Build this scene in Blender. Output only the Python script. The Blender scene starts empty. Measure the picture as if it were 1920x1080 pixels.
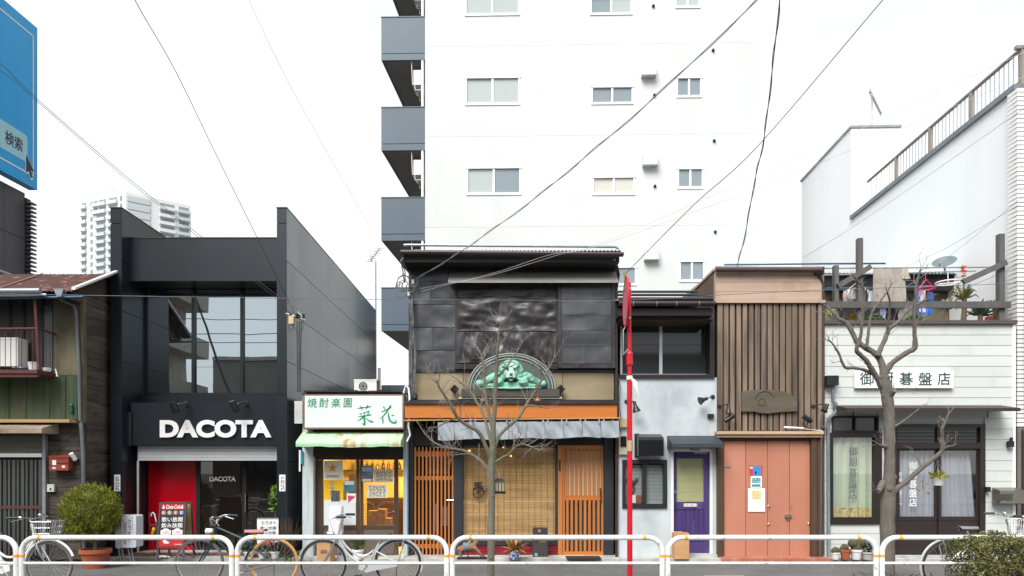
import bpy, math, random
from mathutils import Vector, Matrix, noise as mnoise

# ------------------------------------------------------------------ camera, sky, sun, exposure
scene = bpy.context.scene
COL = scene.collection
F, EYE = 1280.0, 1.6          # focal length in photo pixels, eye height in metres

cam_data = bpy.data.cameras.new('camera')
cam_data.sensor_width = 36.0
cam_data.lens = 36.0 * F / 1920.0
cam_data.shift_y = (879 - 540) / 1920.0
cam_data.clip_start, cam_data.clip_end = 0.1, 2000.0
cam = bpy.data.objects.new('camera', cam_data)
cam.location = (0, 0, EYE)
cam.rotation_euler = (math.radians(90), 0, 0)
COL.objects.link(cam)
scene.camera = cam

SUN_ELEV, SUN_AZ = math.radians(48), math.radians(206)   # azimuth from +Y, clockwise: behind the camera, to the left
world = bpy.data.worlds.new('World')
scene.world = world
world.use_nodes = True
wn, wl = world.node_tree.nodes, world.node_tree.links
bg = wn['Background']
sky = wn.new('ShaderNodeTexSky')
sky.sky_type = 'NISHITA'
sky.sun_disc = False
sky.sun_elevation = SUN_ELEV
sky.sun_rotation = SUN_AZ
sky.air_density = 1.0
sky.dust_density = 3.0
wtc = wn.new('ShaderNodeTexCoord')
wmap = wn.new('ShaderNodeMapping'); wmap.inputs['Scale'].default_value = (1.5, 1.5, 4.0)
wno = wn.new('ShaderNodeTexNoise'); wno.inputs['Scale'].default_value = 1.6; wno.inputs['Detail'].default_value = 5
wramp = wn.new('ShaderNodeValToRGB')
wramp.color_ramp.elements[0].position = 0.36; wramp.color_ramp.elements[0].color = (5.7, 5.8, 5.82, 1)
wramp.color_ramp.elements[1].position = 0.64; wramp.color_ramp.elements[1].color = (6.7, 6.75, 6.75, 1)
wmix = wn.new('ShaderNodeMix'); wmix.data_type = 'RGBA'
wmix.inputs[0].default_value = 0.9                       # nine tenths cloud over the clear sky
wl.new(wtc.outputs['Generated'], wmap.inputs['Vector']); wl.new(wmap.outputs[0], wno.inputs['Vector'])
wl.new(wno.outputs['Fac'], wramp.inputs['Fac'])
wl.new(sky.outputs[0], wmix.inputs[6]); wl.new(wramp.outputs[0], wmix.inputs[7])
wl.new(wmix.outputs[2], bg.inputs['Color'])
bg.inputs['Strength'].default_value = 0.053

sun_data = bpy.data.lights.new('sun', 'SUN')
sun_data.energy, sun_data.angle, sun_data.color = 1.5, math.radians(36), (1.0, 0.98, 0.95)
sun = bpy.data.objects.new('sun', sun_data)
sd = Vector((math.sin(SUN_AZ) * math.cos(SUN_ELEV), math.cos(SUN_AZ) * math.cos(SUN_ELEV), math.sin(SUN_ELEV)))
sun.rotation_euler = sd.to_track_quat('Z', 'Y').to_euler()
sun.location = sd * 40
COL.objects.link(sun)

vs = scene.view_settings
vs.view_transform, vs.look, vs.gamma, vs.exposure = 'Standard', 'None', 1.0, 1.82
vs.use_curve_mapping = False
scene.cycles.use_denoising = True
scene.cycles.max_bounces = 8
scene.cycles.transparent_max_bounces = 12
scene.cycles.sample_clamp_indirect = 6.0

R = random.Random(11)

# ------------------------------------------------------------------ helpers
def P(x, y, Y):                      # photo pixel and depth -> world point
    return Vector(((x - 960) * Y / F, Y, EYE - (y - 879) * Y / F))
def PX(x, Y): return (x - 960) * Y / F
def PZ(y, Y): return EYE - (y - 879) * Y / F

def lin(v):
    v /= 255.0
    return v / 12.92 if v <= 0.04045 else ((v + 0.055) / 1.055) ** 2.4
def c(r, g, b, k=0.86): return (lin(r) * k, lin(g) * k, lin(b) * k)

WL = {}
def tags(o, label=None, cat=None, group=None, kind=None):
    if label: o['label'] = label
    if cat: o['category'] = cat
    if group: o['group'] = group
    if kind: o['kind'] = kind
    return o
def root(name, label, cat, loc, group=None, kind=None):
    o = bpy.data.objects.new(name, None)
    o.empty_display_size = 0.1
    o.location = loc
    COL.objects.link(o)
    WL[o.name] = Vector(loc)
    return tags(o, label, cat, group, kind)
def link(o, origin, parent):
    COL.objects.link(o)
    origin = Vector(origin)
    if parent is not None:
        o.parent = parent
        o.location = origin - WL[parent.name]
    else:
        o.location = origin
    WL[o.name] = origin
    return o

class MB:
    def __init__(s, M=None):
        s.v, s.f, s.M = [], [], M
    def add(s, pts, faces):
        b = len(s.v)
        if s.M is not None: pts = [s.M @ Vector(p) for p in pts]
        s.v.extend([Vector(p) for p in pts])
        s.f.extend([tuple(b + i for i in fc) for fc in faces])
        return s
    def box(s, a, b):
        (x0, y0, z0), (x1, y1, z1) = a, b
        x0, x1 = min(x0, x1), max(x0, x1); y0, y1 = min(y0, y1), max(y0, y1); z0, z1 = min(z0, z1), max(z0, z1)
        return s.add([(x0,y0,z0),(x1,y0,z0),(x1,y1,z0),(x0,y1,z0),(x0,y0,z1),(x1,y0,z1),(x1,y1,z1),(x0,y1,z1)],
                     [(0,3,2,1),(4,5,6,7),(0,1,5,4),(1,2,6,5),(2,3,7,6),(3,0,4,7)])
    def rect(s, x0, y0, x1, y1, Y, th=0.05):       # photo rectangle at depth Y, th metres thick to the back
        return s.box((PX(x0, Y), Y, PZ(y1, Y)), (PX(x1, Y), Y + th, PZ(y0, Y)))
    def tube(s, pts, r, n=8, cap=True):
        pts = [Vector(p) for p in pts]
        if not isinstance(r, (list, tuple)): r = [r] * len(pts)
        vs_, fs = [], []
        t0 = (pts[1] - pts[0]).normalized()
        up = Vector((0, 0, 1)) if abs(t0.z) < 0.9 else Vector((1, 0, 0))
        nx = t0.cross(up).normalized()
        for i, p in enumerate(pts):
            if i == 0: t = pts[1] - pts[0]
            elif i == len(pts) - 1: t = pts[-1] - pts[-2]
            else: t = (pts[i + 1] - p).normalized() + (p - pts[i - 1]).normalized()
            if t.length < 1e-9: t = t0
            t = t.normalized()
            nx = (nx - t * nx.dot(t))
            nx = nx.normalized() if nx.length > 1e-6 else t.orthogonal().normalized()
            ny = t.cross(nx)
            for k in range(n):
                a = 2 * math.pi * k / n
                vs_.append(p + nx * (math.cos(a) * r[i]) + ny * (math.sin(a) * r[i]))
        for i in range(len(pts) - 1):
            for k in range(n):
                k2 = (k + 1) % n
                fs.append((i*n+k, i*n+k2, (i+1)*n+k2, (i+1)*n+k))
        if cap:
            fs.append(tuple(range(n - 1, -1, -1))); fs.append(tuple((len(pts)-1)*n + k for k in range(n)))
        return s.add(vs_, fs)
    def lathe(s, ctr, prof, n=20, axis='Z'):
        vs_, fs = [], []
        for r_, z in prof:
            for k in range(n):
                a = 2 * math.pi * k / n
                q = (r_*math.cos(a), r_*math.sin(a), z)
                if axis == 'Y': q = (q[0], q[2], q[1])
                if axis == 'X': q = (q[2], q[0], q[1])
                vs_.append(Vector(ctr) + Vector(q))
        for i in range(len(prof) - 1):
            for k in range(n):
                k2 = (k + 1) % n
                fs.append((i*n+k, i*n+k2, (i+1)*n+k2, (i+1)*n+k))
        fs.append(tuple(range(n - 1, -1, -1))); fs.append(tuple((len(prof)-1)*n + k for k in range(n)))
        return s.add(vs_, fs)
    def torus(s, ctr, Rr, r, axis='Y', n=32, m=6, a0=0, a1=2*math.pi):
        vs_, fs = [], []
        full = abs(a1 - a0 - 2*math.pi) < 1e-6
        cnt = n if full else n + 1
        for i in range(cnt):
            a = a0 + (a1 - a0) * i / n
            for k in range(m):
                b = 2*math.pi*k/m
                rr = Rr + r*math.cos(b); h = r*math.sin(b)
                q = {'Y': (rr*math.cos(a), h, rr*math.sin(a)), 'Z': (rr*math.cos(a), rr*math.sin(a), h), 'X': (h, rr*math.cos(a), rr*math.sin(a))}[axis]
                vs_.append(Vector(ctr) + Vector(q))
        for i in range(n if full else n):
            i2 = (i + 1) % cnt
            for k in range(m):
                k2 = (k+1) % m
                fs.append((i*m+k, i2*m+k, i2*m+k2, i*m+k2))
        return s.add(vs_, fs)
    def prism(s, poly, vec):
        n = len(poly); vec = Vector(vec)
        pts = [Vector(p) for p in poly] + [Vector(p) + vec for p in poly]
        return s.add(pts, [tuple(range(n-1,-1,-1)), tuple(range(n, 2*n))] + [(i, (i+1)%n, n+(i+1)%n, n+i) for i in range(n)])
    def sphere(s, ctr, rad, nu=12, nv=8):
        if not isinstance(rad, (tuple, list)): rad = (rad,)*3
        vs_, fs = [], []
        for j in range(nv + 1):
            ph = math.pi * j / nv
            rr = max(math.sin(ph), 0.002)
            for i in range(nu):
                a = 2*math.pi*i/nu
                vs_.append(Vector(ctr) + Vector((rad[0]*rr*math.cos(a), rad[1]*rr*math.sin(a), rad[2]*math.cos(ph))))
        for j in range(nv):
            for i in range(nu):
                i2 = (i+1) % nu
                fs.append((j*nu+i, (j+1)*nu+i, (j+1)*nu+i2, j*nu+i2))
        return s.add(vs_, fs)
    def grid(s, fn, nu, nv):
        vs_ = [Vector(fn(i / nu, j / nv)) for j in range(nv + 1) for i in range(nu + 1)]
        fs = [(j*(nu+1)+i, j*(nu+1)+i+1, (j+1)*(nu+1)+i+1, (j+1)*(nu+1)+i) for j in range(nv) for i in range(nu)]
        return s.add(vs_, fs)
    def build(s, name, mat, parent=None, smooth=False, label=None, cat=None, group=None, kind=None):
        me = bpy.data.meshes.new(name)
        lo = Vector([min(p[i] for p in s.v) for i in range(3)]); hi = Vector([max(p[i] for p in s.v) for i in range(3)])
        org = Vector(((lo.x+hi.x)/2, (lo.y+hi.y)/2, lo.z))
        me.from_pydata([p - org for p in s.v], [], s.f)
        me.materials.append(mat)
        if smooth:
            me.polygons.foreach_set('use_smooth', [True]*len(me.polygons))
            try: me.set_sharp_from_angle(angle=math.radians(40))
            except Exception: pass
        me.update()
        o = bpy.data.objects.new(name, me)
        link(o, org, parent)
        return tags(o, label, cat, group, kind)

_cache = {}
def pbox(name, mat, parent, a, b, rot=None):       # box piece; alike pieces share one mesh
    lo = Vector([min(a[i], b[i]) for i in range(3)]); hi = Vector([max(a[i], b[i]) for i in range(3)])
    d = hi - lo
    key = (round(d.x, 3), round(d.y, 3), round(d.z, 3), mat.name)
    me = _cache.get(key)
    if me is None:
        x, y, z = d/2
        me = bpy.data.meshes.new(name)
        me.from_pydata([(-x,-y,-z),(x,-y,-z),(x,y,-z),(-x,y,-z),(-x,-y,z),(x,-y,z),(x,y,z),(-x,y,z)], [],
                       [(0,3,2,1),(4,5,6,7),(0,1,5,4),(1,2,6,5),(2,3,7,6),(3,0,4,7)])
        me.materials.append(mat); me.update()
        _cache[key] = me
    o = bpy.data.objects.new(name, me)
    link(o, (lo + hi)/2, parent)
    if rot: o.rotation_euler = rot
    return o
def prect(name, mat, parent, x0, y0, x1, y1, Y, th=0.05, rot=None):
    return pbox(name, mat, parent, (PX(x0, Y), Y, PZ(y1, Y)), (PX(x1, Y), Y + th, PZ(y0, Y)), rot)

_vl = bpy.context.view_layer
_tc = {}
def text_on(M, name, s, u0, v0, u1, v1, mat, parent, th=0.003, off=0.0, vertical=False, shear=0.0, spacing=1.0, **kw):
    """lettering in the plane of M (local x right, y up, z towards the reader), fitted to the rectangle"""
    key = (s, off, vertical, shear, spacing)
    if key not in _tc:
        cu = bpy.data.curves.new('lettering', 'FONT')
        cu.body = '\n'.join(s) if vertical else s
        cu.align_x = 'CENTER' if vertical else 'LEFT'
        cu.offset = off; cu.shear = shear; cu.space_character = spacing
        cu.resolution_u = 8 if s.isascii() else 3
        cu.extrude = 0.05
        to = bpy.data.objects.new('lettering_tmp', cu)
        COL.objects.link(to); _vl.update()
        me = bpy.data.meshes.new_from_object(to.evaluated_get(bpy.context.evaluated_depsgraph_get()))
        _tc[key] = ([v.co.copy() for v in me.vertices], [tuple(p.vertices) for p in me.polygons])
        bpy.data.objects.remove(to); bpy.data.curves.remove(cu); bpy.data.meshes.remove(me)
    vv, ff = _tc[key]
    lx, hx = min(p.x for p in vv), max(p.x for p in vv); ly, hy = min(p.y for p in vv), max(p.y for p in vv)
    if len(s) == 1:        # thin glyphs keep their shape
        kx, ky = (u1-u0)/(hx-lx), (v1-v0)/(hy-ly)
        if kx > 2*ky: m_ = (u0+u1)/2; w_ = (hx-lx)*ky/2; u0, u1 = m_-w_, m_+w_
        elif ky > 2*kx: m_ = (v0+v1)/2; w_ = (hy-ly)*kx/2; v0, v1 = m_-w_, m_+w_
    mb = MB(M)
    mb.add([(u0 + (p.x-lx)/(hx-lx)*(u1-u0), v0 + (p.y-ly)/(hy-ly)*(v1-v0), (p.z/0.1 + 0.5)*th) for p in vv], ff)
    return mb.build(name, mat, parent, **kw)
def front(Y):    # frame for a plane facing the camera at depth Y
    return Matrix(((1,0,0,0),(0,0,-1,Y),(0,1,0,0),(0,0,0,1)))
def text(name, s, x0, y0, x1, y1, Y, mat, parent, **kw):
    return text_on(front(Y), name, s, PX(x0, Y), PZ(y1, Y), PX(x1, Y), PZ(y0, Y), mat, parent, **kw)
def scribble(name, x0, y0, x1, y1, Y, rows, mat, parent, seed=1, w=0.6, vertical=False):
    """rows of illegible handwriting: short strokes"""
    rr = random.Random(seed); mb = MB()
    for r_ in range(rows):
        n = int((y1-y0 if vertical else x1-x0) / ((x1-x0 if vertical else y1-y0) / rows) * 0.9)
        for k in range(max(2, n)):
            for q in range(4):
                if vertical:
                    cx = x0 + (r_ + rr.uniform(.2,.8))*(x1-x0)/rows; cy = y0 + (k + rr.uniform(.15,.85))*(y1-y0)/n
                    L = (x1-x0)/rows*.38
                else:
                    cx = x0 + (k + rr.uniform(.15,.85))*(x1-x0)/max(2,n); cy = y0 + (r_ + rr.uniform(.2,.8))*(y1-y0)/rows
                    L = (y1-y0)/rows*.38
                a = rr.choice([0, .1, 1.5, 1.2, -.8, 2.2])
                dx, dy = math.cos(a)*L, math.sin(a)*L
                nx, ny = -math.sin(a)*w/2, math.cos(a)*w/2
                mb.add([P(cx-dx-nx, cy-dy-ny, Y), P(cx+dx-nx, cy+dy-ny, Y), P(cx+dx+nx, cy+dy+ny, Y), P(cx-dx+nx, cy-dy+ny, Y)], [(0,1,2,3)])
    return mb.build(name, mat, parent)

# ------------------------------------------------------------------ materials
def mat(name, col, col2=None, rough=0.6, metal=0.0, scale=(3,3,3), var=0.12, bump=0.0, bscale=(40,40,40), rnd=0.0,
        dirt=None, spec=0.5, coat=0.0, emit=0.0, detail=5, lo=0.35, hi=0.68):
    m = bpy.data.materials.new(name); m.use_nodes = True
    N, L = m.node_tree.nodes, m.node_tree.links
    b = N['Principled BSDF']
    tc = N.new('ShaderNodeTexCoord'); oi = N.new('ShaderNodeObjectInfo')
    mul = N.new('ShaderNodeMath'); mul.operation = 'MULTIPLY'; mul.inputs[1].default_value = 57.0
    L.new(oi.outputs['Random'], mul.inputs[0])
    ad = N.new('ShaderNodeVectorMath'); ad.operation = 'ADD'
    L.new(tc.outputs['Object'], ad.inputs[0]); L.new(mul.outputs[0], ad.inputs[1])
    def noise_(sc, dt, dist=0.0):
        mp = N.new('ShaderNodeMapping'); mp.inputs['Scale'].default_value = sc
        L.new(ad.outputs[0], mp.inputs['Vector'])
        no = N.new('ShaderNodeTexNoise'); no.inputs['Scale'].default_value = 1.0; no.inputs['Detail'].default_value = dt
        no.inputs['Distortion'].default_value = dist
        L.new(mp.outputs[0], no.inputs['Vector'])
        return no
    n1 = noise_(scale, detail)
    rp = N.new('ShaderNodeValToRGB')
    ca = tuple(v*(1-var) for v in col); cb = tuple(min(1, v*(1+var)) for v in col) if col2 is None else col2
    rp.color_ramp.elements[0].position, rp.color_ramp.elements[1].position = lo, hi
    rp.color_ramp.elements[0].color = (*ca, 1); rp.color_ramp.elements[1].color = (*cb, 1)
    L.new(n1.outputs['Fac'], rp.inputs['Fac'])
    out = rp.outputs['Color']
    if dirt:
        dcol, amt, dsc, d0, d1 = dirt
        n2 = noise_(dsc, 6, 0.4)
        mr = N.new('ShaderNodeMapRange'); mr.inputs[1].default_value, mr.inputs[2].default_value = d0, d1
        mr.inputs[3].default_value, mr.inputs[4].default_value = 0.0, amt
        L.new(n2.outputs['Fac'], mr.inputs[0])
        mx = N.new('ShaderNodeMix'); mx.data_type = 'RGBA'
        L.new(mr.outputs[0], mx.inputs[0]); L.new(out, mx.inputs[6]); mx.inputs[7].default_value = (*dcol, 1)
        out = mx.outputs[2]
    if rnd:
        mr = N.new('ShaderNodeMapRange'); mr.inputs[3].default_value, mr.inputs[4].default_value = 1-rnd, 1+rnd
        L.new(oi.outputs['Random'], mr.inputs[0])
        hs = N.new('ShaderNodeHueSaturation'); L.new(mr.outputs[0], hs.inputs['Value']); L.new(out, hs.inputs['Color'])
        out = hs.outputs[0]
    L.new(out, b.inputs['Base Color'])
    b.inputs['Roughness'].default_value = rough; b.inputs['Metallic'].default_value = metal
    b.inputs['Specular IOR Level'].default_value = spec
    if coat: b.inputs['Coat Weight'].default_value = coat; b.inputs['Coat Roughness'].default_value = 0.08
    if emit:
        L.new(out, b.inputs['Emission Color']); b.inputs['Emission Strength'].default_value = emit
    if bump:
        n3 = noise_(bscale, 4)
        bp = N.new('ShaderNodeBump'); bp.inputs['Strength'].default_value = bump; bp.inputs['Distance'].default_value = 0.02
        L.new(n3.outputs['Fac'], bp.inputs['Height']); L.new(bp.outputs[0], b.inputs['Normal'])
    return m

def glass(name, tint, refl, rough=0.01, opaque=None, wav=0.0, refl_col=(1,1,1)):
    """window pane: opaque None = see-through with a mirror share, else dark body with a mirror share"""
    m = bpy.data.materials.new(name); m.use_nodes = True
    N, L = m.node_tree.nodes, m.node_tree.links
    N.remove(N['Principled BSDF']); out = N['Material Output']
    if opaque is None:
        a = N.new('ShaderNodeBsdfTransparent'); a.inputs[0].default_value = (*tint, 1)
    else:
        a = N.new('ShaderNodeBsdfDiffuse'); a.inputs[0].default_value = (*opaque, 1)
    g = N.new('ShaderNodeBsdfGlossy'); g.inputs['Roughness'].default_value = rough; g.inputs[0].default_value = (*refl_col, 1)
    lw = N.new('ShaderNodeLayerWeight'); lw.inputs[0].default_value = 0.5
    pw = N.new('ShaderNodeMath'); pw.operation = 'POWER'; pw.inputs[1].default_value = 5.0
    L.new(lw.outputs['Facing'], pw.inputs[0])
    ad = N.new('ShaderNodeMath'); ad.operation = 'ADD'; ad.use_clamp = True; ad.inputs[1].default_value = refl + 0.04
    L.new(pw.outputs[0], ad.inputs[0])
    mx = N.new('ShaderNodeMixShader')
    L.new(ad.outputs[0], mx.inputs[0]); L.new(a.outputs[0], mx.inputs[1]); L.new(g.outputs[0], mx.inputs[2])
    if wav:
        tc = N.new('ShaderNodeTexCoord'); no = N.new('ShaderNodeTexNoise'); no.inputs['Scale'].default_value = 1.3; no.inputs['Detail'].default_value = 1
        bp = N.new('ShaderNodeBump'); bp.inputs['Strength'].default_value = wav; bp.inputs['Distance'].default_value = 0.05
        L.new(tc.outputs['Object'], no.inputs['Vector']); L.new(no.outputs['Fac'], bp.inputs['Height']); L.new(bp.outputs[0], g.inputs['Normal'])
    L.new(mx.outputs[0], out.inputs['Surface'])
    return m

V = lambda *a: Vector(a)
m_asphalt   = mat('asphalt', (0.12,0.12,0.122), rough=0.9, scale=(1.2,1.2,1.2), var=0.16, bump=0.5, bscale=(160,160,160), dirt=((0.17,0.165,0.155),0.5,(5,5,5),0.5,0.72))
m_road      = mat('road_asphalt', (0.06,0.06,0.062), rough=0.9, scale=(0.7,0.7,0.7), var=0.2, bump=0.5, bscale=(120,120,120))
m_concrete  = mat('concrete', (0.42,0.42,0.40), rough=0.85, scale=(4,4,4), var=0.2, bump=0.25, bscale=(60,60,60), dirt=((0.18,0.17,0.15),0.7,(3,3,6),0.5,0.75))
m_white_wall= mat('white_render', (0.565,0.585,0.58), rough=0.7, scale=(0.5,0.5,0.5), var=0.03, dirt=((0.49,0.505,0.50),0.5,(1.6,1.6,0.10),0.5,0.8))
m_white     = mat('white_paint', (0.80,0.80,0.80), rough=0.4, var=0.03)
m_rail      = mat('rail_enamel', (0.76,0.77,0.77), rough=0.28, var=0.03, scale=(6,6,6), dirt=((0.34,0.28,0.22),0.7,(16,16,10),0.6,0.74))
m_orange_tp = mat('orange_tape', (0.85,0.36,0.02), rough=0.4, var=0.06)
m_black     = mat('black_paint', (0.014,0.015,0.017), rough=0.45, var=0.2)
m_blackmet  = mat('black_metal', (0.02,0.022,0.024), rough=0.4, metal=0.3, var=0.25, scale=(9,9,9))
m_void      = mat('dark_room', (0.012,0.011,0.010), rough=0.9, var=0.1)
m_steel     = mat('grey_steel', (0.34,0.37,0.39), rough=0.4, metal=0.5, var=0.12, scale=(8,8,8))
m_chrome    = mat('chrome', (0.72,0.73,0.74), rough=0.18, metal=0.9, var=0.05)
m_alu       = mat('aluminium', (0.62,0.64,0.65), rough=0.38, metal=0.4, var=0.06)
m_cable     = mat('cable_rubber', (0.06,0.064,0.066), rough=0.55, var=0.2)
m_cable_l   = mat('cable_grey', (0.22,0.24,0.25), rough=0.5, var=0.2)
# ------------------------------------------------------------------ the ground
MB().box((-400,-200,-0.30),(400,600,-0.16)).build('ground', m_road, kind='structure', label='dark ground stretching out beneath the street')
MB().box((-40,-7.6,-0.155),(40,7.55,-0.12)).build('road', m_road, kind='structure', label='dark asphalt road in front of the shops')
MB().box((-40,7.76,-0.155),(40,12.6,0.0)).build('pavement', m_asphalt, kind='structure', label='grey asphalt pavement before the shopfronts')
kb = root('kerb', 'row of concrete kerb stones along the pavement edge', None, (0,7.65,-0.12), kind='structure')
for i in range(24):
    x = -9.6 + i*0.8
    pbox('kerb_stone', m_concrete, kb, (x+0.004,7.55,-0.15), (x+0.796,7.757,0.012))
MB().box((-40,-11.0,-0.155),(40,-7.62,0.0)).build('pavement', m_asphalt, kind='structure', label='grey asphalt pavement across the street')
ap = root('threshold_slab', 'pale concrete strip along the foot of the shopfronts', None, (0,11.8,0), kind='structure')
for a, b in ((-9.9,-6.95),(-6.94,-3.72),(-3.70,-1.86),(-1.85,1.85),(1.86,3.57),(5.48,6.75),(6.76,9.2)):
    y0 = 11.66 if a > -3.8 else 11.78
    pbox('slab', m_concrete, ap, (a,y0,0.0), (b,12.3,0.055+0.01*R.random()))
m_salmon_floor = mat('salmon_step_paint', c(196,120,92,0.7), rough=0.8, var=0.2, dirt=((0.3,0.28,0.26),0.8,(6,6,6),0.5,0.7))
pbox('slab', m_salmon_floor, ap, (3.575,11.72,0.0), (5.475,12.3,0.06))
m_yellow_tile = mat('yellow_tactile', (0.62,0.42,0.06), rough=0.8, var=0.15)
tt = root('tactile_paving', 'worn yellow tactile paving strip on the asphalt', None, (2.9,10.2,0), kind='structure')
for i in range(2):
    pbox('tile', m_yellow_tile, tt, (2.85+i*0.3,9.88,0.002), (3.145+i*0.3,10.168,0.008))

# ------------------------------------------------------------------ old timber house at the far left
YH = 11.4
XH = -7.17
m_tan   = mat('tan_plaster', c(118,112,90), rough=0.9, scale=(2,2,2), var=0.2, bump=0.3, dirt=(c(72,72,56),0.85,(3,3,1.0),0.44,0.7))
m_moss  = mat('mossy_plaster', c(112,112,84), c(78,100,74), rough=0.9, scale=(3,3,1.0), var=0.3, bump=0.3, dirt=(c(48,78,58),0.85,(4,4,0.6),0.42,0.66))
m_clap  = mat('weathered_boards', c(92,84,76), c(58,52,47), rough=0.85, scale=(1.2,1.2,22), var=0.3, bump=0.4, bscale=(3,3,90), rnd=0.3, dirt=(c(36,32,29),0.8,(2,2,8),0.45,0.7))
m_clapd = mat('dark_weathered_boards', c(130,118,108), c(88,78,70), rough=0.9, scale=(1.2,1.2,22), var=0.3, bump=0.5, bscale=(3,3,80), rnd=0.3, dirt=(c(44,40,37),0.7,(2,2,8),0.45,0.7))
m_rust  = mat('rusty_roof_iron', c(104,58,50), c(70,46,42), rough=0.8, scale=(4,1.0,4), var=0.3, bump=0.2, dirt=(c(160,134,120),0.7,(9,0.5,9),0.58,0.72))
m_rustp = mat('rusty_red_paint', c(116,52,50), c(88,58,54), rough=0.7, scale=(9,9,9), var=0.3)
m_gate  = mat('grey_gate_strip', c(98,104,100), c(84,80,76), rough=0.55, metal=0.2, scale=(4,4,1), var=0.15, rnd=0.1)
m_shut  = mat('old_shutter', c(120,116,106), rough=0.6, var=0.12, scale=(3,3,3), metal=0.1, dirt=(c(90,82,70),0.6,(4,4,2),0.5,0.7))
m_wood_tan = mat('tan_board', c(176,150,108), rough=0.8, scale=(1,8,20), var=0.2)
m_terra = mat('terracotta', c(176,92,62), rough=0.8, scale=(6,6,6), var=0.15, dirt=(c(120,80,62),0.5,(5,5,5),0.5,0.7))
m_blue_pole = mat('blue_pole', c(52,96,132), rough=0.4, var=0.1)
m_redbox = mat('red_letterbox', c(150,66,46), rough=0.5, var=0.15, dirt=(c(80,45,38),0.6,(9,9,9),0.5,0.7))

h = root('timber_house', 'old timber house with rusty iron roof and mossy plaster wall', 'house', (-8.8,YH,0))
XLO = -10.6
b = MB(); b.box((XLO,YH+0.06,0.0),(XH-0.03,17.5,4.35)); b.build('core_wall', m_clapd, h)
# tan pilaster and mossy band
b = MB()
b.rect(100,548,153,703,YH,0.06); b.build('upper_wall', m_tan, h)
b = MB(); b.box((XLO,YH,PZ(790,YH)),(PX(153,YH),YH+0.06,PZ(703.5,YH))); b.build('mossy_band', m_moss, h)
for i in range(5):
    xx = [12,44,88,118,140][i]
    prect('wall_batten', m_moss, h, xx-4, 706, xx+4, 786, YH-0.018, 0.018)
m_pipe0 = mat('old_grey_pipe', c(104,108,112), rough=.6, var=.2, scale=(9,9,2))
m_screen = mat('dark_screen', c(62,64,64), rough=0.5, var=0.12, scale=(2,2,2))
w = MB(); w.box((XLO,YH+0.02,PZ(703,YH)),(PX(99.5,YH),YH+0.05,PZ(548,YH))); wo = w.build('window', m_screen, h)
for xx in (18,44,80): prect('window_post', m_black, wo, xx-2, 556, xx+2, 700, YH, 0.02)
prect('window_pane', glass('hazy_pane', (1,1,1), 0.12, rough=0.2, opaque=c(96,104,110)), wo, 83, 572, 98, 696, YH+0.005, 0.01)
# side clapboards, lapped, seen down the gap beside the black shopfront
zb = 0.05
while zb < 4.55:
    hgt = 0.165
    pbox('clapboard', m_clapd, h, (XH-0.03,YH+0.02,zb), (XH-0.006,16.2,zb+hgt), rot=(0, math.radians(14 + R.uniform(-3,3)), 0))
    zb += 0.148
# front clapboards right of the gate
y = 792
while y < 1046:
    prect('clapboard', m_clap, h, 86, y, 152, y+19, YH-0.008, 0.02, rot=(math.radians(R.uniform(-5,-2)),0,0))
    y += 17.0
prect('corner_board', m_tan, h, 150, 552, 156, 792, YH-0.01, 0.09)
prect('corner_board', m_clap, h, 151, 792, 157, 1046, YH-0.012, 0.09)
# tan board and hood over the shutter
prect('ledge_board', m_wood_tan, h, -60, 786, 130, 792, YH-0.22, 0.22)
b = MB(); Yh0, Yh1 = YH-0.42, YH
b.prism([P(-70,798,Yh1)+V(0,0,0.05), V(PX(-70,Yh1),Yh0,PZ(803,Yh0)), V(PX(-70,Yh1),Yh0,PZ(812,Yh0)), V(PX(-70,Yh1),Yh1,PZ(812,Yh0))], V(PX(78,Yh0)-PX(-70,Yh1),0,0))
b.build('shutter_hood', mat('hood_metal', c(168,150,132), rough=0.6, var=0.15, dirt=(c(110,80,62),0.6,(5,5,5),0.5,0.7)), h)
sh = MB(); sh.rect(-70,816,78,850,YH-0.05,0.02); so = sh.build('roller_shutter', m_shut, h)
for i in range(8):
    yy = 818+i*4
    prect('shutter_slat', m_shut, so, -70, yy, 78, yy+3.4, YH-0.062, 0.012)
prect('shutter_bar', m_white, so, -70, 850, 78, 857, YH-0.07, 0.05)
prect('guide_post', m_steel, h, 79, 812, 85, 1046, YH-0.07, 0.08)
gate = MB(); gate.rect(-70,858,78,1044,YH-0.01,0.02); go = gate.build('folding_gate', m_void, h)
for i in range(18):
    xx = -69+i*8.3
    prect('gate_strip', m_gate, go, xx, 862, xx+5.4, 1042, YH-0.045, 0.02, rot=(0,0,math.radians(24 if i%2 else -24)))
prect('gate_band', m_rustp, go, -70, 948, 78, 954, YH-0.052, 0.012)
# roof
Ye, Yr = YH-0.55, 12.0
ze, zr = PZ(546,Ye), 5.02
def roof_pt(u, v):
    X = XLO + u*(-6.95-XLO)
    Yy = Ye + v*(Yr-Ye)
    return (X, Yy, ze + v*(zr-ze) + 0.009*math.sin(X*2*math.pi/0.076))
b = MB(); b.grid(roof_pt, 288, 3)
rf = b.build('roof', m_rust, h, smooth=True)
b = MB(); b.grid(lambda u,v: (XLO+u*(-6.95-XLO), Yr+v*5.2, zr-v*1.4), 4, 2); b.build('rear_slope', m_rust, rf)
b = MB(); b.prism([(-6.99,Ye-0.02,ze+0.02),(-6.93,Ye-0.02,ze+0.02),(-6.93,Yr,zr+0.03),(-6.99,Yr,zr+0.03)], (0,0,0.035)); b.build('verge_flashing', m_white, rf)
b = MB(); b.prism([(XH-0.02,Ye+0.1,ze-0.06),(XH-0.02,YH+5,ze-0.06),(XH-0.02,Yr,zr-0.08)], (0.02,0,0)); b.build('gable_board', m_clapd, h)
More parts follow.
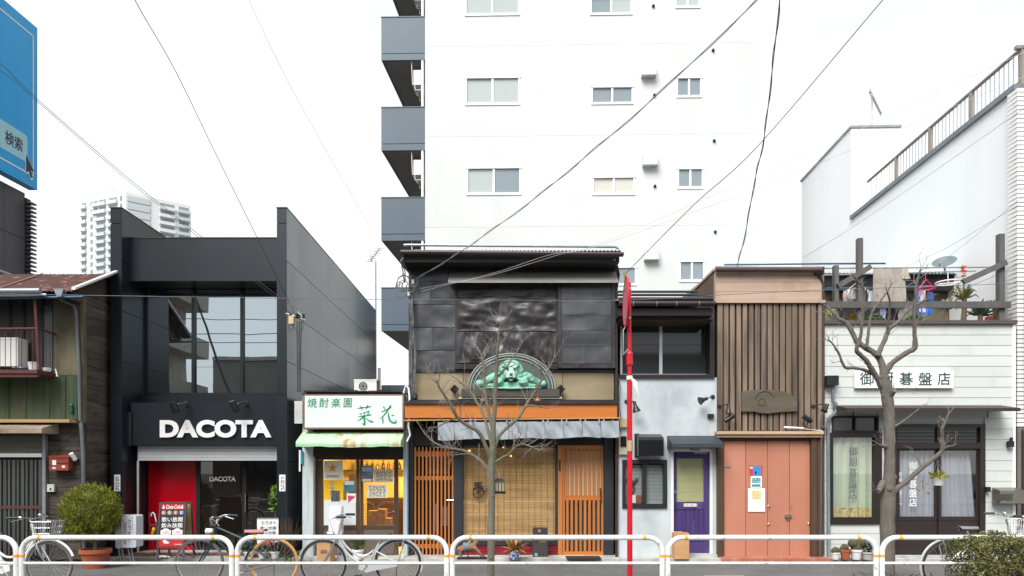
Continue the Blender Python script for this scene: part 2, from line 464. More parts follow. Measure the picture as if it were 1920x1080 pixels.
for k in range(2):
    xx = -9.6+k*1.35
    b = MB(); b.prism([(xx,Ye,ze+0.012),(xx+0.02,Ye,ze+0.012),(xx+0.02,Yr,zr+0.014),(xx,Yr,zr+0.014)], (0,0,0.012)); b.build('roof_batten', mat('bleached_batten%d'%k, c(150,128,116), rough=0.8), rf)
b = MB(); b.tube([V(XLO,Ye-0.05,PZ(549,Ye)), V(PX(80,Ye),Ye-0.05,PZ(547,Ye))], 0.045, 10); b.build('gutter', m_steel, h, smooth=True)
b = MB(); b.tube([V(XLO,Ye-0.02,PZ(559,Ye)), V(PX(88,Ye),Ye-0.02,PZ(553,Ye))], 0.02, 8); b.build('laundry_pole', m_alu, h, smooth=True)
b = MB(); b.tube([V(XLO,Ye+0.05,PZ(563,Ye)), V(PX(152,Ye),Ye+0.05,PZ(555,Ye))], 0.018, 8); b.build('laundry_pole', m_blue_pole, h, smooth=True)
b = MB(); b.prism([P(100,541,Ye), P(119,541,Ye), P(114,556,Ye), P(106,556,Ye)], (0,0.1,0)); b.build('rain_hopper', m_steel, h)
b = MB(); Yp = YH-0.06
b.tube([P(111,555,Ye+.05), P(116,563,Yp-.2), P(137,572,Yp), P(142,585,Yp), P(148,690,Yp), P(150,788,Yp)], 0.028, 10)
b.build('downpipe', m_pipe0, h, smooth=True)
b = MB(); b.tube([P(152,793,Yp), P(156,850,Yp), P(159,1044,Yp)], 0.032, 10); b.build('downpipe', m_pipe0, h, smooth=True)
# balcony
Yb = 10.95
bal = MB(); bal.box((XLO,Yb,PZ(700,Yb)),(PX(70,Yb),YH,PZ(693,Yb))); bo = bal.build('balcony', m_rustp, h)
prect('balcony_beam', m_rustp, bo, -70, 701, 70, 707, Yb+0.02, 0.05)
def bar(name, mt, par, pts, r, n=6): 
    q = MB(); q.tube(pts, r, n); return q.build(name, mt, par, smooth=True)
bar('post', m_rustp, bo, [P(73,694,Yb), P(69,616,Yb), P(65,556,Yb)], 0.022)
bar('top_rail', m_rustp, bo, [V(XLO,Yb,PZ(619,Yb)), P(70,616,Yb)], 0.018)
bar('top_rail', m_rustp, bo, [P(70,616,Yb), V(PX(70,Yb),YH-0.01,PZ(616,Yb))], 0.018)
for i in range(10):
    xx = 61-i*10.2
    bar('baluster', m_rustp, bo, [P(xx,692,Yb), P(xx,618,Yb)], 0.005)
for i in range(4):
    yy = Yb+0.1+i*0.1
    bar('baluster', m_rustp, bo, [V(PX(70,Yb),yy,PZ(692,Yb)), V(PX(70,Yb),yy,PZ(617,Yb))], 0.005)
# things on the balcony and by the wall
ac_white = mat('outdoor_unit_white', (0.74,0.74,0.71), rough=0.45, var=0.04, dirt=((0.5,0.48,0.42),0.5,(6,6,2),0.55,0.75))
def ac_unit(label, x0, y0, x1, y1, Y, d, base=None, fan=True, group=None):
    z0, z1 = PZ(y1,Y), PZ(y0,Y); xa, xb = PX(x0,Y), PX(x1,Y)
    r_ = root('air_conditioner', label, 'air conditioner', ((xa+xb)/2, Y+d/2, z0), group)
    q = MB(); q.box((xa,Y,z0+0.03),(xb,Y+d,z1)); q.build('casing', ac_white, r_)
    q = MB(); q.box((xa-0.006,Y-0.006,z1-0.02),(xb+0.006,Y+d+0.006,z1+0.008)); q.build('lid', ac_white, r_)
    for f in (0.12, 0.78):
        pbox('foot', m_steel, r_, (xa+(xb-xa)*f,Y+0.01,z0), (xa+(xb-xa)*(f+.1),Y+d-0.01,z0+0.03))
    if fan:
        cx, cz, rr = xa+(xb-xa)*.4, (z0+z1)/2, (z1-z0)*.36
        q = MB(); q.lathe((cx,Y-0.004,cz), [(rr,0.0),(rr,0.004)], 20, 'Y'); fo = q.build('fan_recess', m_black, r_)
        for k in range(3):
            q = MB(); q.torus((cx,Y-0.006,cz), rr*(.35+.3*k), 0.004, 'Y', 20, 4); q.build('grille_ring', ac_white, fo)
    return r_
zfl = PZ(693,Yb)
Ya = 11.12
ac_unit('off-white air conditioner standing on the rusty balcony', -18, 634, 33, 690, Ya, 0.24, fan=False)
b = MB(); zt = zfl+0.003
b.lathe((PX(63,11.08),11.08,zt), [(0.062,0),(0.082,0.115),(0.089,0.118),(0.089,0.13),(0.078,0.13),(0.06,0.02)], 20)
b.build('plastic_tub', m_white, smooth=True, label='white plastic tub on the rusty balcony floor', cat='tub')
b = MB(); b.sphere((PX(40,11.02),11.02,zt+0.03), (0.07,0.05,0.03), 12, 6)
b.build('folded_tarp', mat('blue_plastic', c(70,120,160), rough=0.4), smooth=True, label='bundle of blue plastic beside the tub on the balcony', cat='tarp')
b = MB(); b.lathe((PX(88,11.2),11.2,zt), [(0.05,0),(0.062,0.03),(0.066,0.06),(0.05,0.06)], 16)
b.build('plant_dish', m_white, smooth=True, label='low pale dish at the balcony end nearest the plaster pillar', cat='dish')
lb = root('letterbox', 'small red letterbox fixed to the weathered boards', 'letterbox', (PX(113,YH),YH-0.1,PZ(883,YH)))
q = MB(); q.rect(92,857,128,882,YH-0.16,0.13); q.build('body', m_redbox, lb)
q = MB(); q.prism([P(90,858,YH-.17), P(130,858,YH-.17), P(137,853,YH-.02), P(98,853,YH-.02)], (0,0,0.012)); q.build('lid', m_redbox, lb)
q = MB(); q.rect(98,863,105,872,YH-0.164,0.004); q.build('sticker', m_white, lb)
q = MB(); q.rect(98,876,104,879,YH-0.164,0.004); q.rect(116,873,122,877,YH-0.164,0.004); q.build('sticker', m_white, lb)
q = MB(); q.rect(106,868,126,869.5,YH-0.164,0.004); q.build('slot', m_black, lb)
sl = root('floodlight', 'small white floodlight above the red letterbox', 'lamp', (PX(140,YH),YH-0.02,PZ(860,YH)))
q = MB(); q.tube([P(133,850,YH-.13), P(141,862,YH-.06)], [0.035,0.04], 12); q.build('lamp_head', m_white, sl, smooth=True)
q = MB(); q.tube([P(141,862,YH-.06), P(145,860,YH-.02)], 0.022, 10); q.build('bracket', m_black, sl, smooth=True)
q = MB(); q.rect(88,908,101,922,YH-0.06,0.045); mbx = q.build('meter_box', mat('cream_plastic', c(206,214,196), rough=0.5), label='small cream switch box on the boards under the red letterbox', cat='switch box')
q = MB(); q.rect(93,915,96,919,YH-0.064,0.004); q.build('keyhole', m_black, mbx)
q = MB(); q.tube([P(128,815,YH-.05), P(108,842,YH-.05), P(97,856,YH-.1)], 0.004, 5); q.tube([P(146,813,YH-.04), P(143,838,YH-.05), P(139,855,YH-.05)], 0.004, 5); q.tube([P(128,815,YH-.05), P(146,813,YH-.04)], 0.004, 5)
q.build('flex', m_cable, sl)
# corner of knotted rope on balcony
q = MB(); 
for k in range(3): q.tube([P(103+k,692,Yb+.3), P(107-k,700,Yb+.28), P(105+k*2,706,Yb+.28)], 0.006, 5)
q.build('rope_knot', m_white, label='pale rope knotted at the corner of the rusty balcony', cat='rope')
q = MB(); q.lathe(P(134,775,YH-.04), [(0.018,0),(0.03,0.02),(0.026,0.11),(0.03,0.13),(0.012,0.16)], 12)
q.build('wall_lantern', mat('green_lantern', c(40,86,66), rough=0.4), label='small green lantern on the mossy plaster wall', cat='lantern')

# ------------------------------------------------------------------ dark building with the blue billboard, behind the old house
m_grpanel = mat('grey_cladding', c(92,90,92), rough=0.45, metal=0.2, scale=(1,1,1), var=0.07, rnd=0.05)
A0 = Vector((PX(0,18.65),18.65,0)); A1 = Vector((PX(70,20.0),20.0,0))
uu = (A1-A0).normalized(); nn = Vector((uu.y,-uu.x,0))
def plane_uv(x, y):     # photo pixel on the billboard plane -> (u, z)
    d = Vector(((x-960)/F, 1, -(y-879)/F))
    t = nn.dot(A0 - Vector((0,0,0)))/nn.dot(d)
    p = Vector((0,0,EYE)) + d*t
    return (p-A0).dot(uu), p.z
MBB = Matrix(((uu.x,0,nn.x,A0.x),(uu.y,0,nn.y,A0.y),(0,1,0,0),(0,0,0,1)))     # local x along the board, y up, z out
L1 = (A1-A0).length
tb = root('clad_building', 'tall dark grey clad building carrying the blue billboard', 'building', (-14.5,18,0))
bd = MB(MBB); bd.box((-6,0,-4.5),(L1-0.12,9.62,-0.3)); bd.build('core_wall', m_black, tb)
for i in range(8):
    for j in range(7):
        ua, ub = L1-0.13-(i+1)*0.75, L1-0.13-i*0.75-0.012
        q = MB(MBB); q.box((ua,j*1.38+0.004,-0.3),(ub,min(9.62,(j+1)*1.38-0.012),-0.27)); q.build('cladding_panel', m_grpanel, tb)
q = MB(MBB); q.box((L1-0.12,4.5,-0.6),(L1+0.06,9.5,-0.25)); q.build('louvre_back', m_black, tb)
for k in range(40):
    z = 4.6+k*0.122
    q = MB(MBB); q.prism([(L1-0.12,z,-0.28),(L1-0.12,z+0.05,-0.28),(L1-0.12,z+0.02,-0.08),(L1-0.12,z-0.03,-0.08)], (0.2,0,0)); q.build('louvre', m_grpanel, tb)
q = MB(MBB); ua, za = plane_uv(-10,478); ub, zb_ = plane_uv(80,508)
q.tube([(-4,7.06,-0.1),(L1+0.3,7.02,-0.1)], 0.05, 8); q.build('pipe', m_steel, tb, smooth=True)
m_bill = mat('blue_billboard', (.03,.40,.80), (.025,.36,.76), rough=0.35, scale=(1,1,0.3), var=0.05, dirt=((.02,.30,.66),0.4,(4,4,0.35),0.5,0.75))
bb = root('billboard', 'huge blue billboard with white border on the dark grey building', 'billboard', (-14,19.3,9.7))
zb0, zt0 = 9.765, 14.51
q = MB(MBB); q.box((-6,zb0,-0.25),(L1,zt0,0.0)); q.build('panel', m_bill, bb)
def border(u0,v0,u1,v1): 
    q = MB(MBB); q.box((u0,v0,0.003),(u1,v1,0.008)); q.build('border_line', m_white, bb)
bu = plane_uv(63,200)[0]
border(bu-0.035, zb0+0.32, bu, zt0-0.32); border(-6, zt0-0.36, bu, zt0-0.32); border(-6, zb0+0.32, bu, zb0+0.36)
m_btn = mat('pale_blue_print', c(170,220,235), rough=0.35, var=0.03)
u_, v_ = plane_uv(51.5,300)
q = MB(MBB); u1, vt = plane_uv(51,292); _, vb = plane_uv(51,330)
vb = zb0+0.62; vt = vb+0.78
n = 6; poly = [(-6,vb,0.003),(u1-0.1,vb,0.003)]+[(u1-0.1+0.1*math.sin(a*math.pi/2/n), vb+0.1-0.1*math.cos(a*math.pi/2/n), 0.003) for a in range(1,n)]+[(u1,vb+0.1,0.003),(u1,vt-0.1,0.003)]+[(u1-0.1+0.1*math.cos(a*math.pi/2/n), vt-0.1+0.1*math.sin(a*math.pi/2/n), 0.003) for a in range(1,n)]+[(u1-0.1,vt,0.003),(-6,vt,0.003)]
q.prism(poly, (0,0,0.005)); q.build('search_button', m_btn, bb)
m_ink = mat('dark_ink', (0.02,0.025,0.03), rough=0.5)
ua = plane_uv(9,300)[0]; ub = plane_uv(42,300)[0]
Mt = MBB @ Matrix.Translation((0,0,0.009))
text_on(Mt, 'lettering', '検索', ua, vb+0.2, ub, vb+0.58, m_ink, bb, off=0.012)
cu0 = plane_uv(48,310)[0]; cz = vb+0.22
arrow = [(0,0),(0,-.52),(.1,-.43),(.17,-.6),(.25,-.56),(.18,-.39),(.32,-.37)]
q = MB(MBB); q.prism([(cu0-0.02+a*1.16, cz+0.04+b_*1.16, 0.009) for a,b_ in arrow], (0,0,0.003)); q.build('cursor_outline', m_white, bb)
q = MB(MBB); q.prism([(cu0+a, cz+b_, 0.0125) for a,b_ in arrow], (0,0,0.003)); q.build('cursor_arrow', m_ink, bb)

# ------------------------------------------------------------------ distant white tower block
YT = 260.0
m_towerw = mat('tower_white', (0.60,0.615,0.62), rough=0.8, var=0.02)
m_towerg = mat('tower_recess', (0.20,0.225,0.235), rough=0.7, var=0.1, rnd=0.15)
m_towerb = mat('tower_bluegrey', (0.44,0.48,0.50), rough=0.7, var=0.03)
tw = root('tower_block', 'distant white high-rise with rows of balconies behind the black shopfront', 'building', (PX(255,YT),YT+15,0))
corner = V(PX(235,YT),YT,0)
ul = V(-math.cos(math.radians(20)),math.sin(math.radians(20)),0); ur = V(math.cos(math.radians(36)),math.sin(math.radians(36)),0)
def fac(o, u, nrm): return Matrix(((u.x,0,nrm.x,o.x),(u.y,0,nrm.y,o.y),(0,1,0,0),(0,0,0,1)))
Wl, Wr = 23.7, 23.0
ztop = PZ(360,YT)
pl = corner+ul*Wl; pr = corner+ur*Wr
q = MB(); q.prism([corner,pl,pl+ur*Wr,pr], (0,0,ztop)); q.build('core_wall', m_towerw, tw)
q = MB(); q.prism([corner+ul*4+ur*3+V(0,0,ztop),corner+ul*19+ur*3+V(0,0,ztop),corner+ul*19+ur*14+V(0,0,ztop),corner+ul*4+ur*14+V(0,0,ztop)], (0,0,2.2)); q.build('roof_house', m_towerw, tw)
q = MB(); 
for k in range(12): 
    pp = corner+ul*(1+k*1.9)+ur*0.4; q.tube([pp+V(0,0,ztop), pp+V(0,0,ztop+1.6)], 0.08, 4)
q.tube([corner+ul*2+ur*.4+V(0,0,ztop+1.6), corner+ul*22+ur*.4+V(0,0,ztop+1.6)], 0.08, 4); q.build('roof_railing', m_towerb, tw)
nl = V(-ul.y,ul.x,0); nl = nl if nl.y < 0 else -nl
nr = V(ur.y,-ur.x,0); nr = nr if nr.y < 0 else -nr
ML, MR = fac(corner, ul, nl), fac(corner, ur, nr)
def tower_opening(Mx, u0, u1, z0, z1, balc):
    if Mx is ML: u0, u1 = u0*.8, u1*.8
    q = MB(Mx); q.box((u0,z0,0.01),(u1,z1,0.06)); q.build('window', m_towerg, tw)
    if balc:
        q = MB(Mx); q.box((u0-0.3,z0-0.35,0.01),(u1+0.3,z0+0.85,0.9)); q.build('balcony', m_towerw if balc == 1 else m_towerb, tw)
for fl in range(13):
    zt_ = ztop-1.2-fl*2.93
    tower_opening(ML, 2.0, 3.4, zt_-1.9, zt_, 0)
    tower_opening(ML, 5.2, 10.8, zt_-2.2, zt_-0.1, 2 if 2 < fl else 1)
    if fl < 2: tower_opening(ML, 12.6, 17.0, zt_-2.2, zt_-0.1, 1)
    tower_opening(ML, 13.0 if fl >= 2 else 17.8, 18.6 if fl >= 2 else 20.6, zt_-2.2, zt_-0.1, 2 if fl >= 2 else 1)
    tower_opening(ML, 21.2, 22.8, zt_-2.0, zt_-0.3, 0)
    tower_opening(ML, 25.6, 28.6, zt_-2.2, zt_-0.1, 1)
    q = MB(MR); q.box((0.6,zt_-2.1,0.01),(8.4,zt_+0.1,0.35)); q.build('corner_glazing', m_towerb, tw)
    tower_opening(MR, 12.0, 17.0, zt_-2.3, zt_-0.1, 1)
    tower_opening(MR, 18.6, 22.2, zt_-2.3, zt_-0.1, 2)
# ------------------------------------------------------------------ black metal shopfront
m_dpanel = mat('black_steel_panel', (0.014,0.020,0.026), rough=0.3, metal=0.2, scale=(1.2,1.2,0.5), var=0.14, rnd=0.05, spec=0.6)
m_dside  = mat('dark_grey_panel', (0.10,0.118,0.13), rough=0.22, metal=0.7, scale=(0.8,0.8,0.25), var=0.2, rnd=0.05, spec=0.6, dirt=((0.045,0.055,0.062),0.7,(0.9,0.9,0.3),0.5,0.7))
m_dglass = glass('reflective_glazing', (1,1,1), 0.46, opaque=(0.01,0.012,0.014), wav=0.02, refl_col=(0.80,0.93,1.0))
m_doorglass = glass('dark_door_glass', (1,1,1), 0.05, opaque=(0.012,0.010,0.008))
m_redpanel = mat('red_gloss_panel', c(188,6,30,0.9), rough=0.25, var=0.06, scale=(1,1,1))
m_shutter = mat('shutter_aluminium', (0.52,0.55,0.56), rough=0.35, metal=0.3, var=0.05)
m_brick = mat('brown_floor_tile', c(132,82,64), c(100,70,58), rough=0.8, scale=(6,6,6), var=0.2, rnd=0.25)
XL0, XL1, XR0, XR1 = -7.06, -6.86, -4.134, -3.956
YB, ZT = 19.86, 6.18
d = root('metal_shopfront', 'black steel two-storey shopfront with tall side fins and glazed upper floor', 'building', (-5.5,12,0))
# fins
q = MB(); q.box((XL0+0.012,12.012,0),(XL1-0.012,YB,ZT-0.01)); q.build('fin_core', m_black, d)
q = MB(); q.box((XR0+0.012,12.012,0),(XR1-0.012,YB,ZT-0.01)); q.build('fin_core', m_black, d)
zj = [0.06,0.85,1.72,2.61,3.49,4.38,5.26,ZT]; yj = [12.0,14.68,17.36,YB]
for i in range(7):
    for j in range(3):
        pbox('wall_panel', m_dside, d, (XR1-0.012,yj[j]+0.005,zj[i]+0.005), (XR1,yj[j+1]-0.005,zj[i+1]-0.005))
        pbox('wall_panel', m_dpanel, d, (XL1-0.012,yj[j]+0.005,zj[i]+0.005), (XL1,yj[j+1]-0.005,zj[i+1]-0.005))
for z0, z1 in ((0.0,2.91),(2.92,5.91),(5.92,ZT)):
    pbox('fin_panel', m_dpanel, d, (XL0,12.0,z0), (XL1-0.0125,12.012,z1-0.003)); pbox('fin_panel', m_dpanel, d, (XR0,12.0,z0), (XR1-0.0125,12.012,z1-0.003))
    pbox('fin_panel', m_dpanel, d, (XR0,12.013,z0), (XR0+0.012,12.8,z1-0.003))
q = MB(); q.box((XL0-0.004,11.99,ZT),(XL1+0.004,YB,ZT+0.02)); q.build('coping', m_black, d)
q = MB(); q.box((XR0-0.004,11.99,ZT),(XR1+0.004,YB,ZT+0.02)); q.build('coping', m_black, d)
q = MB(); q.box((XL1,YB-0.1,0),(XR0,YB,5.5)); q.box((XL1,12.45,5.40),(XR0,YB-0.1,5.5)); q.build('rear_wall', m_black, d)
# fascia
zf0, zf1 = 4.97, PZ(447,12.25)
pbox('fascia_panel', m_dpanel, d, (XL1+0.002,12.25,zf0), (XL1+0.14,12.4,zf1)); pbox('fascia_panel', m_dpanel, d, (XL1+0.145,12.25,zf0), (XR0-0.002,12.4,zf1))
q = MB(); q.box((XL1,12.24,zf1),(XR0,12.45,zf1+0.02)); q.build('coping', m_black, d)
q = MB(); q.box((XL1+0.002,12.4,zf0+0.01),(XR0-0.002,13.2,zf0+0.1)); q.build('soffit', m_black, d)
# upper glazing
YG = 12.82
zg0 = PZ(740,YG)
g = MB(); g.box((XL1,YG+0.03,zg0),(XR0,YG+0.06,zf0)); gw = g.build('upper_window', m_void, d)
edges = [XL1+0.02, PX(364,YG), PX(455,YG), XR0-0.0]
for k in range(3):
    pbox('pane', m_dglass, gw, (edges[k]+0.03,YG,zg0+0.03), (edges[k+1]-0.03,YG+0.012,zf0-0.004))
for k in range(4):
    xx = edges[k] if k < 3 else edges[k]-0.03
    pbox('mullion', m_dpanel, gw, (xx-0.028,YG-0.05,zg0+0.031), (xx+0.028,YG+0.02,zf0-0.003))
pbox('sill_rail', m_dpanel, gw, (XL1+0.002,YG-0.06,zg0-0.03), (XR0-0.002,YG+0.05,zg0+0.03))
q = MB(); q.box((XL1+0.002,12.62,2.74),(XR0-0.002,12.9,zg0-0.032)); q.build('sill_panel', m_dpanel, d)
# sign band
ys = 12.2; zs0, zs1 = PZ(835,ys), PZ(755,ys)
q = MB(); q.box((PX(245,ys),ys,zs0),(XR0-0.003,12.62,zs1)); sg = q.build('sign_band', m_dpanel, d)
text('lettering', 'DACOTA', 300.5, 787.5, 509.5, 820.5, ys-0.022, m_white, sg, th=0.02, off=0.05, spacing=1.02)
def spot(px_, py_):
    r_ = None
    hd = MB(); a = P(px_,py_-6,ys-0.34); b_ = P(px_+9,py_+14,ys-0.26)
    hd.tube([a, a+(b_-a)*0.25, b_], [0.05,0.062,0.062], 14); lamp = hd.build('spotlight', m_blackmet, d, smooth=True)
    am = MB(); am.tube([a+(b_-a)*.5, P(px_+14,py_-2,ys-.28), P(px_+27,py_-3,ys-.12), P(px_+27,py_-1,ys-.02)], 0.012, 6); am.build('arm', m_black, lamp, smooth=True)
    pl_ = MB(); pl_.rect(px_+23,py_-9,px_+31,py_+3,ys-0.02,0.018); pl_.build('wall_plate', m_black, lamp)
spot(322,759); spot(434,758)
# roller shutter and guide
q = MB(); q.box((PX(255,12.3),12.36,1.74),(XR0-0.004,12.5,2.02)); shu = q.build('shutter_box', m_black, d)
for k in range(5):
    z = PZ(836+k*5.6,12.32)
    pbox('shutter_slat', m_shutter, shu, (PX(258,12.32),12.32,z-0.05), (XR0-0.006,12.345,z))
q = MB(); q.tube([V(PX(260,12.32),12.3,0.03), V(PX(260,12.32),12.3,PZ(864,12.3))], 0.02, 8); q.build('guide_rail', m_shutter, d, smooth=True)
q = MB(); q.box((XL1+0.001,12.45,0),(PX(262,12.5),12.8,zs0+0.1)); q.build('jamb', m_black, d)
q = MB(); q.rect(229,772,246,836,12.16,0.03); q.build('jamb_trim', m_black, d)
# entrance: red panel, door, interior
YD = 12.75
q = MB(); q.box((PX(278,YD),YD,0.05),(PX(369,YD),YD+0.04,1.9)); q.build('red_panel', m_redpanel, d)
q = MB(); q.box((XL1+0.002,YD+0.05,0),(XR0-0.002,YD+0.09,2.2)); q.build('backing', m_void, d)
q = MB(); q.box((XL1+0.002,12.5,1.9),(XR0-0.002,YD+0.05,2.0)); q.build('entrance_ceiling', m_void, d)
gx = [PX(372,YD), PX(459,YD), XR0-0.01]
q = MB(); q.box((gx[0]-0.03,YD+0.02,0.05),(gx[2],YD+0.045,1.9)); door = q.build('entrance_door', m_void, d)
for k in range(2):
    pbox('pane', m_doorglass, door, (gx[k]+0.04,YD,0.12), (gx[k+1]-0.04,YD+0.012,1.86))
for k in range(3):
    pbox('stile', m_black, door, (gx[k]-0.038,YD-0.02,0.06), (gx[k]+0.038,YD+0.019,1.89))
for k in range(2): pbox('bottom_rail', m_black, door, (gx[k]+0.04,YD-0.018,0.06), (gx[k+1]-0.04,YD+0.018,0.12))
q = MB(); q.tube([P(460,925,YD-.05), P(460,960,YD-.05)], 0.012, 8); q.build('door_handle', m_chrome, door, smooth=True)
text('lettering', 'DACOTA', 393, 893.5, 442, 902.5, YD-0.003, m_white, door, th=0.002, off=0.03)
m_bwood = mat('brown_interior', c(90,66,44), rough=0.6, scale=(2,2,12), var=0.3)
# tiled step
q = MB(); q.box((XL1+0.01,11.86,0.056),(PX(566,12.0),12.74,0.085)); stp = q.build('tiled_step', m_concrete, d)
for i in range(26):
    for j in range(4):
        x = XL1+0.02+i*0.12
        pbox('tile', m_brick, stp, (x,11.862+j*0.11,0.0855), (x+0.112,11.964+j*0.11,0.094))
# stickers on the fins
for x0, s in ((214,'カラオケ'),(523.5,'営業中')):
    q = MB(); q.rect(x0,890,x0+11.5,921,11.996,0.003); stq = q.build('sticker', m_white, d)
    scribble('lettering', x0+2, 893, x0+10, 919, 11.994, 2, m_ink, stq, seed=int(x0), vertical=True)

# ------------------------------------------------------------------ things in front of the black shopfront
# karaoke light box
YK = 11.25
kb_ = root('sign_box', 'white rounded karaoke sign box on thin legs beside the potted bush', 'sign', (PX(236,YK),YK,0))
def rbox(name, mt, par, x0,y0,x1,y1,Y,th,r=0.03,n=5):
    xa, xb, za, zb_ = PX(x0,Y), PX(x1,Y), PZ(y1,Y), PZ(y0,Y)
    poly = []
    for cx, cz, a0 in ((xb-r,za+r,-90),(xb-r,zb_-r,0),(xa+r,zb_-r,90),(xa+r,za+r,180)):
        for k in range(n+1):
            a = math.radians(a0+90*k/n); poly.append((cx+r*math.cos(a), Y, cz+r*math.sin(a)))
    q = MB(); q.prism(poly, (0,th,0)); return q.build(name, mt, par)
m_signpl = mat('white_acrylic', (0.66,0.68,0.74), rough=0.3, var=0.04)
cs = rbox('casing', mat('grey_plastic', (0.55,0.58,0.62), rough=0.4, var=0.04), kb_, 216.5,966,229,1028,YK,0.24)
rbox('face', m_signpl, kb_, 228,966,255,1027,YK-0.02,0.22)
text('lettering', 'カラオケ', 240, 973, 245.5, 1017, YK-0.0215, m_ink, kb_, th=0.001, vertical=True, off=0.01)
text('lettering', 'スナック', 246.5, 969, 249.5, 993, YK-0.0215, m_ink, kb_, th=0.001, vertical=True)
scribble('lettering', 231, 978, 238, 1020, YK-0.0215, 2, m_ink, kb_, seed=4, w=0.4, vertical=True)
for xx in (222,228,240,246):
    q = MB(); q.tube([P(xx,1026,YK+.1), V(PX(xx,YK),YK+.1,0.0)], 0.012, 6); q.build('leg', m_steel, kb_, smooth=True)
q = MB(); q.tube([V(PX(206,YK),YK-.02,0.012), V(PX(232,YK),YK+.1,0.014), V(PX(258,YK),YK-.02,0.012)], 0.012, 6); q.build('foot', m_steel, kb_, smooth=True)
q = MB(); q.tube([P(209,980,YK+.1), P(217,980,YK+.1)], 0.008, 6); q.build('catch', m_steel, kb_)
# A-board
YA = 11.55
ab = root('chalkboard', 'black A-frame menu board with red cola panels before the red wall', 'menu board', (PX(330,YA),YA,0.06))
m_bframe = mat('board_frame', c(74,62,62), rough=0.6, var=0.12, scale=(4,4,20))
m_board = mat('chalkboard_black', (0.016,0.017,0.019), rough=0.5, var=0.15)
zA0, zA1 = 0.27, PZ(941,YA); tilt = 0.22
H = zA1-zA0
MA = Matrix.Translation((PX(301,YA),YA-0.12,zA0)) @ Matrix.Rotation(math.radians(7),4,'Z') @ Matrix.Rotation(math.radians(90-9),4,'X')
Wb = 0.44
q = MB(MA); q.box((0.02,0.02,-0.012),(Wb-0.02,H-0.02,0.0)); q.build('board', m_board, ab)
for a, b_ in (((0,0,-0.015),(0.025,H,0.012)),((Wb-0.025,0,-0.015),(Wb,H,0.012)),((0.0252,0,-0.015),(Wb-0.0252,0.025,0.012)),((0.0252,H-0.025,-0.015),(Wb-0.0252,H,0.012))):
    q = MB(MA); q.box(a,b_); q.build('frame_bar', m_bframe, ab)
m_cola = mat('cola_red', c(200,24,34,0.9), rough=0.4, var=0.05)
q = MB(MA); q.box((0.03,H-0.12,0.001),(Wb-0.03,H-0.03,0.004)); cp = q.build('cola_panel', m_cola, ab)
text_on(MA, 'lettering', 'Coca-Cola', 0.11, H-0.108, Wb-0.10, H-0.042, m_white, cp, th=0.006, off=0.012, shear=0.3)
for xx in (0.055, Wb-0.085):
    q = MB(MA); q.prism([(xx,H-.11,.0045),(xx+.028,H-.11,.0045),(xx+.028,H-.07,.0045),(xx+.018,H-.055,.0045),(xx+.018,H-.04,.0045),(xx+.01,H-.04,.0045),(xx+.01,H-.055,.0045),(xx,H-.07,.0045)], (0,0,.002)); q.build('bottle_print', m_white, cp)
for k, (ch, co) in enumerate((('飲',(205,50,110)),('歌',(60,150,70)),('楽',(190,70,70)),('宴',(50,110,190)))):
    cxk = 0.075+k*0.095
    q = MB(MA); q.prism([(cxk+.042*math.cos(a*math.pi/7), H-.175+.042*math.sin(a*math.pi/7), .001) for a in range(14)], (0,0,.003)); dq = q.build('disc', mat('disc%d'%k, c(*co), rough=0.5), ab)
    text_on(MA, 'lettering', ch, cxk-.024, H-.2, cxk+.024, H-.15, m_white, dq, th=.006)
text_on(MA, 'lettering', '歌い放題', 0.05, H-.33, Wb-.05, H-.25, m_white, ab, th=.003, off=.008)
text_on(MA, 'lettering', '飲み放題', 0.05, H-.43, Wb-.05, H-.35, m_white, ab, th=.003, off=.008)
for k in range(2):
    u0 = 0.045+k*0.185
    q = MB(MA); q.box((u0,H-.545,.001),(u0+.165,H-.47,.004)); pq = q.build('price_tag', m_white, ab)
    q = MB(MA); q.prism([(u0+.08+.05*math.cos(a*math.pi/8), H-.47+.03*math.sin(a*math.pi/8), .001) for a in range(9)], (0,0,.003)); q.build('price_tag', m_white, ab)
    text_on(MA, 'lettering', '2,000' if k == 0 else '3,000', u0+.03, H-.53, u0+.135, H-.49, m_cola, pq, th=.006)
q = MB(MA); q.box((0.03,0.03,.001),(Wb-.03,0.13,.004)); cp2 = q.build('cola_panel', m_cola, ab)
text_on(MA, 'lettering', 'Coca-Cola', 0.28, 0.05, Wb-.05, 0.075, m_white, cp2, th=.006, shear=.3)
q = MB(MA); q.sphere((0.12,0.11,.006),(0.03,0.03,0.004),10,6); q.sphere((0.15,0.09,.006),(0.045,0.02,0.004),10,6); q.build('glass_print', m_white, cp2, smooth=True)
MA2 = Matrix.Translation((PX(301,YA)+0.01,YA+0.22,zA0)) @ Matrix.Rotation(math.radians(7),4,'Z') @ Matrix.Rotation(math.radians(90+9),4,'X')
q = MB(MA2); q.box((0.0,0,-0.02),(Wb,H,0.0)); q.build('rear_board', m_bframe, ab)
q = MB(MA2); q.box((0.03,0.03,0.001),(Wb-.03,H-.03,0.006)); q.build('rear_face', m_wood_tan, ab)
for u0 in (0.0, Wb-.035):
    for Mx in (MA, MA2):
        q = MB(Mx); q.box((u0,-0.215,-.02),(u0+.035,-0.001,.0)); q.build('leg', m_bframe, ab)
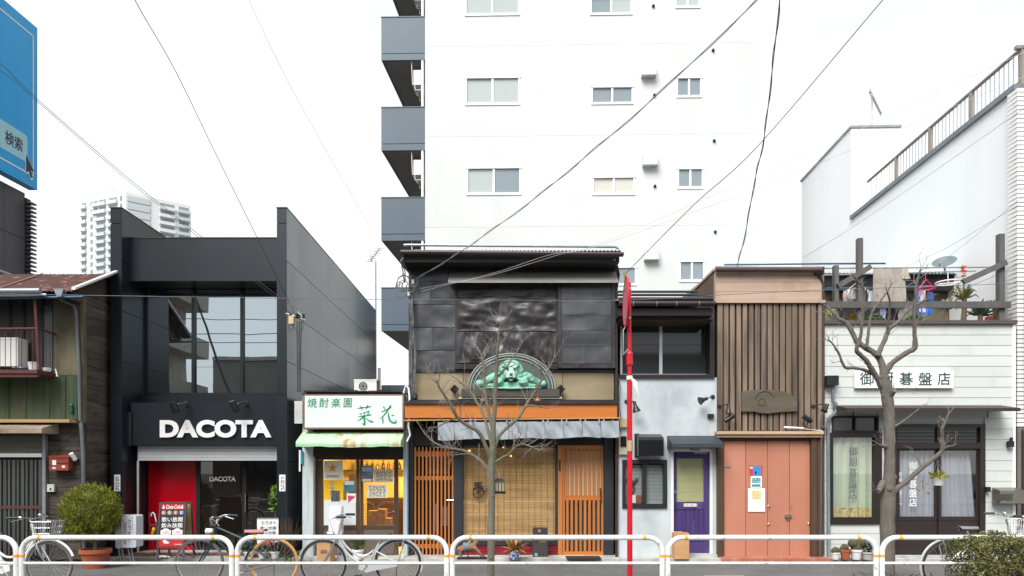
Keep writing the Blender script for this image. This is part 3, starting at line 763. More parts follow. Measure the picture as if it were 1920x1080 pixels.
# umbrella stand
YU = 11.9
us = root('umbrella_stand', 'rusty metal umbrella stand by the shop entrance', 'umbrella stand', (PX(286,YU),YU,0.08))
q = MB()
q.tube([P(279,960,YU),P(281,985,YU),P(290,1040,YU)],.006,5); q.tube([P(298,982,YU),P(300,1044,YU)],.008,5); q.tube([P(282,985,YU),P(300,983,YU)],.008,5); q.tube([P(283,1041,YU),P(303,1044,YU)],.008,5)
q.tube([P(282,985,YU+.18),P(300,983,YU+.18)],.006,5); q.tube([P(282,985,YU),P(282,985,YU+.18)],.006,5); q.tube([P(300,983,YU),P(300,983,YU+.18)],.006,5)
q.build('frame', mat('brown_rod', c(96,60,44), rough=.6), us, smooth=True)
um = root('umbrella', 'furled dark umbrella with pale hooked handle hanging in the stand', 'umbrella', P(297,1046,YU))
q = MB(); q.tube([P(283.5,968,YU-.02),P(284,963,YU-.02),P(287,961,YU-.02),P(290,964,YU-.02),P(293,978,YU-.02)],[.009,.011,.012,.012,.011],8); q.build('handle', mat('pale_grip', (.6,.66,.68), rough=.3), um, smooth=True)
q = MB(); q.tube([P(293,978,YU-.02),P(294.5,990,YU-.02),P(297,1020,YU-.02),P(299,1042,YU-.02)],[.012,.026,.02,.006],8); q.build('canopy', mat('slate_cloth', (.05,.07,.08), rough=.6), um, smooth=True)
q = MB(); q.sphere(P(288,994,YU-.03),(.03,.02,.05),10,6); q.sphere(P(286,1000,YU-.03),(.022,.02,.03),8,6)
q.build('cloth_bundle', mat('yellow_cloth', (.75,.45,.02), rough=.6), smooth=True, label='small yellow cloth tied to the umbrella stand', cat='cloth')
q = MB()
for k in range(7): q.sphere((PX(303,11.75)+R.uniform(-.09,.09),11.78+R.uniform(-.03,.03),.075+R.uniform(0,.02)),(.05,.035,.02),8,5)
q.build('plastic_bag', m_white, label='crumpled white plastic bag on the tiled step', cat='bag')
# hand-written karaoke placard leaning by the door
YW = 11.95
pc = root('placard', 'white hand-lettered karaoke placard leaning beside the entrance', 'sign', (PX(500,YW),YW,0.09))
q = MB(); q.rect(482,972,522,1021,YW,.02); q.build('board', m_white, pc)
q = MB(); q.rect(482,971,522,973,YW-.005,.028); q.build('edge_strip', m_steel, pc)
text('lettering','カラオケ',490,977,518,984,YW-.002,m_ink,pc,th=.001); text('lettering','歌い放題',488,987,518,993,YW-.002,m_ink,pc,th=.001); text('lettering','飲み放題',489,996,517,1002,YW-.002,m_ink,pc,th=.001)
for xx in (484,520):
    q = MB(); q.tube([P(xx,1020,YW+.02),P(xx,1047,YW+.02)],.008,6); q.build('leg', m_steel, pc)
# ------------------------------------------------------------------ small eatery with green lettered sign
YS = 12.0
m_pale = mat('pale_plaster', c(196,208,208), rough=0.8, scale=(2,2,1), var=0.08, bump=0.1, dirt=(c(120,128,124),0.7,(6,6,0.8),0.5,0.72))
m_brownframe = mat('brown_door_frame', c(74,58,46), rough=0.5, var=0.12)
m_greensign = mat('green_sign_paint', c(14,150,104,0.8), rough=0.5, var=0.04)
m_awn = mat('green_awning', c(208,236,204), c(172,226,180), rough=0.55, scale=(1.5,1.5,1.5), var=0.1, dirt=(c(176,112,54),0.9,(6,6,0.15),0.5,0.68))
m_clear = glass('clear_pane', (0.96,0.97,0.97), 0.03)
m_yel = mat('warm_plaster', (0.75,0.55,0.22), rough=0.8, var=0.1)
m_card = mat('cardboard', c(196,152,104), rough=0.8, var=0.08, scale=(3,3,10))
s = root('eatery', 'tiny eatery with white signboard, rust-stained green awning and warm lit interior', 'shop', (-2.77,YS,0))
xl, xr = PX(567,YS), PX(765,YS)-0.012
ztp = PZ(737,YS)
q = MB(); q.box((xl,YS,0),(PX(587,YS),YS+0.16,ztp-0.04)); q.build('pillar', m_pale, s)
q = MB(); q.box((PX(756,YS),YS,0),(xr,YS+0.16,ztp-0.04)); q.build('pillar', mat('pale_blue_post', c(168,186,196), rough=.6, var=.1, scale=(4,4,1)), s)
q = MB(); q.box((PX(587,YS),YS+0.02,PZ(856,YS)),(PX(756,YS),YS+0.16,ztp-0.04)); q.build('header', mat('dark_header', c(48,40,36), rough=.7), s)
q = MB(); q.box((xl-0.01,YS+0.02,ztp-0.04),(xr,15.2,ztp)); q.build('roof', m_black, s)
q = MB()
for k in range(9):
    x0 = PX(572+k*20,YS-.05); q.box((x0,YS-0.12+R.uniform(-.02,.02),ztp+0.001),(x0+PX(980,YS)*.98,YS+.3,ztp+.012+R.uniform(0,.03)))
q.build('roof_edging', m_blackmet, s)
q = MB(); q.box((xl,YS+.16,0),(xl+.06,15.2,ztp-.04)); q.build('side_wall', m_pale, s)
q = MB(); q.box((xr-.06,YS+.16,0),(xr,15.2,ztp-.04)); q.build('side_wall', m_yel, s)
q = MB(); q.box((xl+.06,14.6,0.0),(xr-.06,14.7,ztp-.04)); q.build('rear_wall', m_yel, s)
q = MB(); q.box((xl+.06,YS+.16,2.3),(xr-.06,14.6,2.36)); q.build('ceiling', mat('warm_ceiling', (.7,.6,.4), rough=.8), s)
q = MB(); q.box((xl+.06,YS+.16,0.02),(xr-.06,14.6,0.06)); q.build('shop_floor', m_concrete, s)
# dark counter, shelf with bottles and stools inside
q = MB(); q.box((PX(690,13.6),13.5,0.06),(xr-.07,13.9,1.02)); q.build('counter', mat('dark_counter', c(66,38,22), rough=.5), s)
q = MB(); q.box((PX(600,14.4),14.36,1.55),(xr-.07,14.58,1.58)); shf = q.build('shelf', m_brownframe, s)
for k in range(12):
    xx = -3.3+k*0.115; hh = R.uniform(.16,.26)
    bc = R.choice([(.05,.08,.03),(.12,.05,.02),(.2,.18,.12),(.03,.05,.03),(.3,.08,.04)])
    q = MB(); q.lathe((xx,14.45,1.581),[(.032,0),(.032,hh*.62),(.012,hh*.78),(.012,hh)],10); q.build('bottle', mat('bottle_glass%d'%k, bc, rough=.15), shf, smooth=True)
q = MB(); q.box((PX(655,14),13.95,.06),(PX(668,14),14.3,1.5)); q.build('cupboard', m_brownframe, s)
# sign box
ysn = 11.78
q = MB(); q.box((PX(568.5,ysn),ysn,PZ(804.5,ysn)),(PX(757.5,ysn),YS-.002,PZ(739,ysn))); sb = q.build('signboard', mat('brown_sign_frame', c(126,98,82), rough=.6, var=.15, scale=(5,5,5)), s)
q = MB(); q.rect(571.5,742,754.5,801.5,ysn-.004,.003); q.build('sign_face', mat('sign_white', c(226,234,232), rough=.4, var=.02), sb)
for ch, xa, xb in (('焼',576.5,594),('酎',599,616),('楽',621,638.5),('園',644,660)):
    text('lettering', ch, xa, 746.5, xb, 764, ysn-.006, m_greensign, sb, th=.002, off=.004, shear=.06)
def stroke(mb, pts, ws, Y):      # brush stroke in zoomed sign coordinates
    pts = [(560+x/9., 730+y/9.) for x, y in pts]; L, Rr = [], []
    for i, (x, y) in enumerate(pts):
        j = min(i+1, len(pts)-1); k = max(i-1, 0)
        dx, dy = pts[j][0]-pts[k][0], pts[j][1]-pts[k][1]; n_ = math.hypot(dx,dy) or 1
        w_ = ws[i]/9./2
        L.append(P(x-dy/n_*w_, y+dx/n_*w_, Y)); Rr.append(P(x+dy/n_*w_, y-dx/n_*w_, Y))
    for i in range(len(pts)-1): mb.add([L[i],L[i+1],Rr[i+1],Rr[i]], [(0,1,2,3)])
sai = [([(990,322),(1050,312),(1130,306),(1215,288)],[10,22,16,24]),([(1042,278),(1062,315),(1072,352)],[8,22,8]),([(1165,263),(1155,300),(1132,338)],[14,22,6]),
       ([(1195,366),(1130,388),(1052,404)],[24,14,4]),([(1025,398),(1045,415),(1062,438)],[6,22,10]),([(1098,392),(1112,408),(1118,428)],[6,18,8]),([(1188,380),(1172,412),(1148,436)],[8,20,6]),
       ([(1003,462),(1080,455),(1150,444),(1222,428)],[10,22,16,26]),([(1108,428),(1104,480),(1114,550),(1112,598)],[14,30,34,30]),([(1118,606),(1095,592),(1066,566)],[30,22,3]),
       ([(1092,464),(1050,505),(978,540)],[26,22,3]),([(1122,482),(1180,525),(1230,548),(1272,548)],[8,22,34,4])]
hana = [([(1388,384),(1450,362),(1510,332),(1562,298)],[8,24,18,26]),([(1420,288),(1444,310),(1462,338)],[8,24,6]),([(1556,262),(1532,300),(1500,345)],[22,20,5]),
        ([(1520,330),(1480,390),(1430,448),(1356,502)],[18,26,20,3]),([(1414,462),(1420,520),(1425,582)],[18,28,10]),
        ([(1512,392),(1518,460),(1538,525),(1580,560),(1632,568),(1655,548)],[16,30,32,34,34,6]),([(1652,556),(1634,530),(1610,505)],[20,14,3]),([(1608,436),(1588,444),(1562,440)],[22,20,4])]
for st_ in (sai, hana):
    q = MB()
    for pts_, w_ in st_: stroke(q, pts_, w_, ysn-.007)
    q.build('lettering', m_greensign, sb)
# awning: curved sheet with valance
def awn(u, v):
    X = PX(571,YS)+u*(PX(759,YS)-PX(571,YS))
    prof = [(0,809.5),(0.10,811),(0.26,818),(0.40,825),(0.46,828),(0.47,832),(0.465,838)]
    t = v*(len(prof)-1); i = min(int(t),len(prof)-2); f_ = t-i
    out = prof[i][0]*(1-f_)+prof[i+1][0]*f_; z1 = PZ(prof[i][1],YS-prof[i][0]); z2 = PZ(prof[i+1][1],YS-prof[i+1][0])
    sag = 0.008*math.sin(u*9)+.004*math.sin(u*31+1) if v > .6 else 0
    return (X, YS-.005-out+0.006*math.sin(u*17)*v, z1*(1-f_)+z2*f_+sag)
q = MB(); q.grid(awn, 60, 18); aw = q.build('awning', m_awn, s, smooth=True)
for u_ in (0.0, 1.0):
    pr_ = [awn(u_, k/12) for k in range(13)]
    q = MB(); q.prism([Vector(p) for p in pr_]+[Vector((pr_[0][0],YS-.005,pr_[-1][2]))], (0.004 if u_ else -0.004,0,0)); q.build('awning_end', m_awn, aw)
# sliding doors
Yd = YS+.14
dfr = MB(); dfr.rect(587,856,756,862,Yd,.05); dq = dfr.build('door_frame', m_brownframe, s)
for x0, x1, y0, y1 in ((587,606,862,1046),(668,674,862,1046),(675,681,862,1046),(738.5,747,862,1046),(606,668,985,992),(681,738.5,985,992),(606,668,1038,1046),(681,738.5,1038,1046)):
    prect('door_rail', m_brownframe, dq, x0+.1, y0+.1, x1-.1, y1-.1, Yd+(0.0 if x0 < 670 else .006), .04)
m_lowpanel = mat('door_panel_brown', c(104,92,86), rough=.5, var=.08)
prect('door_panel', m_lowpanel, dq, 606, 992.2, 668, 1037.8, Yd+.015, .01); prect('door_panel', m_lowpanel, dq, 681, 992.2, 738.5, 1037.8, Yd+.015, .01)
prect('pane', m_clear, dq, 606, 862, 668, 985, Yd+.02, .005); prect('pane', m_clear, dq, 681, 862, 738.5, 985, Yd+.024, .005)
# posters on the panes
def poster(name, label, x0,y0,x1,y1,Y, mt, cat='poster', group=None):
    q = MB(); q.rect(x0,y0,x1,y1,Y,.002); return q.build(name, mt, label=label, cat=cat, group=group)
Yp_ = Yd-.004
m_star = mat('star_gold', c(222,150,40), rough=.5); m_cream = mat('poster_cream', c(232,226,210), rough=.6, var=.02)
p1 = poster('poster','cream beer poster with a gold star in the eatery window',607.5,864,643,899,Yp_,m_cream)
q = MB(); cxs, czs, rs = PX(623.5,Yp_), PZ(877.5,Yp_), .092
q.prism([(cxs+(rs if k%2==0 else rs*.4)*math.sin(k*math.pi/5), Yp_-.002, czs+(rs if k%2==0 else rs*.4)*math.cos(k*math.pi/5)) for k in range(10)], (0,.0015,0)); q.build('star_emblem', m_star, p1)
text('lettering','SAPPORO',612,891,635.5,895.5,Yp_-.002,m_ink,p1,th=.001,off=.01)
p2 = poster('poster','yellow beer poster with black-edged lettering under the star poster',607.5,899.5,643.5,937.5,Yp_,mat('poster_yellow', c(240,190,20), rough=.5))
text('lettering','サッポロ',617.5,903,628.5,936,Yp_-.002,m_ink,p2,th=.0008,vertical=True,off=.06)
text('lettering','サッポロ',618.2,903.7,627.8,935.3,Yp_-.0032,m_white,p2,th=.0008,vertical=True,off=.0)
q = MB(); q.rect(621,920,637,940,Yp_-.005,.002); p2b = q.build('photo_print', mat('grey_photo', c(110,116,122), c(60,60,66), rough=.5, scale=(20,20,20)), label='small photo print stuck over the yellow beer poster', cat='photo')
poster('poster','plain white sheet covering the lower door pane',607.5,938,667,984.5,Yp_,mat('white_film', c(222,230,234), rough=.5, var=.02),'sheet')
p3 = poster('poster','teal flyer with a white strip on the left door',645,901,665,922,Yp_,mat('poster_teal', c(70,150,164), c(50,120,140), rough=.5, scale=(9,9,9)))
prect('print_block', m_cream, p3, 646, 902, 664, 909, Yp_-.002, .001)
p4 = poster('poster','white flyer with pink triangle below the teal flyer',650,925,667.5,943,Yp_-.003,m_white)
q = MB(); q.prism([P(652,929,Yp_-.005),P(667,931,Yp_-.005),P(653,943,Yp_-.005)],(0,.0012,0)); q.build('print_block', mat('poster_pink', c(206,80,96)), p4)
p5 = poster('poster','blue and grey picture poster on the right door pane',677.5,873,699.5,904,Yp_+.004,mat('poster_blue', c(120,140,160), c(60,80,104), rough=.5, scale=(8,8,8)))
prect('print_block', mat('poster_sky', c(170,190,205)), p5, 679, 875, 698, 884, Yp_+.002, .001); prect('print_block', m_cream, p5, 680, 898, 697, 903, Yp_+.002, .001)
m_note = mat('note_paper', c(214,200,176), rough=.7, var=.03)
p6 = poster('paper_note','tan handwritten note on the right door pane',701,880,737.5,904.5,Yp_+.004,m_note,'notice')
scribble('handwriting',704,883,735,902,Yp_+.002,3,m_ink,p6,seed=21,w=.5)
p7 = poster('paper_note','cream handwritten note lower on the right door pane',688.5,908.5,726,933.5,Yp_+.004,m_cream,'notice')
scribble('handwriting',692,911,723,932,Yp_+.002,4,m_ink,p7,seed=23,w=.5)
# lamp inside
lr = root('ceiling_lamp', 'warm lamp glowing under the eatery ceiling', 'lamp', (-2.15,13.1,2.1))
q = MB(); q.box((-2.6,13.0,2.24),(-1.95,13.2,2.29)); q.build('lamp_body', mat('lamp_glow', (1,.72,.28), emit=3.0), lr)
ld = bpy.data.lights.new('eatery_light','AREA'); ld.energy, ld.color, ld.shape, ld.size, ld.size_y = 34, (1,.66,.22), 'RECTANGLE', .6, .18
lo_ = bpy.data.objects.new('bulb', ld); COL.objects.link(lo_); lo_.parent = lr; lo_.location = (-.12,0,.12)
# boxes inside
for k, (x0,y0,x1,y1,yy) in enumerate(((690,958,712,985,12.75),(706,972,732,986,12.7),(708,955,722,972,12.72))):
    q = MB(); q.box((PX(x0,yy),yy,PZ(y1,yy)),(PX(x1,yy),yy+.25,PZ(y0,yy))); q.build('carton', mat('inner_card%d'%k, c(150,110,66), rough=.8), label=['brown carton with open flaps behind the eatery glass','wide flat carton behind the eatery glass','small white-taped carton stacked on the flat carton'][k], cat='box')
q = MB(); q.box((PX(686,12.7),12.7,.06),(PX(734,12.7),13.05,PZ(986,12.7)-.005)); q.build('low_table', m_brownframe, label='low brown table carrying cartons inside the eatery', cat='table')
# light sign box standing in front of the door
ss_ = root('sign_box', 'blank white rounded sign box standing before the eatery door', 'sign', (PX(624,11.75),11.75,0.06))
rbox('casing', m_signpl, ss_, 616,948,640,1004,11.7,.16,.035)
rbox('side_casing', m_white, ss_, 618.5,951,637.5,1001,11.692,.01,.03)
for xx in (622,634):
    q = MB(); q.tube([P(xx,1003,11.78), V(PX(xx,11.78),11.78,.06)],.012,6); q.build('leg', m_steel, ss_)
# carton and flowers by the step
cb = root('cardboard_box', 'open brown cardboard box beside the eatery pillar', 'box', (PX(603,11.5),11.5,0))
Mc = Matrix.Translation((PX(592,11.4),11.45,0.0)) @ Matrix.Rotation(math.radians(-8),4,'Z')
q = MB(Mc); q.box((0,0,0.0),(.24,.2,.36)); q.build('body', m_card, cb)
q = MB(Mc); q.prism([(0,0,.36),(.24,0,.36),(.24,-.06,.45),(0,-.06,.45)],(0,.004,0)); q.build('flap', m_card, cb)
q = MB(Mc); q.box((.07,-.002,.18),(.19,-.0005,.24)); q.build('print', mat('card_print', c(140,90,60)), cb)
def leaves(mb, ctr, rad, n, size, seed=0, up=0.4, aspect=2.2, hollow=0.0):
    rr = random.Random(seed)
    for _ in range(n):
        while True:
            p = Vector((rr.uniform(-1,1),rr.uniform(-1,1),rr.uniform(-1,1)))
            if hollow < p.length <= 1: break
        ctrp = Vector(ctr)+Vector((p.x*rad[0],p.y*rad[1],p.z*rad[2]))
        d_ = (p.normalized()+Vector((rr.uniform(-.6,.6),rr.uniform(-.6,.6),rr.uniform(-.2,.6)+up))).normalized()
        s_ = d_.orthogonal().normalized(); s_ = Matrix.Rotation(rr.uniform(0,6.3),3,d_) @ s_
        L = size*rr.uniform(.6,1.3); w_ = L/aspect/2
        mb.add([ctrp-d_*L*.5, ctrp+s_*w_, ctrp+d_*L*.5, ctrp-s_*w_], [(0,1,2,3)])
def pot(name, mt, par, ctr, r0, r1, hgt, rim=True):
    q = MB(); z = [(r0,0),(r1,hgt*.8),(r1*1.1,hgt*.8),(r1*1.1,hgt),(r1*.95,hgt),(r1*.93,hgt*.9)] if rim else [(r0,0),(r1,hgt),(r1*.92,hgt),(r1*.9,hgt*.9)]
    q.lathe(ctr, z, 20); return q.build(name, mt, par, smooth=True)
m_leafg = mat('leaf_green', (.055,.10,.025), rough=.5, var=.4, scale=(20,20,20)); m_soil = mat('soil', (.03,.022,.015), rough=1)
fp = root('potted_flowers', 'red flowers in a white bucket by the eatery step', 'plant', (PX(671,11.6),11.6,.06))
pot('bucket', m_white, fp, (PX(671,11.6),11.6,.06), .07,.09,.17)
q = MB(); leaves(q,(PX(671,11.6),11.6,.33),(.13,.11,.12),150,.07,3); q.build('foliage', m_leafg, fp)
q = MB(); leaves(q,(PX(670,11.6),11.6,.42),(.13,.1,.04),60,.05,4,aspect=1.2); q.build('blossom', mat('red_petals', (.55,.02,.05), rough=.5, var=.3), fp)
ac_unit('white air conditioner on the flat roof above the eatery sign', 664, 712, 706, 736.5, 12.55, .3, fan=True)
# white pipe at the sign end
q = MB(); q.tube([P(757,737,11.9),P(761,722,11.9),P(766,728,11.88),P(768,745,11.86),P(766,800,11.86),P(769,815,11.86),P(763,828,11.86)],.018,8)
q.build('drain_hose', m_white, smooth=True, label='white drain hose curling down between eatery sign and wooden beam', cat='hose')

# ------------------------------------------------------------------ tin-clad house with the lion crest
YN = 12.0
m_tin = mat('dark_tin_sheet', (0.078,0.081,0.090), (0.112,0.116,0.127), rough=0.34, metal=0.5, scale=(1.5,1.5,1.5), var=0.25, rnd=0.12, dirt=((0.055,0.044,0.044),0.6,(2,2,2),0.52,0.7), spec=.6)
m_tin2 = mat('brown_tin_sheet', (0.045,0.044,0.047), (0.070,0.070,0.076), rough=0.36, metal=0.4, scale=(2,2,2), var=0.3, dirt=((0.03,0.02,0.018),0.8,(2.5,2.5,4),0.5,0.64), spec=.6)
m_tanmet = mat('tan_metal_band', c(150,134,104), c(176,160,130), rough=0.42, metal=0.35, scale=(1.0,1.0,1.5), var=0.12)
m_orange = mat('orange_cedar', c(222,134,52,0.85), c(196,108,40,0.85), rough=0.5, scale=(0.8,0.8,14), var=0.2, rnd=0.08)
m_orangev = mat('orange_cedar_upright', c(212,138,70,0.82), c(180,106,52,0.82), rough=0.5, scale=(14,14,0.8), var=0.2, rnd=0.12)
m_cloth = mat('noren_grey', c(158,166,174), rough=0.9, scale=(6,6,6), var=0.05)
m_patina = mat('verdigris', c(160,220,198), c(118,190,164), rough=0.6, scale=(6,6,6), var=0.15, dirt=(c(54,92,70),0.7,(9,9,9),0.5,0.7))
m_crest = mat('crest_slate', c(88,98,96), c(68,80,78), rough=0.6, scale=(3,3,3), var=0.15)
m_copper = mat('copper', c(160,98,80), rough=0.4, metal=0.2)
m_bluegrey = mat('painted_black_post', (0.02,0.024,0.03), rough=0.5, var=.2)
n_ = root('tin_house', 'two-storey house clad in dark crumpled tin above a cedar shopfront', 'building', (0,YN,0))
xa, xb = PX(766,YN), PX(1157,YN)
zw0, zw1 = PZ(752,YN), PZ(480,YN)
q = MB(); q.box((xa,YN+.03,zw0),(xb,16.5,zw1)); q.build('core_wall', m_tin2, n_)
q = MB(); q.box((xa,16.4,0),(xb,16.5,zw0)); q.box((xa,YN+.35,0),(xa+.04,16.4,zw0)); q.box((xb-.04,YN+.35,0),(xb,16.4,zw0)); q.build('ground_floor_wall', m_black, n_)
_sid = [0]
def sheet(name, mt, par, x0,y0,x1,y1,Y,amp=.008,sx=2.2,sz=2.2,seed=None,nu=16,nv=8,off=.012):
    _sid[0] += 1; sd_ = seed or _sid[0]*3.7
    X0,X1,Z0,Z1 = PX(x0,Y),PX(x1,Y),PZ(y1,Y),PZ(y0,Y)
    def fn(u,v):
        X = X0+u*(X1-X0); Z = Z0+v*(Z1-Z0)
        e = min(1, 6*min(u,1-u,v,1-v)+.15)
        wx = .25*mnoise.noise((X*1.7,Z*1.7,sd_+5))
        nz = mnoise.noise(((X+wx)*sx+sd_, (Z+wx)*sz, sd_)) + .5*mnoise.noise((X*sx*2.3, Z*sz*2.3+sd_, 1.3))
        return (X, Y-off-amp*nz*e, Z)
    q = MB(); q.grid(fn,nu,nv)
    # returned edges so that the sheet is a solid lap, not a card
    q.box((X0,Y-off+amp,Z0),(X1,Y+.02,Z1))
    return q.build(name, mt, par, smooth=True)
# corner strips
prect('corner_strip', m_tin2, n_, 766, 492, 775, 752, YN-.015, .05)
prect('corner_strip', m_tin2, n_, 1152, 492, 1158, 752, YN-.015, .05)
tops = [775,850,945,1042,1152]
for k in range(4): sheet('tin_sheet', m_tin, n_, tops[k]+.3, 490, tops[k+1]-.3, 527.6, YN, amp=.012, sx=3, sz=3)
rows = [(528,571,808),(571.6,614,0),(614.6,657,812),(657.6,698,0)]
for y0, y1, sp in rows:
    cuts = [775, sp, 856] if sp else [775, 856]
    for k in range(len(cuts)-1): sheet('tin_sheet', m_tin, n_, cuts[k]+.3, y0+.2, cuts[k+1]-.3, y1-.2, YN, amp=.014, sx=2.6, sz=3)
# crumpled sheets over the old window
for k, (x0,y0,x1,y1) in enumerate(((858,541,952.7,559),(953.3,541,1043,559),(858,559.5,952.7,622),(953.3,559.5,1043,622))):
    sheet('crumpled_sheet', m_tin2, n_, x0,y0,x1,y1, YN-.01, amp=.04 if k > 1 else .02, sx=2.3, sz=4.4, nu=48, nv=32 if k > 1 else 8, off=.055 if k > 1 else .03)
sheet('crumpled_sheet', m_tin2, n_, 856,623.5,1043.5,681, YN-.015, amp=.035, sx=8, sz=3.0, nu=80, nv=22, off=.05)
prect('window_sill', m_tin2, n_, 852,682,1045,692, YN-.09, .09)
prect('window_head', m_tin2, n_, 855,530,1045,540.5, YN-.05, .05)
for xx in (853.5,1043.5): prect('window_jamb', m_black, n_, xx, 540.7, xx+4, 681.7, YN-.06, .06)
q = MB(); Yw = YN-.30
q.prism([V(PX(843,YN),Yw,PZ(527,Yw)), V(PX(843,YN),YN-.013,PZ(515,YN)+.04), V(PX(843,YN),YN-.013,PZ(515,YN)+.01), V(PX(843,YN),Yw,PZ(530,Yw))], (PX(1155,YN)-PX(843,YN),0,0))
q.build('window_hood', mat('hood_zinc', c(160,157,153), rough=.5, metal=.1, var=.1), n_)
for xx in (856,1045):
    q = MB(); q.tube([P(xx,531,YN-.26),P(xx,552,YN-.03)],.01,5); q.tube([P(xx,550,YN-.26),P(xx,551,YN-.03)],.01,5); q.build('hood_bracket', m_black, n_)
# boxed shutter housing
q = MB(); q.rect(1046,529,1154,690,YN-.10,.10); hb = q.build('shutter_housing', m_tin2, n_)
ys_ = [533,562,591,620,650,682]
for k in range(5):
    cuts = [1053, 1097 if k in (4,) else 0, 1146]; cuts = [v for v in cuts if v]
    for j in range(len(cuts)-1): sheet('housing_sheet', m_tin, hb, cuts[j]+.2, ys_[k]+.3, cuts[j+1]-.2, ys_[k+1]-.3, YN-.10, amp=.01, sx=2, sz=2)
for r_ in ((1046,529.5,1052.5,690),(1146.5,529.5,1154,690)): prect('housing_edge', m_tin2, hb, *r_, YN-.125, .025)
prect('housing_edge', m_tin2, hb, 1052.7,682.5,1146.3,690, YN-.125, .025)
prect('tin_skirt', m_tin2, n_, 775.3,692.5,1151.7,698, YN-.03, .03)
# tan band
for k, (x0,x1) in enumerate(((775,868),(868.6,945),(945.6,1055),(1055.6,1151))): sheet('band_sheet', m_tanmet, n_, x0+.2,699,x1-.2,749.5,YN,amp=.006,sx=1.5,sz=1.5,off=.006,nv=5)
# roof and eaves
Yv = 11.5
zv = PZ(478,Yv)
q = MB(); q.box((PX(756,Yv),Yv+.04,PZ(490,Yv)),(PX(1162,Yv),YN+.02,PZ(474,Yv))); q.build('eaves', mat('eaves_dark', c(34,26,24), rough=.7), n_)
def rp_(u,v):
    X = PX(752,Yv)+u*(PX(1166,Yv)-PX(752,Yv)); return (X, Yv+v*2.6, PZ(470,Yv)+v*.62+.012*math.sin(X*2*math.pi/.064))
q = MB(); q.grid(rp_, 360, 2); 
rfn = q.build('roof', mat('roof_iron', c(120,128,130), rough=.5, metal=.3, var=.2, scale=(4,1,4)), n_, smooth=True)
q = MB(); q.grid(lambda u,v: (PX(752,Yv)+u*(PX(1166,Yv)-PX(752,Yv)), Yv+2.6+v*2.6, PZ(470,Yv)+.62-v*.62), 2, 2); q.build('rear_slope', m_tin2, rfn)
q = MB(); q.tube([V(PX(752,Yv),Yv-.03,PZ(474,Yv)),V(PX(1166,Yv),Yv-.03,PZ(478,Yv))],.042,8); q.build('gutter', mat('brown_gutter', c(52,40,38), rough=.5), n_, smooth=True)
q = MB(); q.tube([P(757,460,Yv+.1),P(765,459.5,Yv+.1),P(1155,463,Yv+.1),P(1160,467,Yv+.1)],.022,8); q.build('roof_pipe', m_steel, rfn, smooth=True)
q = MB(); q.rect(1158,473,1170,478,Yv,.1); q.build('gutter_end', m_black, n_)
q = MB(); q.tube([P(1152,486,Yv),P(1157,500,11.8),P(1160,515,11.9),P(1156,540,11.9),P(1156,1045,11.95)],.025,8); q.build('downpipe', mat('brown_pipe', c(58,40,34), rough=.5), n_, smooth=True)
# lion crest
cr = root('lion_crest', 'verdigris lion head relief on a grey arched plaque', 'relief', P(959,745,YN))
Yc = YN-.13
q = MB(); poly = [P(959+82*math.cos(a*math.pi/28), 729-66*math.sin(a*math.pi/28), Yc+.02) for a in range(29)]; q.prism(poly,(0,.1,0)); q.build('arch_plaque', m_crest, cr)
for rr_, off_ in ((1.0,.0),(.94,.004),(.86,.008)):
    q = MB(); q.tube([P(959+82*rr_*math.cos(a*math.pi/40), 729-66*rr_*math.sin(a*math.pi/40), Yc+.015-off_) for a in range(41)],.011 if rr_ > .9 else .007,6); q.build('moulding', mat('crest_rim%d'%int(rr_*100), c(160,172,166), rough=.5), cr, smooth=True)
q = MB(); q.rect(865,729.5,1049,743.5,Yc-.05,.17); q.build('plinth', mat('crest_plinth', c(74,70,64), rough=.7, var=.2, scale=(4,4,9)), cr)
q = MB(); q.rect(860,744,1054,748,Yc-.02,.14); q.build('plinth_ledge', mat('plinth_pale', c(176,172,150), rough=.6), cr)
E1 = [(958,697,14.5,15,.13),(958,704,8.5,7.5,.185),(958,700,4.2,6,.20),(953.5,706.5,5.5,4.5,.175),(962.5,706.5,5.5,4.5,.175),(958,711,5,4.5,.15),
      (951,688.5,5,3.2,.165),(965,688.5,5,3.2,.165),(958,684,9,6,.14),(944.5,684.5,4.2,4.8,.15),(971.5,684.5,4.2,4.8,.15),
      (958,722,60,6.5,.06),(958,727.5,62,3.2,.11),(981,715,11,9,.13),(981,716,6,5,.155),(935,715,11,9,.13),(935,716,6,5,.155),
      (899,719.5,8,8,.11),(1017,719.5,8,8,.11),(899,719.5,4,4,.13),(1017,719.5,4,4,.13)]   # relief: (cx, cy, rx, ry, height) in photo pixels
for k in range(60):      # mane: a thick collar arching round the face
    a_ = math.radians(-30+k*(240/59)); E1.append((958-18.5*math.cos(a_), 699-19.5*math.sin(a_), 6.2, 6.2, .10))
for k in range(9):       # shoulders sweeping down to the scrolls
    t_ = k/8; yy_ = 706+13*t_**1.3; E1.append((930-27*t_, yy_, 10-4*t_, 9-4.5*t_, .10-.04*t_)); E1.append((986+27*t_, yy_, 10-4*t_, 9-4.5*t_, .10-.04*t_))
def relief(xp, yp):
    hgt = 0
    for cx, cy, rx, ry, hh in E1:
        k = 1-((xp-cx)/rx)**2-((yp-cy)/ry)**2
        if k > 0: hgt = max(hgt, hh*min(1, math.sqrt(k)*1.12))
    if hgt > 0 and yp < 724:
        r_ = math.hypot(xp-958,yp-699)
        if r_ > 14: hgt += .004*math.sin(math.atan2(yp-699,xp-958)*16+r_*.5)
        for ex in (951.5,964.5):
            if math.hypot(xp-ex,(yp-692.5)*1.5) < 2.4: hgt -= .035
        if abs(yp-708.6) < 1.1 and abs(xp-958) < 6.5: hgt -= .05
    return hgt
gw_, gh_ = 134*2, 62*2
pts_, idx, fcs = [], {}, []
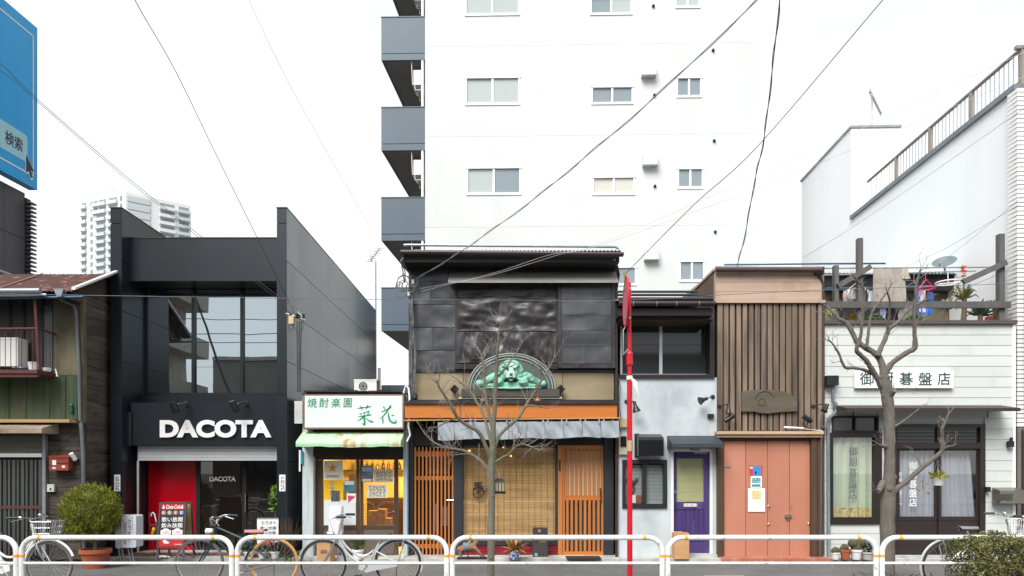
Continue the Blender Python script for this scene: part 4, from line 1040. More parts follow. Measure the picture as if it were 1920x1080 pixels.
for j in range(gh_+1):
    for i in range(gw_+1):
        xp, yp = 891+i/2, 670+j/2
        hv = relief(xp, yp)
        if hv > 0: idx[(i,j)] = len(pts_); pts_.append(P(xp,yp,Yc+.02-hv))
for j in range(gh_):
    for i in range(gw_):
        ks = [(i,j),(i,j+1),(i+1,j+1),(i+1,j)]
        if all(k in idx for k in ks): fcs.append(tuple(idx[k] for k in ks))
def in_face(fc):
    m_ = sum((pts_[i] for i in fc), V(0,0,0))/len(fc); xp = 960+m_.x*F/m_.y; yp = 879-(m_.z-EYE)*F/m_.y
    return ((xp-958)/14.2)**2+((yp-697)/16.5)**2 < 1
q = MB(); q.add(pts_, [f_ for f_ in fcs if not in_face(f_)]); lr0 = q.build('lion_relief', m_patina, cr, smooth=True)
q = MB(); q.add(pts_, [f_ for f_ in fcs if in_face(f_)]); q.build('lion_face', mat('pale_verdigris', c(212,244,230), c(180,228,208), rough=.6, scale=(8,8,8)), lr0, smooth=True)
m_patd = mat('dark_verdigris', c(60,92,78), rough=.6)
for ex in (951.5,964.5):
    q = MB(); q.sphere(P(ex,692.6,Yc-.125),(.018,.012,.012),8,6); q.build('eye', m_patd, lr0, smooth=True)
q = MB(); q.sphere(P(958,701.5,Yc-.178),(.03,.012,.02),8,6); q.build('nose', m_patd, lr0, smooth=True)
q = MB(); q.sphere(P(958,709,Yc-.128),(.045,.012,.018),8,6); q.build('mouth', m_patd, lr0, smooth=True)
for k, xx in enumerate((906,1008)):
    lt = root('copper_lamp', ('copper dome lamp under the crest, near the tree\'s lower branches' if k == 0 else 'copper dome lamp under the crest, nearer the red pole'), 'lamp', P(xx,755,11.75))
    q = MB(); q.lathe(P(xx,755,11.78)+V(0,0,0),[(.045,0),(.062,.012),(.062,.045),(.05,.066),(.024,.078),(.012,.1)],14); q.build('shade', m_copper, lt, smooth=True)
    q = MB(); q.tube([P(xx,748,11.78),P(xx,744,11.88)],.012,6); q.build('stem', m_copper, lt)
for k, xx in enumerate((852,1051)):
    lt = root('spotlight', ('black square spotlight on the tan band beside the crest, above the lattice gate' if k == 0 else 'black square spotlight tucked behind the crest plinth, near the red pole'), 'lamp', P(xx,735,11.9))
    Ml = Matrix.Translation(P(xx,730,11.86)) @ Matrix.Rotation(math.radians(45),4,'Y') @ Matrix.Rotation(math.radians(20),4,'X')
    q = MB(Ml); q.box((-.055,-.03,-.055),(.055,.05,.055)); q.build('head', m_black, lt)
    q = MB(); q.tube([P(xx,730,11.9),P(xx,738,11.99)],.012,6); q.build('bracket', m_black, lt)
# cedar beam, rod and noren
prect('beam_flashing', m_tin2, n_, 758,751.5,1160,757,11.62,.38)
prect('cedar_beam', m_orange, n_, 759,757.3,1157,783.5,11.66,.1)
q = MB(); q.box((PX(766,11.7),11.77,PZ(784,11.66)),(PX(1157,11.7),12.3,zw0-.003)); q.build('beam_backing', m_black, n_)
for xx in (767,1149): prect('rod_hook', m_orange, n_, xx-2,783.7,xx+2.5,792,11.68,.03)
q = MB(); q.tube([P(757,788.5,11.66),P(1168,784,11.66)],.012,8); q.build('noren_rod', mat('bamboo_rod', c(178,140,80), rough=.5), n_, smooth=True)
nr_ = root('noren_curtain', 'pale grey split noren curtain hanging from a rod under the cedar beam', 'curtain', P(990,822,11.66))
x = 821.0
wid = [31,34,34,34,34,34,35,35,35,34]
for k, w_ in enumerate(wid):
    def cl(u,v,x=x,w_=w_,k=k):
        yb_ = 825-6*(x-821)/340+1.2*math.sin(k*2.1+u*3)
        yt_ = 792-3*(x-821)/340
        if v > .92 : yt_ -= 0
        wave = .016*math.sin(u*6.0+k*1.9)*(1-v)+.010*math.sin(u*13+v*7+k)+.012*math.sin((u+v)*5+k*2.3)
        return (PX(x+u*(w_-.5),11.66), 11.66+wave, PZ(yb_+(yt_-yb_)*v,11.66))
    q = MB(); q.grid(cl, 12, 10); q.build('cloth_panel', m_cloth, nr_, smooth=True)
    for xx in (x+4, x+w_-5):
        if k % 1 == 0 and (k+int(xx)) % 2 == 0: 
            q = MB(); q.rect(xx,785,xx+2.5,794,11.655,.004); q.build('loop', m_cloth, nr_)
    x += w_
# shopfront posts and infill, set back under the beam
Y2 = 12.22
for x0, x1 in ((758,775),(850.5,867.5),(1133,1150)): prect('post', m_bluegrey, n_, x0, 784, x1, 1048, Y2-.06, .12)
prect('lintel', m_black, n_, 776, 800, 1132, 836, Y2, .1)
q = MB(); q.rect(776,836,850,1046,Y2+.5,.02); q.build('alcove_back', m_void, n_)
# lattice gate
lg = MB(); lg.rect(776,892.5,850,900,Y2,.03)
gate = lg.build('lattice_gate', m_orange, n_)
prect('rail', m_orange, gate, 776,846,850,856,Y2,.03)
prect('rail', m_orange, gate, 776,1020,850,1028,Y2,.03)
for k in range(11):
    xx = 777+k*7.0
    prect('slat', m_orangev, gate, xx, 838, xx+3.2, 1042, Y2-.025, .022)
q = MB(); q.tube([P(838,938,Y2-.04),P(854,938,Y2-.04)],.01,6); q.build('bolt', m_chrome, gate)
# things stored behind the gate
q = MB(); q.rect(800,850,842,888,Y2+.3,.15); q.build('meter_cabinet', mat('cabinet_grey', c(120,124,126), rough=.6), label='grey cabinet behind the top of the lattice gate', cat='cabinet')
q = MB(); q.tube([P(836,950,Y2+.25),P(836,985,Y2+.25)],.07,12); q.build('gas_cylinder', mat('tank_grey', c(130,136,138), rough=.5), smooth=True, label='pale grey tank behind the lower lattice gate', cat='tank')
q = MB(); q.tube([P(818,945,Y2+.3),P(820,1000,Y2+.2),P(826,1040,Y2+.2)],.035,8); q.build('duct', m_steel, smooth=True, label='grey pipe standing behind the lattice gate slats', cat='pipe')
# blind window
wf = MB(); wf.rect(868,836,1044,1019,Y2+.06,.01); wnd = wf.build('front_window', mat('blind_backing', c(150,104,56), rough=.8), n_)
m_bamb = mat('bamboo_blind', (.72,.45,.18), (.52,.30,.105), rough=.6, scale=(.7,.7,26), var=.05, dirt=((.36,.19,.06),.6,(1.5,1.5,5),.5,.7))
q = MB(); yy = 840.0
while yy < 1014:
    hpx = 3.1+R.uniform(-.4,.4)
    q.box((PX(869,Y2+.04),Y2+.045+R.uniform(0,.004),PZ(yy+hpx,Y2+.04)),(PX(1043,Y2+.04),Y2+.056,PZ(yy,Y2+.04))); yy += hpx+.5
bl = q.build('bamboo_blind', m_bamb, wnd, kind='stuff')
q = MB()
for k in range(15):
    xx = PX(875+k*11.6,Y2+.04); q.box((xx,Y2+.036,PZ(1014,Y2)),(xx+.005,Y2+.043,PZ(840,Y2)))
q.build('blind_cord', mat('blind_cord', c(140,96,56), rough=.8), wnd, kind='stuff')
prect('pane', m_clear, wnd, 868.5,836,1043.5,1016,Y2+.01,.005)
prect('frame_bar', m_bluegrey, wnd, 867.6,1014,1045,1022,Y2-.03,.06)
prect('frame_bar', m_bluegrey, wnd, 1041,836,1046,1013.8,Y2-.03,.06)
m_redtile = mat('red_tile', c(150,38,52,.85), c(128,30,44,.85), rough=.35, var=.2, rnd=.2, scale=(8,8,8))
q = MB(); q.rect(868,1022.2,1046,1046,Y2,.04); tl = q.build('plinth_wall', mat('red_grout', c(110,40,46), rough=.8), n_)
for j in range(4):
    xx = 868.5+(5 if j % 2 else 0)
    while xx < 1040:
        prect('tile', m_redtile, tl, xx, 1022.6+j*5.9, min(xx+20,1045), 1027.9+j*5.9, Y2-.012, .012); xx += 20.5
# cedar sliding door
Ydd = Y2-.02
prect('door_jamb', m_orangev, n_, 1046.2,835,1054,1047,Ydd-.02,.08)
dr = MB(); dr.rect(1054.5,1034,1131.5,1047,Ydd,.04); cd = dr.build('sliding_door', m_orange, n_)
prect('rail', m_orange, cd, 1059.3,835,1127,842.5,Ydd,.04); prect('rail', m_orange, cd, 1059.3,929,1127,938,Ydd+.004,.036)
prect('stile', m_orangev, cd, 1054.5,835,1059,1033.8,Ydd,.04); prect('stile', m_orangev, cd, 1127.3,835,1131.5,1033.8,Ydd,.04)
for k in range(8):
    xx = 1061.5+k*8.3
    prect('slat', m_orangev, cd, xx, 842.7, xx+4.6, 1033.6, Ydd+.006, .03)
m_shoji = mat('shoji_paper', c(226,206,176), rough=.8, var=.05)
prect('paper_pane', m_shoji, cd, 1059.5,843,1127,930,Ydd+.045,.006)
prect('pane', glass('door_dark_glass',(1,1,1),.05,opaque=(.03,.025,.02)), cd, 1059.5,937,1127,1034,Ydd+.045,.006)
q = MB(); q.tube([P(1126,915,Ydd-.02),P(1127,940,Ydd-.02)],.012,8); q.build('pull_handle', m_black, cd)
q = MB(); q.tube([P(1049.5,862,Ydd-.04),P(1049.5,882,Ydd-.04)],.014,8); q.build('iron_plate', m_black, n_)
# ironwork sign, lantern
iw = root('ironwork_sign', 'black ironwork sign with a spoked wheel in the blind window', 'sign', P(898,933,Y2-.06))
Yi = Y2-.03
q = MB(); q.torus(P(897,924,Yi),.095,.009,'Y',24,6)
for a in range(3):
    dx, dz = .09*math.cos(a*math.pi/3+.3), .09*math.sin(a*math.pi/3+.3); ce = P(897,924,Yi); q.tube([ce-V(dx,0,dz),ce+V(dx,0,dz)],.006,5)
q.build('wheel', m_black, iw)
q = MB()
for a, b_ in (((888,905),(905,905)),((890,910),(903,910)),((888,915),(906,915)),((889,905),(892,916)),((897,905),(897,916)),((905,915),(905,921)),((888,915),(888,922)),((907,921),(918,921)),((913,912),(918,912)),((911,916),(916,918))):
    q.tube([P(*a,Yi),P(*b_,Yi)],.007,5)
q.build('scroll', m_black, iw)
text('lettering', '馬', 888, 903.5, 906, 917, Yi-.012, m_black, iw, th=.008, off=.01)
def hanging_lantern():
    Yl = 8.72
    r_ = root('hanging_lantern', 'black glazed lantern hung on the bare tree trunk', 'lantern', P(935,925,Yl))
    q = MB(); q.prism([P(926,903,Yl-.05),P(947,903,Yl-.05),P(941,897,Yl),P(930,897,Yl)],(0,.09,0)); q.build('roof', m_blackmet, r_)
    q = MB(); q.rect(927,921.5,948,926,Yl-.055,.11); q.build('base', m_blackmet, r_)
    for xx in (928,934,940,945):
        prect('bar', m_black, r_, xx-.6,903.3,xx+.6,921.3,Yl-.05,.006)
    prect('pane', mat('lantern_glass', c(190,186,160), rough=.3), r_, 929,904,944.5,921,Yl-.035,.06)
    q = MB(); q.tube([P(936,897,Yl),P(935,888,Yl-.01),P(932,880,Yl-.02),P(931,872,Yl-.04),P(933,869,Yl-.05)],.004,5); q.build('hook', mat('wire_pale', (.5,.5,.48)), r_)
hanging_lantern()
# slim stone board with printed tags, door mat
hs = root('sign_slab', 'slim dark slate board leaning below the bamboo blind', 'sign', (PX(1012,11.95),11.95,.06))
m_slate = mat('slate_board', c(58,56,54), rough=.6, var=.15, scale=(8,8,8))
q = MB(); q.rect(999,989.5,1027,1050,11.93,.03); q.build('slab', m_slate, hs)
q = MB(); q.rect(1008.5,993,1014,998,11.926,.003); q.build('print', mat('slate_print', c(170,120,100)), hs)
text('lettering','HOTEL',1011.5,1014,1023,1017,11.928,mat('gold_print', c(176,160,110)),hs,th=.001)
q = MB(); q.rect(1002.5,1037,1008,1043,11.926,.003); q.build('sticker', mat('sticker_teal', c(110,170,190)), hs)
q = MB(); q.rect(1009,1045,1020,1049.5,11.926,.003); st2 = q.build('sticker', mat('sticker_blue', c(40,110,180)), hs)
text('lettering','1-2',1011,1046,1018,1048.7,11.925,m_white,st2,th=.0008)
q = MB(); q.box((PX(1062,11.7),11.55,.067),(PX(1126,11.7),11.9,.082)); q.build('door_mat', mat('mat_black', (.02,.02,.02), rough=.95, bump=.5, bscale=(200,200,200)), label='black door mat before the cedar sliding door', cat='mat')
# warm lamps inside behind the blind, seen through the top of the window
for k, (xx,yy) in enumerate(((880,845),(944,839),(958,855))):
    q = MB(); q.sphere(P(xx,yy,Y2+.034),(.02,.006,.014 if k != 1 else .008),10,6)
    q.build('lamp', mat('amber_glow%d'%k, (1,.5,.08), emit=0.9), smooth=True, label=['amber lamp glowing at the left top of the blind window','amber lamp glowing behind the trunk at the top of the blind','small amber lamp glowing just right of the trunk in the blind'][k], cat='lamp')
# potted bromeliad
bp_ = root('bromeliad', 'spiky red and green bromeliad in a blue and white pot below the blind', 'plant', (PX(964,11.6),11.6,.06))
pot('pot', mat('blue_white_pot', c(190,205,215), c(40,80,150), rough=.2, scale=(22,22,22), lo=.48, hi=.52), bp_, (PX(964,11.6),11.6,.06), .075,.095,.15, False)
q1, q2 = MB(), MB()
rr = random.Random(5)
for k in range(44):
    a = rr.uniform(0,6.28); el = rr.uniform(.2,1.2); L = rr.uniform(.2,.34)
    base = V(PX(964,11.6),11.6,.19); d_ = V(math.cos(a)*math.cos(el),math.sin(a)*math.cos(el),math.sin(el))
    side = d_.cross(V(0,0,1)).normalized()*.034
    m1 = base+d_*L*.55; m2 = base+d_*L-V(0,0,L*.22*(1.2-el))
    tgt = q1 if k % 4 else q2
    tgt.add([base-side*.5,base+side*.5,m1+side,m1-side],[(0,1,2,3)]); tgt.add([m1-side,m1+side,m2+side*.1,m2-side*.1],[(0,1,2,3)])
q1.build('leaves', mat('bromeliad_green', (.24,.26,.05), (.40,.30,.08), rough=.4, scale=(9,9,9), var=.3), bp_)
q2.build('leaves', mat('bromeliad_red', (.38,.06,.05), rough=.4, var=.3), bp_)
# ------------------------------------------------------------------ grey stucco house with the purple door
YQ = 12.0
m_stucco = mat('pale_stucco', c(198,206,210), rough=0.85, scale=(1.6,1.6,1.6), var=0.09, bump=0.35, bscale=(9,9,9), dirt=(c(150,160,166),.6,(2.2,2.2,1.2),.5,.75))
m_purple = mat('purple_paint', c(66,48,110,.85), c(84,64,128,.85), rough=.5, scale=(9,9,1.0), var=.22, dirt=(c(110,96,150),.5,(16,16,1.4),.6,.75))
m_drkglass = glass('dim_house_glass', (1,1,1), .0, opaque=(.035,.04,.042), rough=.04)
m_frost = glass('frosted_blind_glass', (1,1,1), .05, opaque=c(120,130,128), rough=.1)
m_darkbrown = mat('dark_brown_frame', c(36,28,27), rough=.45, var=.15)
u = root('stucco_house', 'pale grey stucco house front with a purple door and dark eaves', 'building', (2.7,YQ,0))
ux0, ux1 = PX(1160.5,YQ), PX(1344,YQ)
zsill = PZ(707,YQ)
# wall with openings for small window and door
def wall_with_holes(name, mt, par, x0,y0,x1,y1,Y,th,holes):
    xs = sorted(set([x0,x1]+[h_[0] for h_ in holes]+[h_[2] for h_ in holes])); ys = sorted(set([y0,y1]+[h_[1] for h_ in holes]+[h_[3] for h_ in holes]))
    q = MB()
    for i in range(len(xs)-1):
        for j in range(len(ys)-1):
            cx, cy = (xs[i]+xs[i+1])/2, (ys[j]+ys[j+1])/2
            if not any(h_[0] < cx < h_[2] and h_[1] < cy < h_[3] for h_ in holes):
                q.rect(xs[i],ys[j],xs[i+1],ys[j+1],Y,th)
    return q.build(name, mt, par)
wall_with_holes('stucco_wall', m_stucco, u, 1160.5,708,1344,1046,YQ,.15,[(1169,866,1249,949),(1258,842,1336,1046)])
q = MB(); q.box((ux0,YQ+.5,0),(ux1,16.5,PZ(560,YQ))); q.build('core_wall', m_void, u)
# upper window recess
Yu = YQ+.22
q = MB(); q.box((ux0,YQ+.02,PZ(712,YQ)),(PX(1338,YQ),YQ+.5,PZ(709,YQ))); q.build('recess_floor', m_darkbrown, u)
prect('window_sill', m_darkbrown, u, 1161,702,1340,708,YQ-.05,.3)
uw = MB(); uw.rect(1163,594,1332,706,Yu+.05,.02); uwo = uw.build('upper_window', m_void, u)
prect('pane', m_drkglass, uwo, 1167,602,1237,701,Yu+.02,.008); prect('pane', m_drkglass, uwo, 1241,602,1328,701,Yu+.035,.008)
for x0,y0,x1,y1 in ((1163,594,1331,600.5),(1163,600.7,1167,701),(1236,600.7,1242,701),(1327,600.7,1331,701),(1163,701.2,1331,705)): prect('window_frame', m_alu, uwo, x0,y0,x1,y1,Yu,.04)
wall_with_holes('upper_wall', m_darkbrown, u, 1161,560,1340,708,Yu+.08,.1,[])
prect('corner_post', m_darkbrown, u, 1331,575,1340,702,YQ-.02,.25)
# eaves and corrugated roof
Yev = 11.45
q = MB(); q.box((PX(1161,Yev),Yev+.06,PZ(590,Yev)),(PX(1338,Yev),Yu+.08,PZ(576,Yev))); q.build('eaves', m_darkbrown, u)
q = MB(); q.box((PX(1161,11.7),11.7,PZ(600,11.7)),(PX(1338,11.7),Yu+.08,PZ(588,11.7))); q.build('eaves_beam', mat('old_beam', c(84,70,58), rough=.8, scale=(1,1,14), var=.25), u)
def rq(u_,v):
    X = PX(1160,Yev)+u_*(PX(1330,Yev)-PX(1160,Yev)); return (X, Yev+v*2.2, PZ(564,Yev)+v*.60+.01*math.sin(X*2*math.pi/.064))
q = MB(); q.grid(rq,150,2); rfu = q.build('roof', mat('pale_roof_iron', c(176,184,188), rough=.5, metal=.2, var=.12, scale=(4,1,4)), u, smooth=True)
q = MB(); q.grid(lambda a,v: (PX(1160,Yev)+a*(PX(1330,Yev)-PX(1160,Yev)), Yev+2.2+v*2.4, PZ(564,Yev)+.60-v*.6),2,2); q.build('rear_slope', m_darkbrown, rfu)
for yy, x1, dz in ((547,1317,.25),(553,1328,.1)):
    q = MB(); q.tube([V(PX(1160,Yev),Yev+dz,PZ(yy,Yev+dz)),V(PX(x1,Yev),Yev+dz,PZ(yy,Yev+dz))],.022,8); q.build('roof_pole', m_black, rfu, smooth=True)
q = MB(); q.tube([V(PX(1160,Yev),Yev,PZ(561,Yev)),V(PX(1337,Yev),Yev,PZ(561,Yev))],.035,8); q.build('snow_bar', m_blackmet, rfu, smooth=True)
q = MB(); q.tube([V(PX(1160,Yev),Yev-.03,PZ(570,Yev)),V(PX(1340,Yev),Yev-.03,PZ(570,Yev))],.045,10); gt = q.build('gutter', mat('brown_gutter2', c(48,36,34), rough=.4), u, smooth=True)
for xx in (1187,1231,1268,1310):
    q = MB(); q.torus(P(xx,570,Yev-.03),.048,.005,'X',16,4); q.build('gutter_clip', m_steel, gt)
# small window
sw = MB(); sw.rect(1169,866,1249,949,YQ+.1,.02); swo = sw.build('small_window', m_void, u)
for x0,y0,x1,y1 in ((1167,862,1251,869.5),(1167,945,1251,953),(1167,869.7,1173,944.8),(1244.5,869.7,1251,944.8),(1205,869.7,1212,944.8)): prect('window_frame', m_black, swo, x0,y0,x1,y1,YQ-.03,.1)
m_blindw = mat('slat_blind', c(186,192,188), rough=.5, var=.06)
for half, (xa_,xb_) in enumerate(((1173,1205),(1212,1244.5))):
    q = MB(); yy = 872
    while yy < 943: q.box((PX(xa_,YQ+.07),YQ+.07,PZ(yy+2.0,YQ+.07)),(PX(xb_,YQ+.07),YQ+.085,PZ(yy,YQ+.07))); yy += 2.6
    q.build('blind', m_blindw, swo, kind='stuff')
    prect('pane', glass('window_film%d'%half,(.92,.94,.94),.03), swo, xa_,869.7,xb_,944.8,YQ+.02,.005)
q = MB(); rr = random.Random(8)
for k in range(9): q.tube([P(1185,935,YQ+.045),P(1185+rr.uniform(-6,6),915,YQ+.045),P(1185+rr.uniform(-13,13),rr.uniform(895,908),YQ+.045)],.006,4)
dp_ = root('dried_plant','dried branching plant with red pot behind the small black window','plant',P(1186,943,YQ+.045)); q.build('stems', m_darkbrown, dp_)
q = MB(); q.rect(1193,929,1206,941,YQ+.035,.03); q.build('pot', m_terra, dp_)
q = MB(); q.rect(1176,928,1192,943,YQ+.03,.03); q.build('white_cup', m_white, label='white holder on the sill of the small black window', cat='cup')
# extractor hood
eh = root('extractor_hood','glossy black extractor hood on the stucco above the small window','vent hood',P(1216,856,YQ-.1))
m_gloss = mat('glossy_black', (.012,.013,.015), rough=.12, var=.1)
def arc_hood(x0,x1):
    q = MB(); prof = [V(0,YQ-.002,PZ(854,YQ)),V(0,YQ-.24,PZ(856,YQ-.24)+.01)]+[V(0,YQ-.24+.08*(1-math.cos(a*math.pi/12)),PZ(825,YQ-.24)+.06*math.sin(a*math.pi/12)) for a in range(7)]+[V(0,YQ-.002,PZ(814,YQ))]
    q.prism([V(PX(x0,YQ),p.y,p.z) for p in prof],(PX(x1,YQ)-PX(x0,YQ),0,0)); return q
arc_hood(1192,1239).build('cowl', m_gloss, eh)
q = MB(); q.rect(1190,813,1198,857,YQ-.03,.028); q.build('flange', m_black, eh)
# awning over the door
da = MB(); Yx = YQ-.40
da.prism([V(PX(1250.5,YQ),YQ-.002,PZ(817,YQ)),V(PX(1250.5,YQ),Yx,PZ(832,Yx)),V(PX(1250.5,YQ),Yx,PZ(839,Yx)),V(PX(1250.5,YQ),YQ-.002,PZ(839,Yx))],(PX(1343.5,YQ)-PX(1250.5,YQ),0,0))
da.build('door_awning', mat('slate_awning', c(54,62,70), rough=.5, var=.08), u)
# purple door
prect('door_frame', m_white, u, 1257,843,1263,1044,YQ+.01,.1); prect('door_frame', m_white, u, 1331.5,843,1339,1044,YQ+.01,.1); prect('door_frame', m_white, u, 1263.2,842,1331.3,847,YQ+.012,.1)
prect('door_step', m_concrete, u, 1257,1040,1345,1047,YQ-.15,.3)
Yq = YQ+.06
m_cream_blind = mat('cream_blind', c(196,196,146), rough=.6, scale=(1,1,30), var=.06)
pd = MB(); pd.rect(1263.2,1026,1331.3,1039.8,Yq,.04); pdo = pd.build('purple_door', m_purple, u)
for x0,y0,x1,y1 in ((1263.2,847.2,1268.5,1025.8),(1320,847.2,1331.3,1025.8),(1268.7,847.2,1319.8,859),(1268.7,941,1319.8,955)): prect('door_rail', m_purple, pdo, x0,y0,x1,y1,Yq,.04)
for k in range(6): prect('plank', m_purple, pdo, 1268.8+k*8.5,955.2,1268.8+k*8.5+8.1,1008,Yq+.012,.02)
prect('door_rail', m_purple, pdo, 1268.7,1008.2,1319.8,1014,Yq,.04); prect('door_panel', m_purple, pdo, 1268.7,1014.2,1319.8,1025.8,Yq+.012,.02)
prect('blind', m_cream_blind, pdo, 1268.7,859.2,1319.8,940.8,Yq+.03,.01); prect('pane', m_clear, pdo, 1268.7,859.2,1319.8,940.8,Yq+.016,.005)
q = MB(); q.rect(1281,943.5,1308,950.5,Yq-.006,.005); npl = q.build('name_plate', mat('brass_plate', c(150,140,110), rough=.4), pdo)
for k, ch in enumerate('AKARI'):
    x0 = 1283.3+k*4.6
    prect('letter_tile', m_white, npl, x0-.3,944.3,x0+4.0,949.8,Yq-.009,.002); text('lettering',ch,x0+.4,945.2,x0+3.2,949,Yq-.0105,m_ink,npl,th=.001,off=.01)
q = MB(); q.rect(1294,838.5,1312,845,Yq-.07,.06); q.rect(1302,847.5,1327,851,Yq-.03,.028); q.build('door_closer', m_steel, pdo)
q = MB(); q.rect(1264.5,919,1268,925,Yq-.008,.007); q.build('lock', m_chrome, pdo)
q = MB(); q.tube([P(1266,943,Yq-.03),P(1266,958,Yq-.03)],.009,6); q.build('handle', m_blackmet, pdo)
q = MB(); q.box((PX(1265,11.6),11.62,.062),(PX(1293,11.6),11.82,.062+.44)); bgp = q.build('paper_bag', m_card, label='tall brown paper package on the purple door\'s step', cat='package')
q = MB(); q.box((PX(1265,11.6)+.02,11.64,.062+.441),(PX(1293,11.6)-.1,11.76,.062+.46)); q.build('folded_top', m_card, bgp)
# lamps and meter
def cone_lamp(label, head, tip, base, Y, wallx, wally, r0=.028, r1=.075):
    r_ = root('barn_lamp', label, 'lamp', P(wallx,wally,Y))
    a, b_ = P(*head,Y-.18), P(*tip,Y-.2)
    q = MB(); q.tube([a,a+(b_-a)*.4,a+(b_-a)*.75,b_],[r0,r0*1.1,r1*.75,r1],14); q.build('shade', m_blackmet, r_, smooth=True)
    q = MB(); q.tube([a,P(*base,Y-.1),P(wallx,wally,Y-.005)],.009,6); q.build('arm', m_black, r_, smooth=True)
    q = MB(); q.lathe(P(wallx,wally,Y-.02),[(.03,0),(.04,.018)],12,'Y'); q.build('wall_plate', m_black, r_, smooth=True)
cone_lamp('black cone lamp on stucco, just beside the red pole',(1189,753),(1194,772),(1184,752),YQ,1175,753)
cone_lamp('black cone lamp on stucco above the door awning',(1326,747),(1312,752),(1332,745),YQ,1337,744)
q = MB(); q.rect(1328,776,1339,783,YQ-.06,.058); q.build('junction_box', m_black, label='small black box on the stucco near the slatted wall', cat='junction box')
em = root('electric_meter','cream electricity meter with dark dial behind the red pole','meter',P(1168,852,YQ-.08))
q = MB(); q.rect(1160.8,816,1177,852,YQ-.07,.068); q.build('case', mat('meter_cream', c(196,190,170), rough=.5), em)
q = MB(); q.rect(1163.5,818,1174.5,837,YQ-.09,.02); q.build('dial', m_gloss, em)
q = MB(); q.rect(1163,785,1177,801,YQ-.08,.078); q.build('socket_box', mat('box_tan', c(190,170,136), rough=.6), label='tan junction box over the electricity meter', cat='junction box')
q = MB(); q.tube([P(1157.5,700,11.93),P(1163,725,11.93),P(1161,760,11.93),P(1165,790,11.93),P(1160,800,11.93),P(1166,815,11.93)],.007,5); q.build('meter_cable', m_cable, label='black cable dropping to the electricity meter', cat='cable')

# ------------------------------------------------------------------ slatted house with salmon folding doors
YGd = 12.0
m_beige = mat('beige_boards', c(184,160,142), rough=.7, scale=(1,1,8), var=.06, dirt=(c(150,110,84),.5,(3,3,1),.55,.75))
m_slat = mat('weathered_cedar', c(166,142,118), c(120,104,92), rough=.8, scale=(22,22,1.2), var=.25, bump=.3, bscale=(60,60,4), rnd=.3, dirt=(c(70,58,50),.85,(7,7,.5),.42,.68))
m_salmon = mat('salmon_door_paint', c(197,132,106), c(186,121,96), rough=.55, scale=(1.5,1.5,.8), var=.07, rnd=.05, bump=.15, bscale=(6,6,3), dirt=(c(198,142,124),.5,(2.2,2.2,.5),.52,.75))
m_oldpost = mat('old_post', c(108,80,54), c(70,54,42), rough=.85, scale=(18,18,1), var=.3, bump=.3, bscale=(60,60,4))
g_ = root('slatted_house', 'narrow house with vertical cedar slats above salmon folding doors', 'building', (4.5,YGd,0))
gx0, gx1 = PX(1344.5,YGd), PX(1545,YGd)
q = MB(); q.box((gx0,YGd+.1,0),(gx1,17,PZ(508,YGd))); q.build('core_wall', m_darkbrown, g_)
for y0,y1 in ((509.5,528.5),(529,546.5),(547,562)): prect('fascia_board', m_beige, g_, 1342,y0,1545,y1,YGd-.06,.15)
prect('fascia_ledge', m_beige, g_, 1340,562.3,1548,567.5,YGd-.1,.2)
q = MB(); q.tube([V(PX(1342,11.85),11.86,PZ(505,11.86)),V(PX(1541,11.85),11.86,PZ(506,11.86))],.05,10); q.build('gutter', mat('brown_gutter3', c(84,66,62), rough=.5), g_, smooth=True)
def rg(a,v):
    X = PX(1345,11.9)+a*(PX(1545,11.9)-PX(1345,11.9)); return (X, 11.9+v*3, PZ(501,11.9)+v*.12+.01*math.sin(X*2*math.pi/.064))
q = MB(); q.grid(rg,170,2); rgo = q.build('roof', m_steel, g_, smooth=True)
q = MB(); q.tube([P(1358,496.5,12.4),P(1548,494.5,12.4),P(1660,494,12.4)],.016,6); q.build('roof_pole', m_blue_pole, rgo, smooth=True)
q = MB(); q.rect(1530,500,1546,513,YGd-.15,.12); q.build('rain_hopper', m_darkbrown, g_)
q = MB(); q.tube([P(1534,512,YGd-.1),P(1540,524,YGd-.06),P(1543,534,YGd-.05),P(1543,700,YGd-.05),P(1543,770,YGd-.05)],.028,8); q.build('downpipe', mat('brown_pipe2', c(74,60,58), rough=.5), g_, smooth=True)
# brown side gable rising behind the stucco house's roof
q = MB(); q.prism([V(gx0-.004,YGd+.02,PZ(570,YGd)),V(gx0-.004,YGd+.02,PZ(508,YGd)),V(gx0-.004,YGd+3.6,PZ(508,YGd)-.06),V(gx0-.004,YGd+3.6,PZ(570,YGd)-.5)],(-.03,0,0)); q.build('side_cladding', m_darkbrown, g_)
for k in range(8):
    yy = YGd+.05+k*.42
    pbox('side_board', mat('side_board_brown', c(92,66,54), rough=.7, rnd=.1) if k == 0 else bpy.data.materials['side_board_brown'], g_, (gx0-.05,yy,PZ(575,YGd)), (gx0-.036,yy+.41,PZ(511,YGd)-.02*k/8))
q = MB(); q.box((gx0-.07,YGd-.02,PZ(508,YGd)),(gx0-.03,YGd+3.6,PZ(504,YGd))); q.build('side_flashing', m_beige, g_)
# slats
q = MB(); q.rect(1345,568,1540,809,YGd-.01,.02); sbk = q.build('slat_backing', m_black, g_)
for k in range(17):
    xx = 1345.5+k*11.75
    prect('slat', m_slat, sbk, xx+R.uniform(-.6,.6), 568.3, xx+8.6+R.uniform(-.5,.9), 808-R.uniform(0,1.5), YGd-.055+R.uniform(-.004,.004), .035)
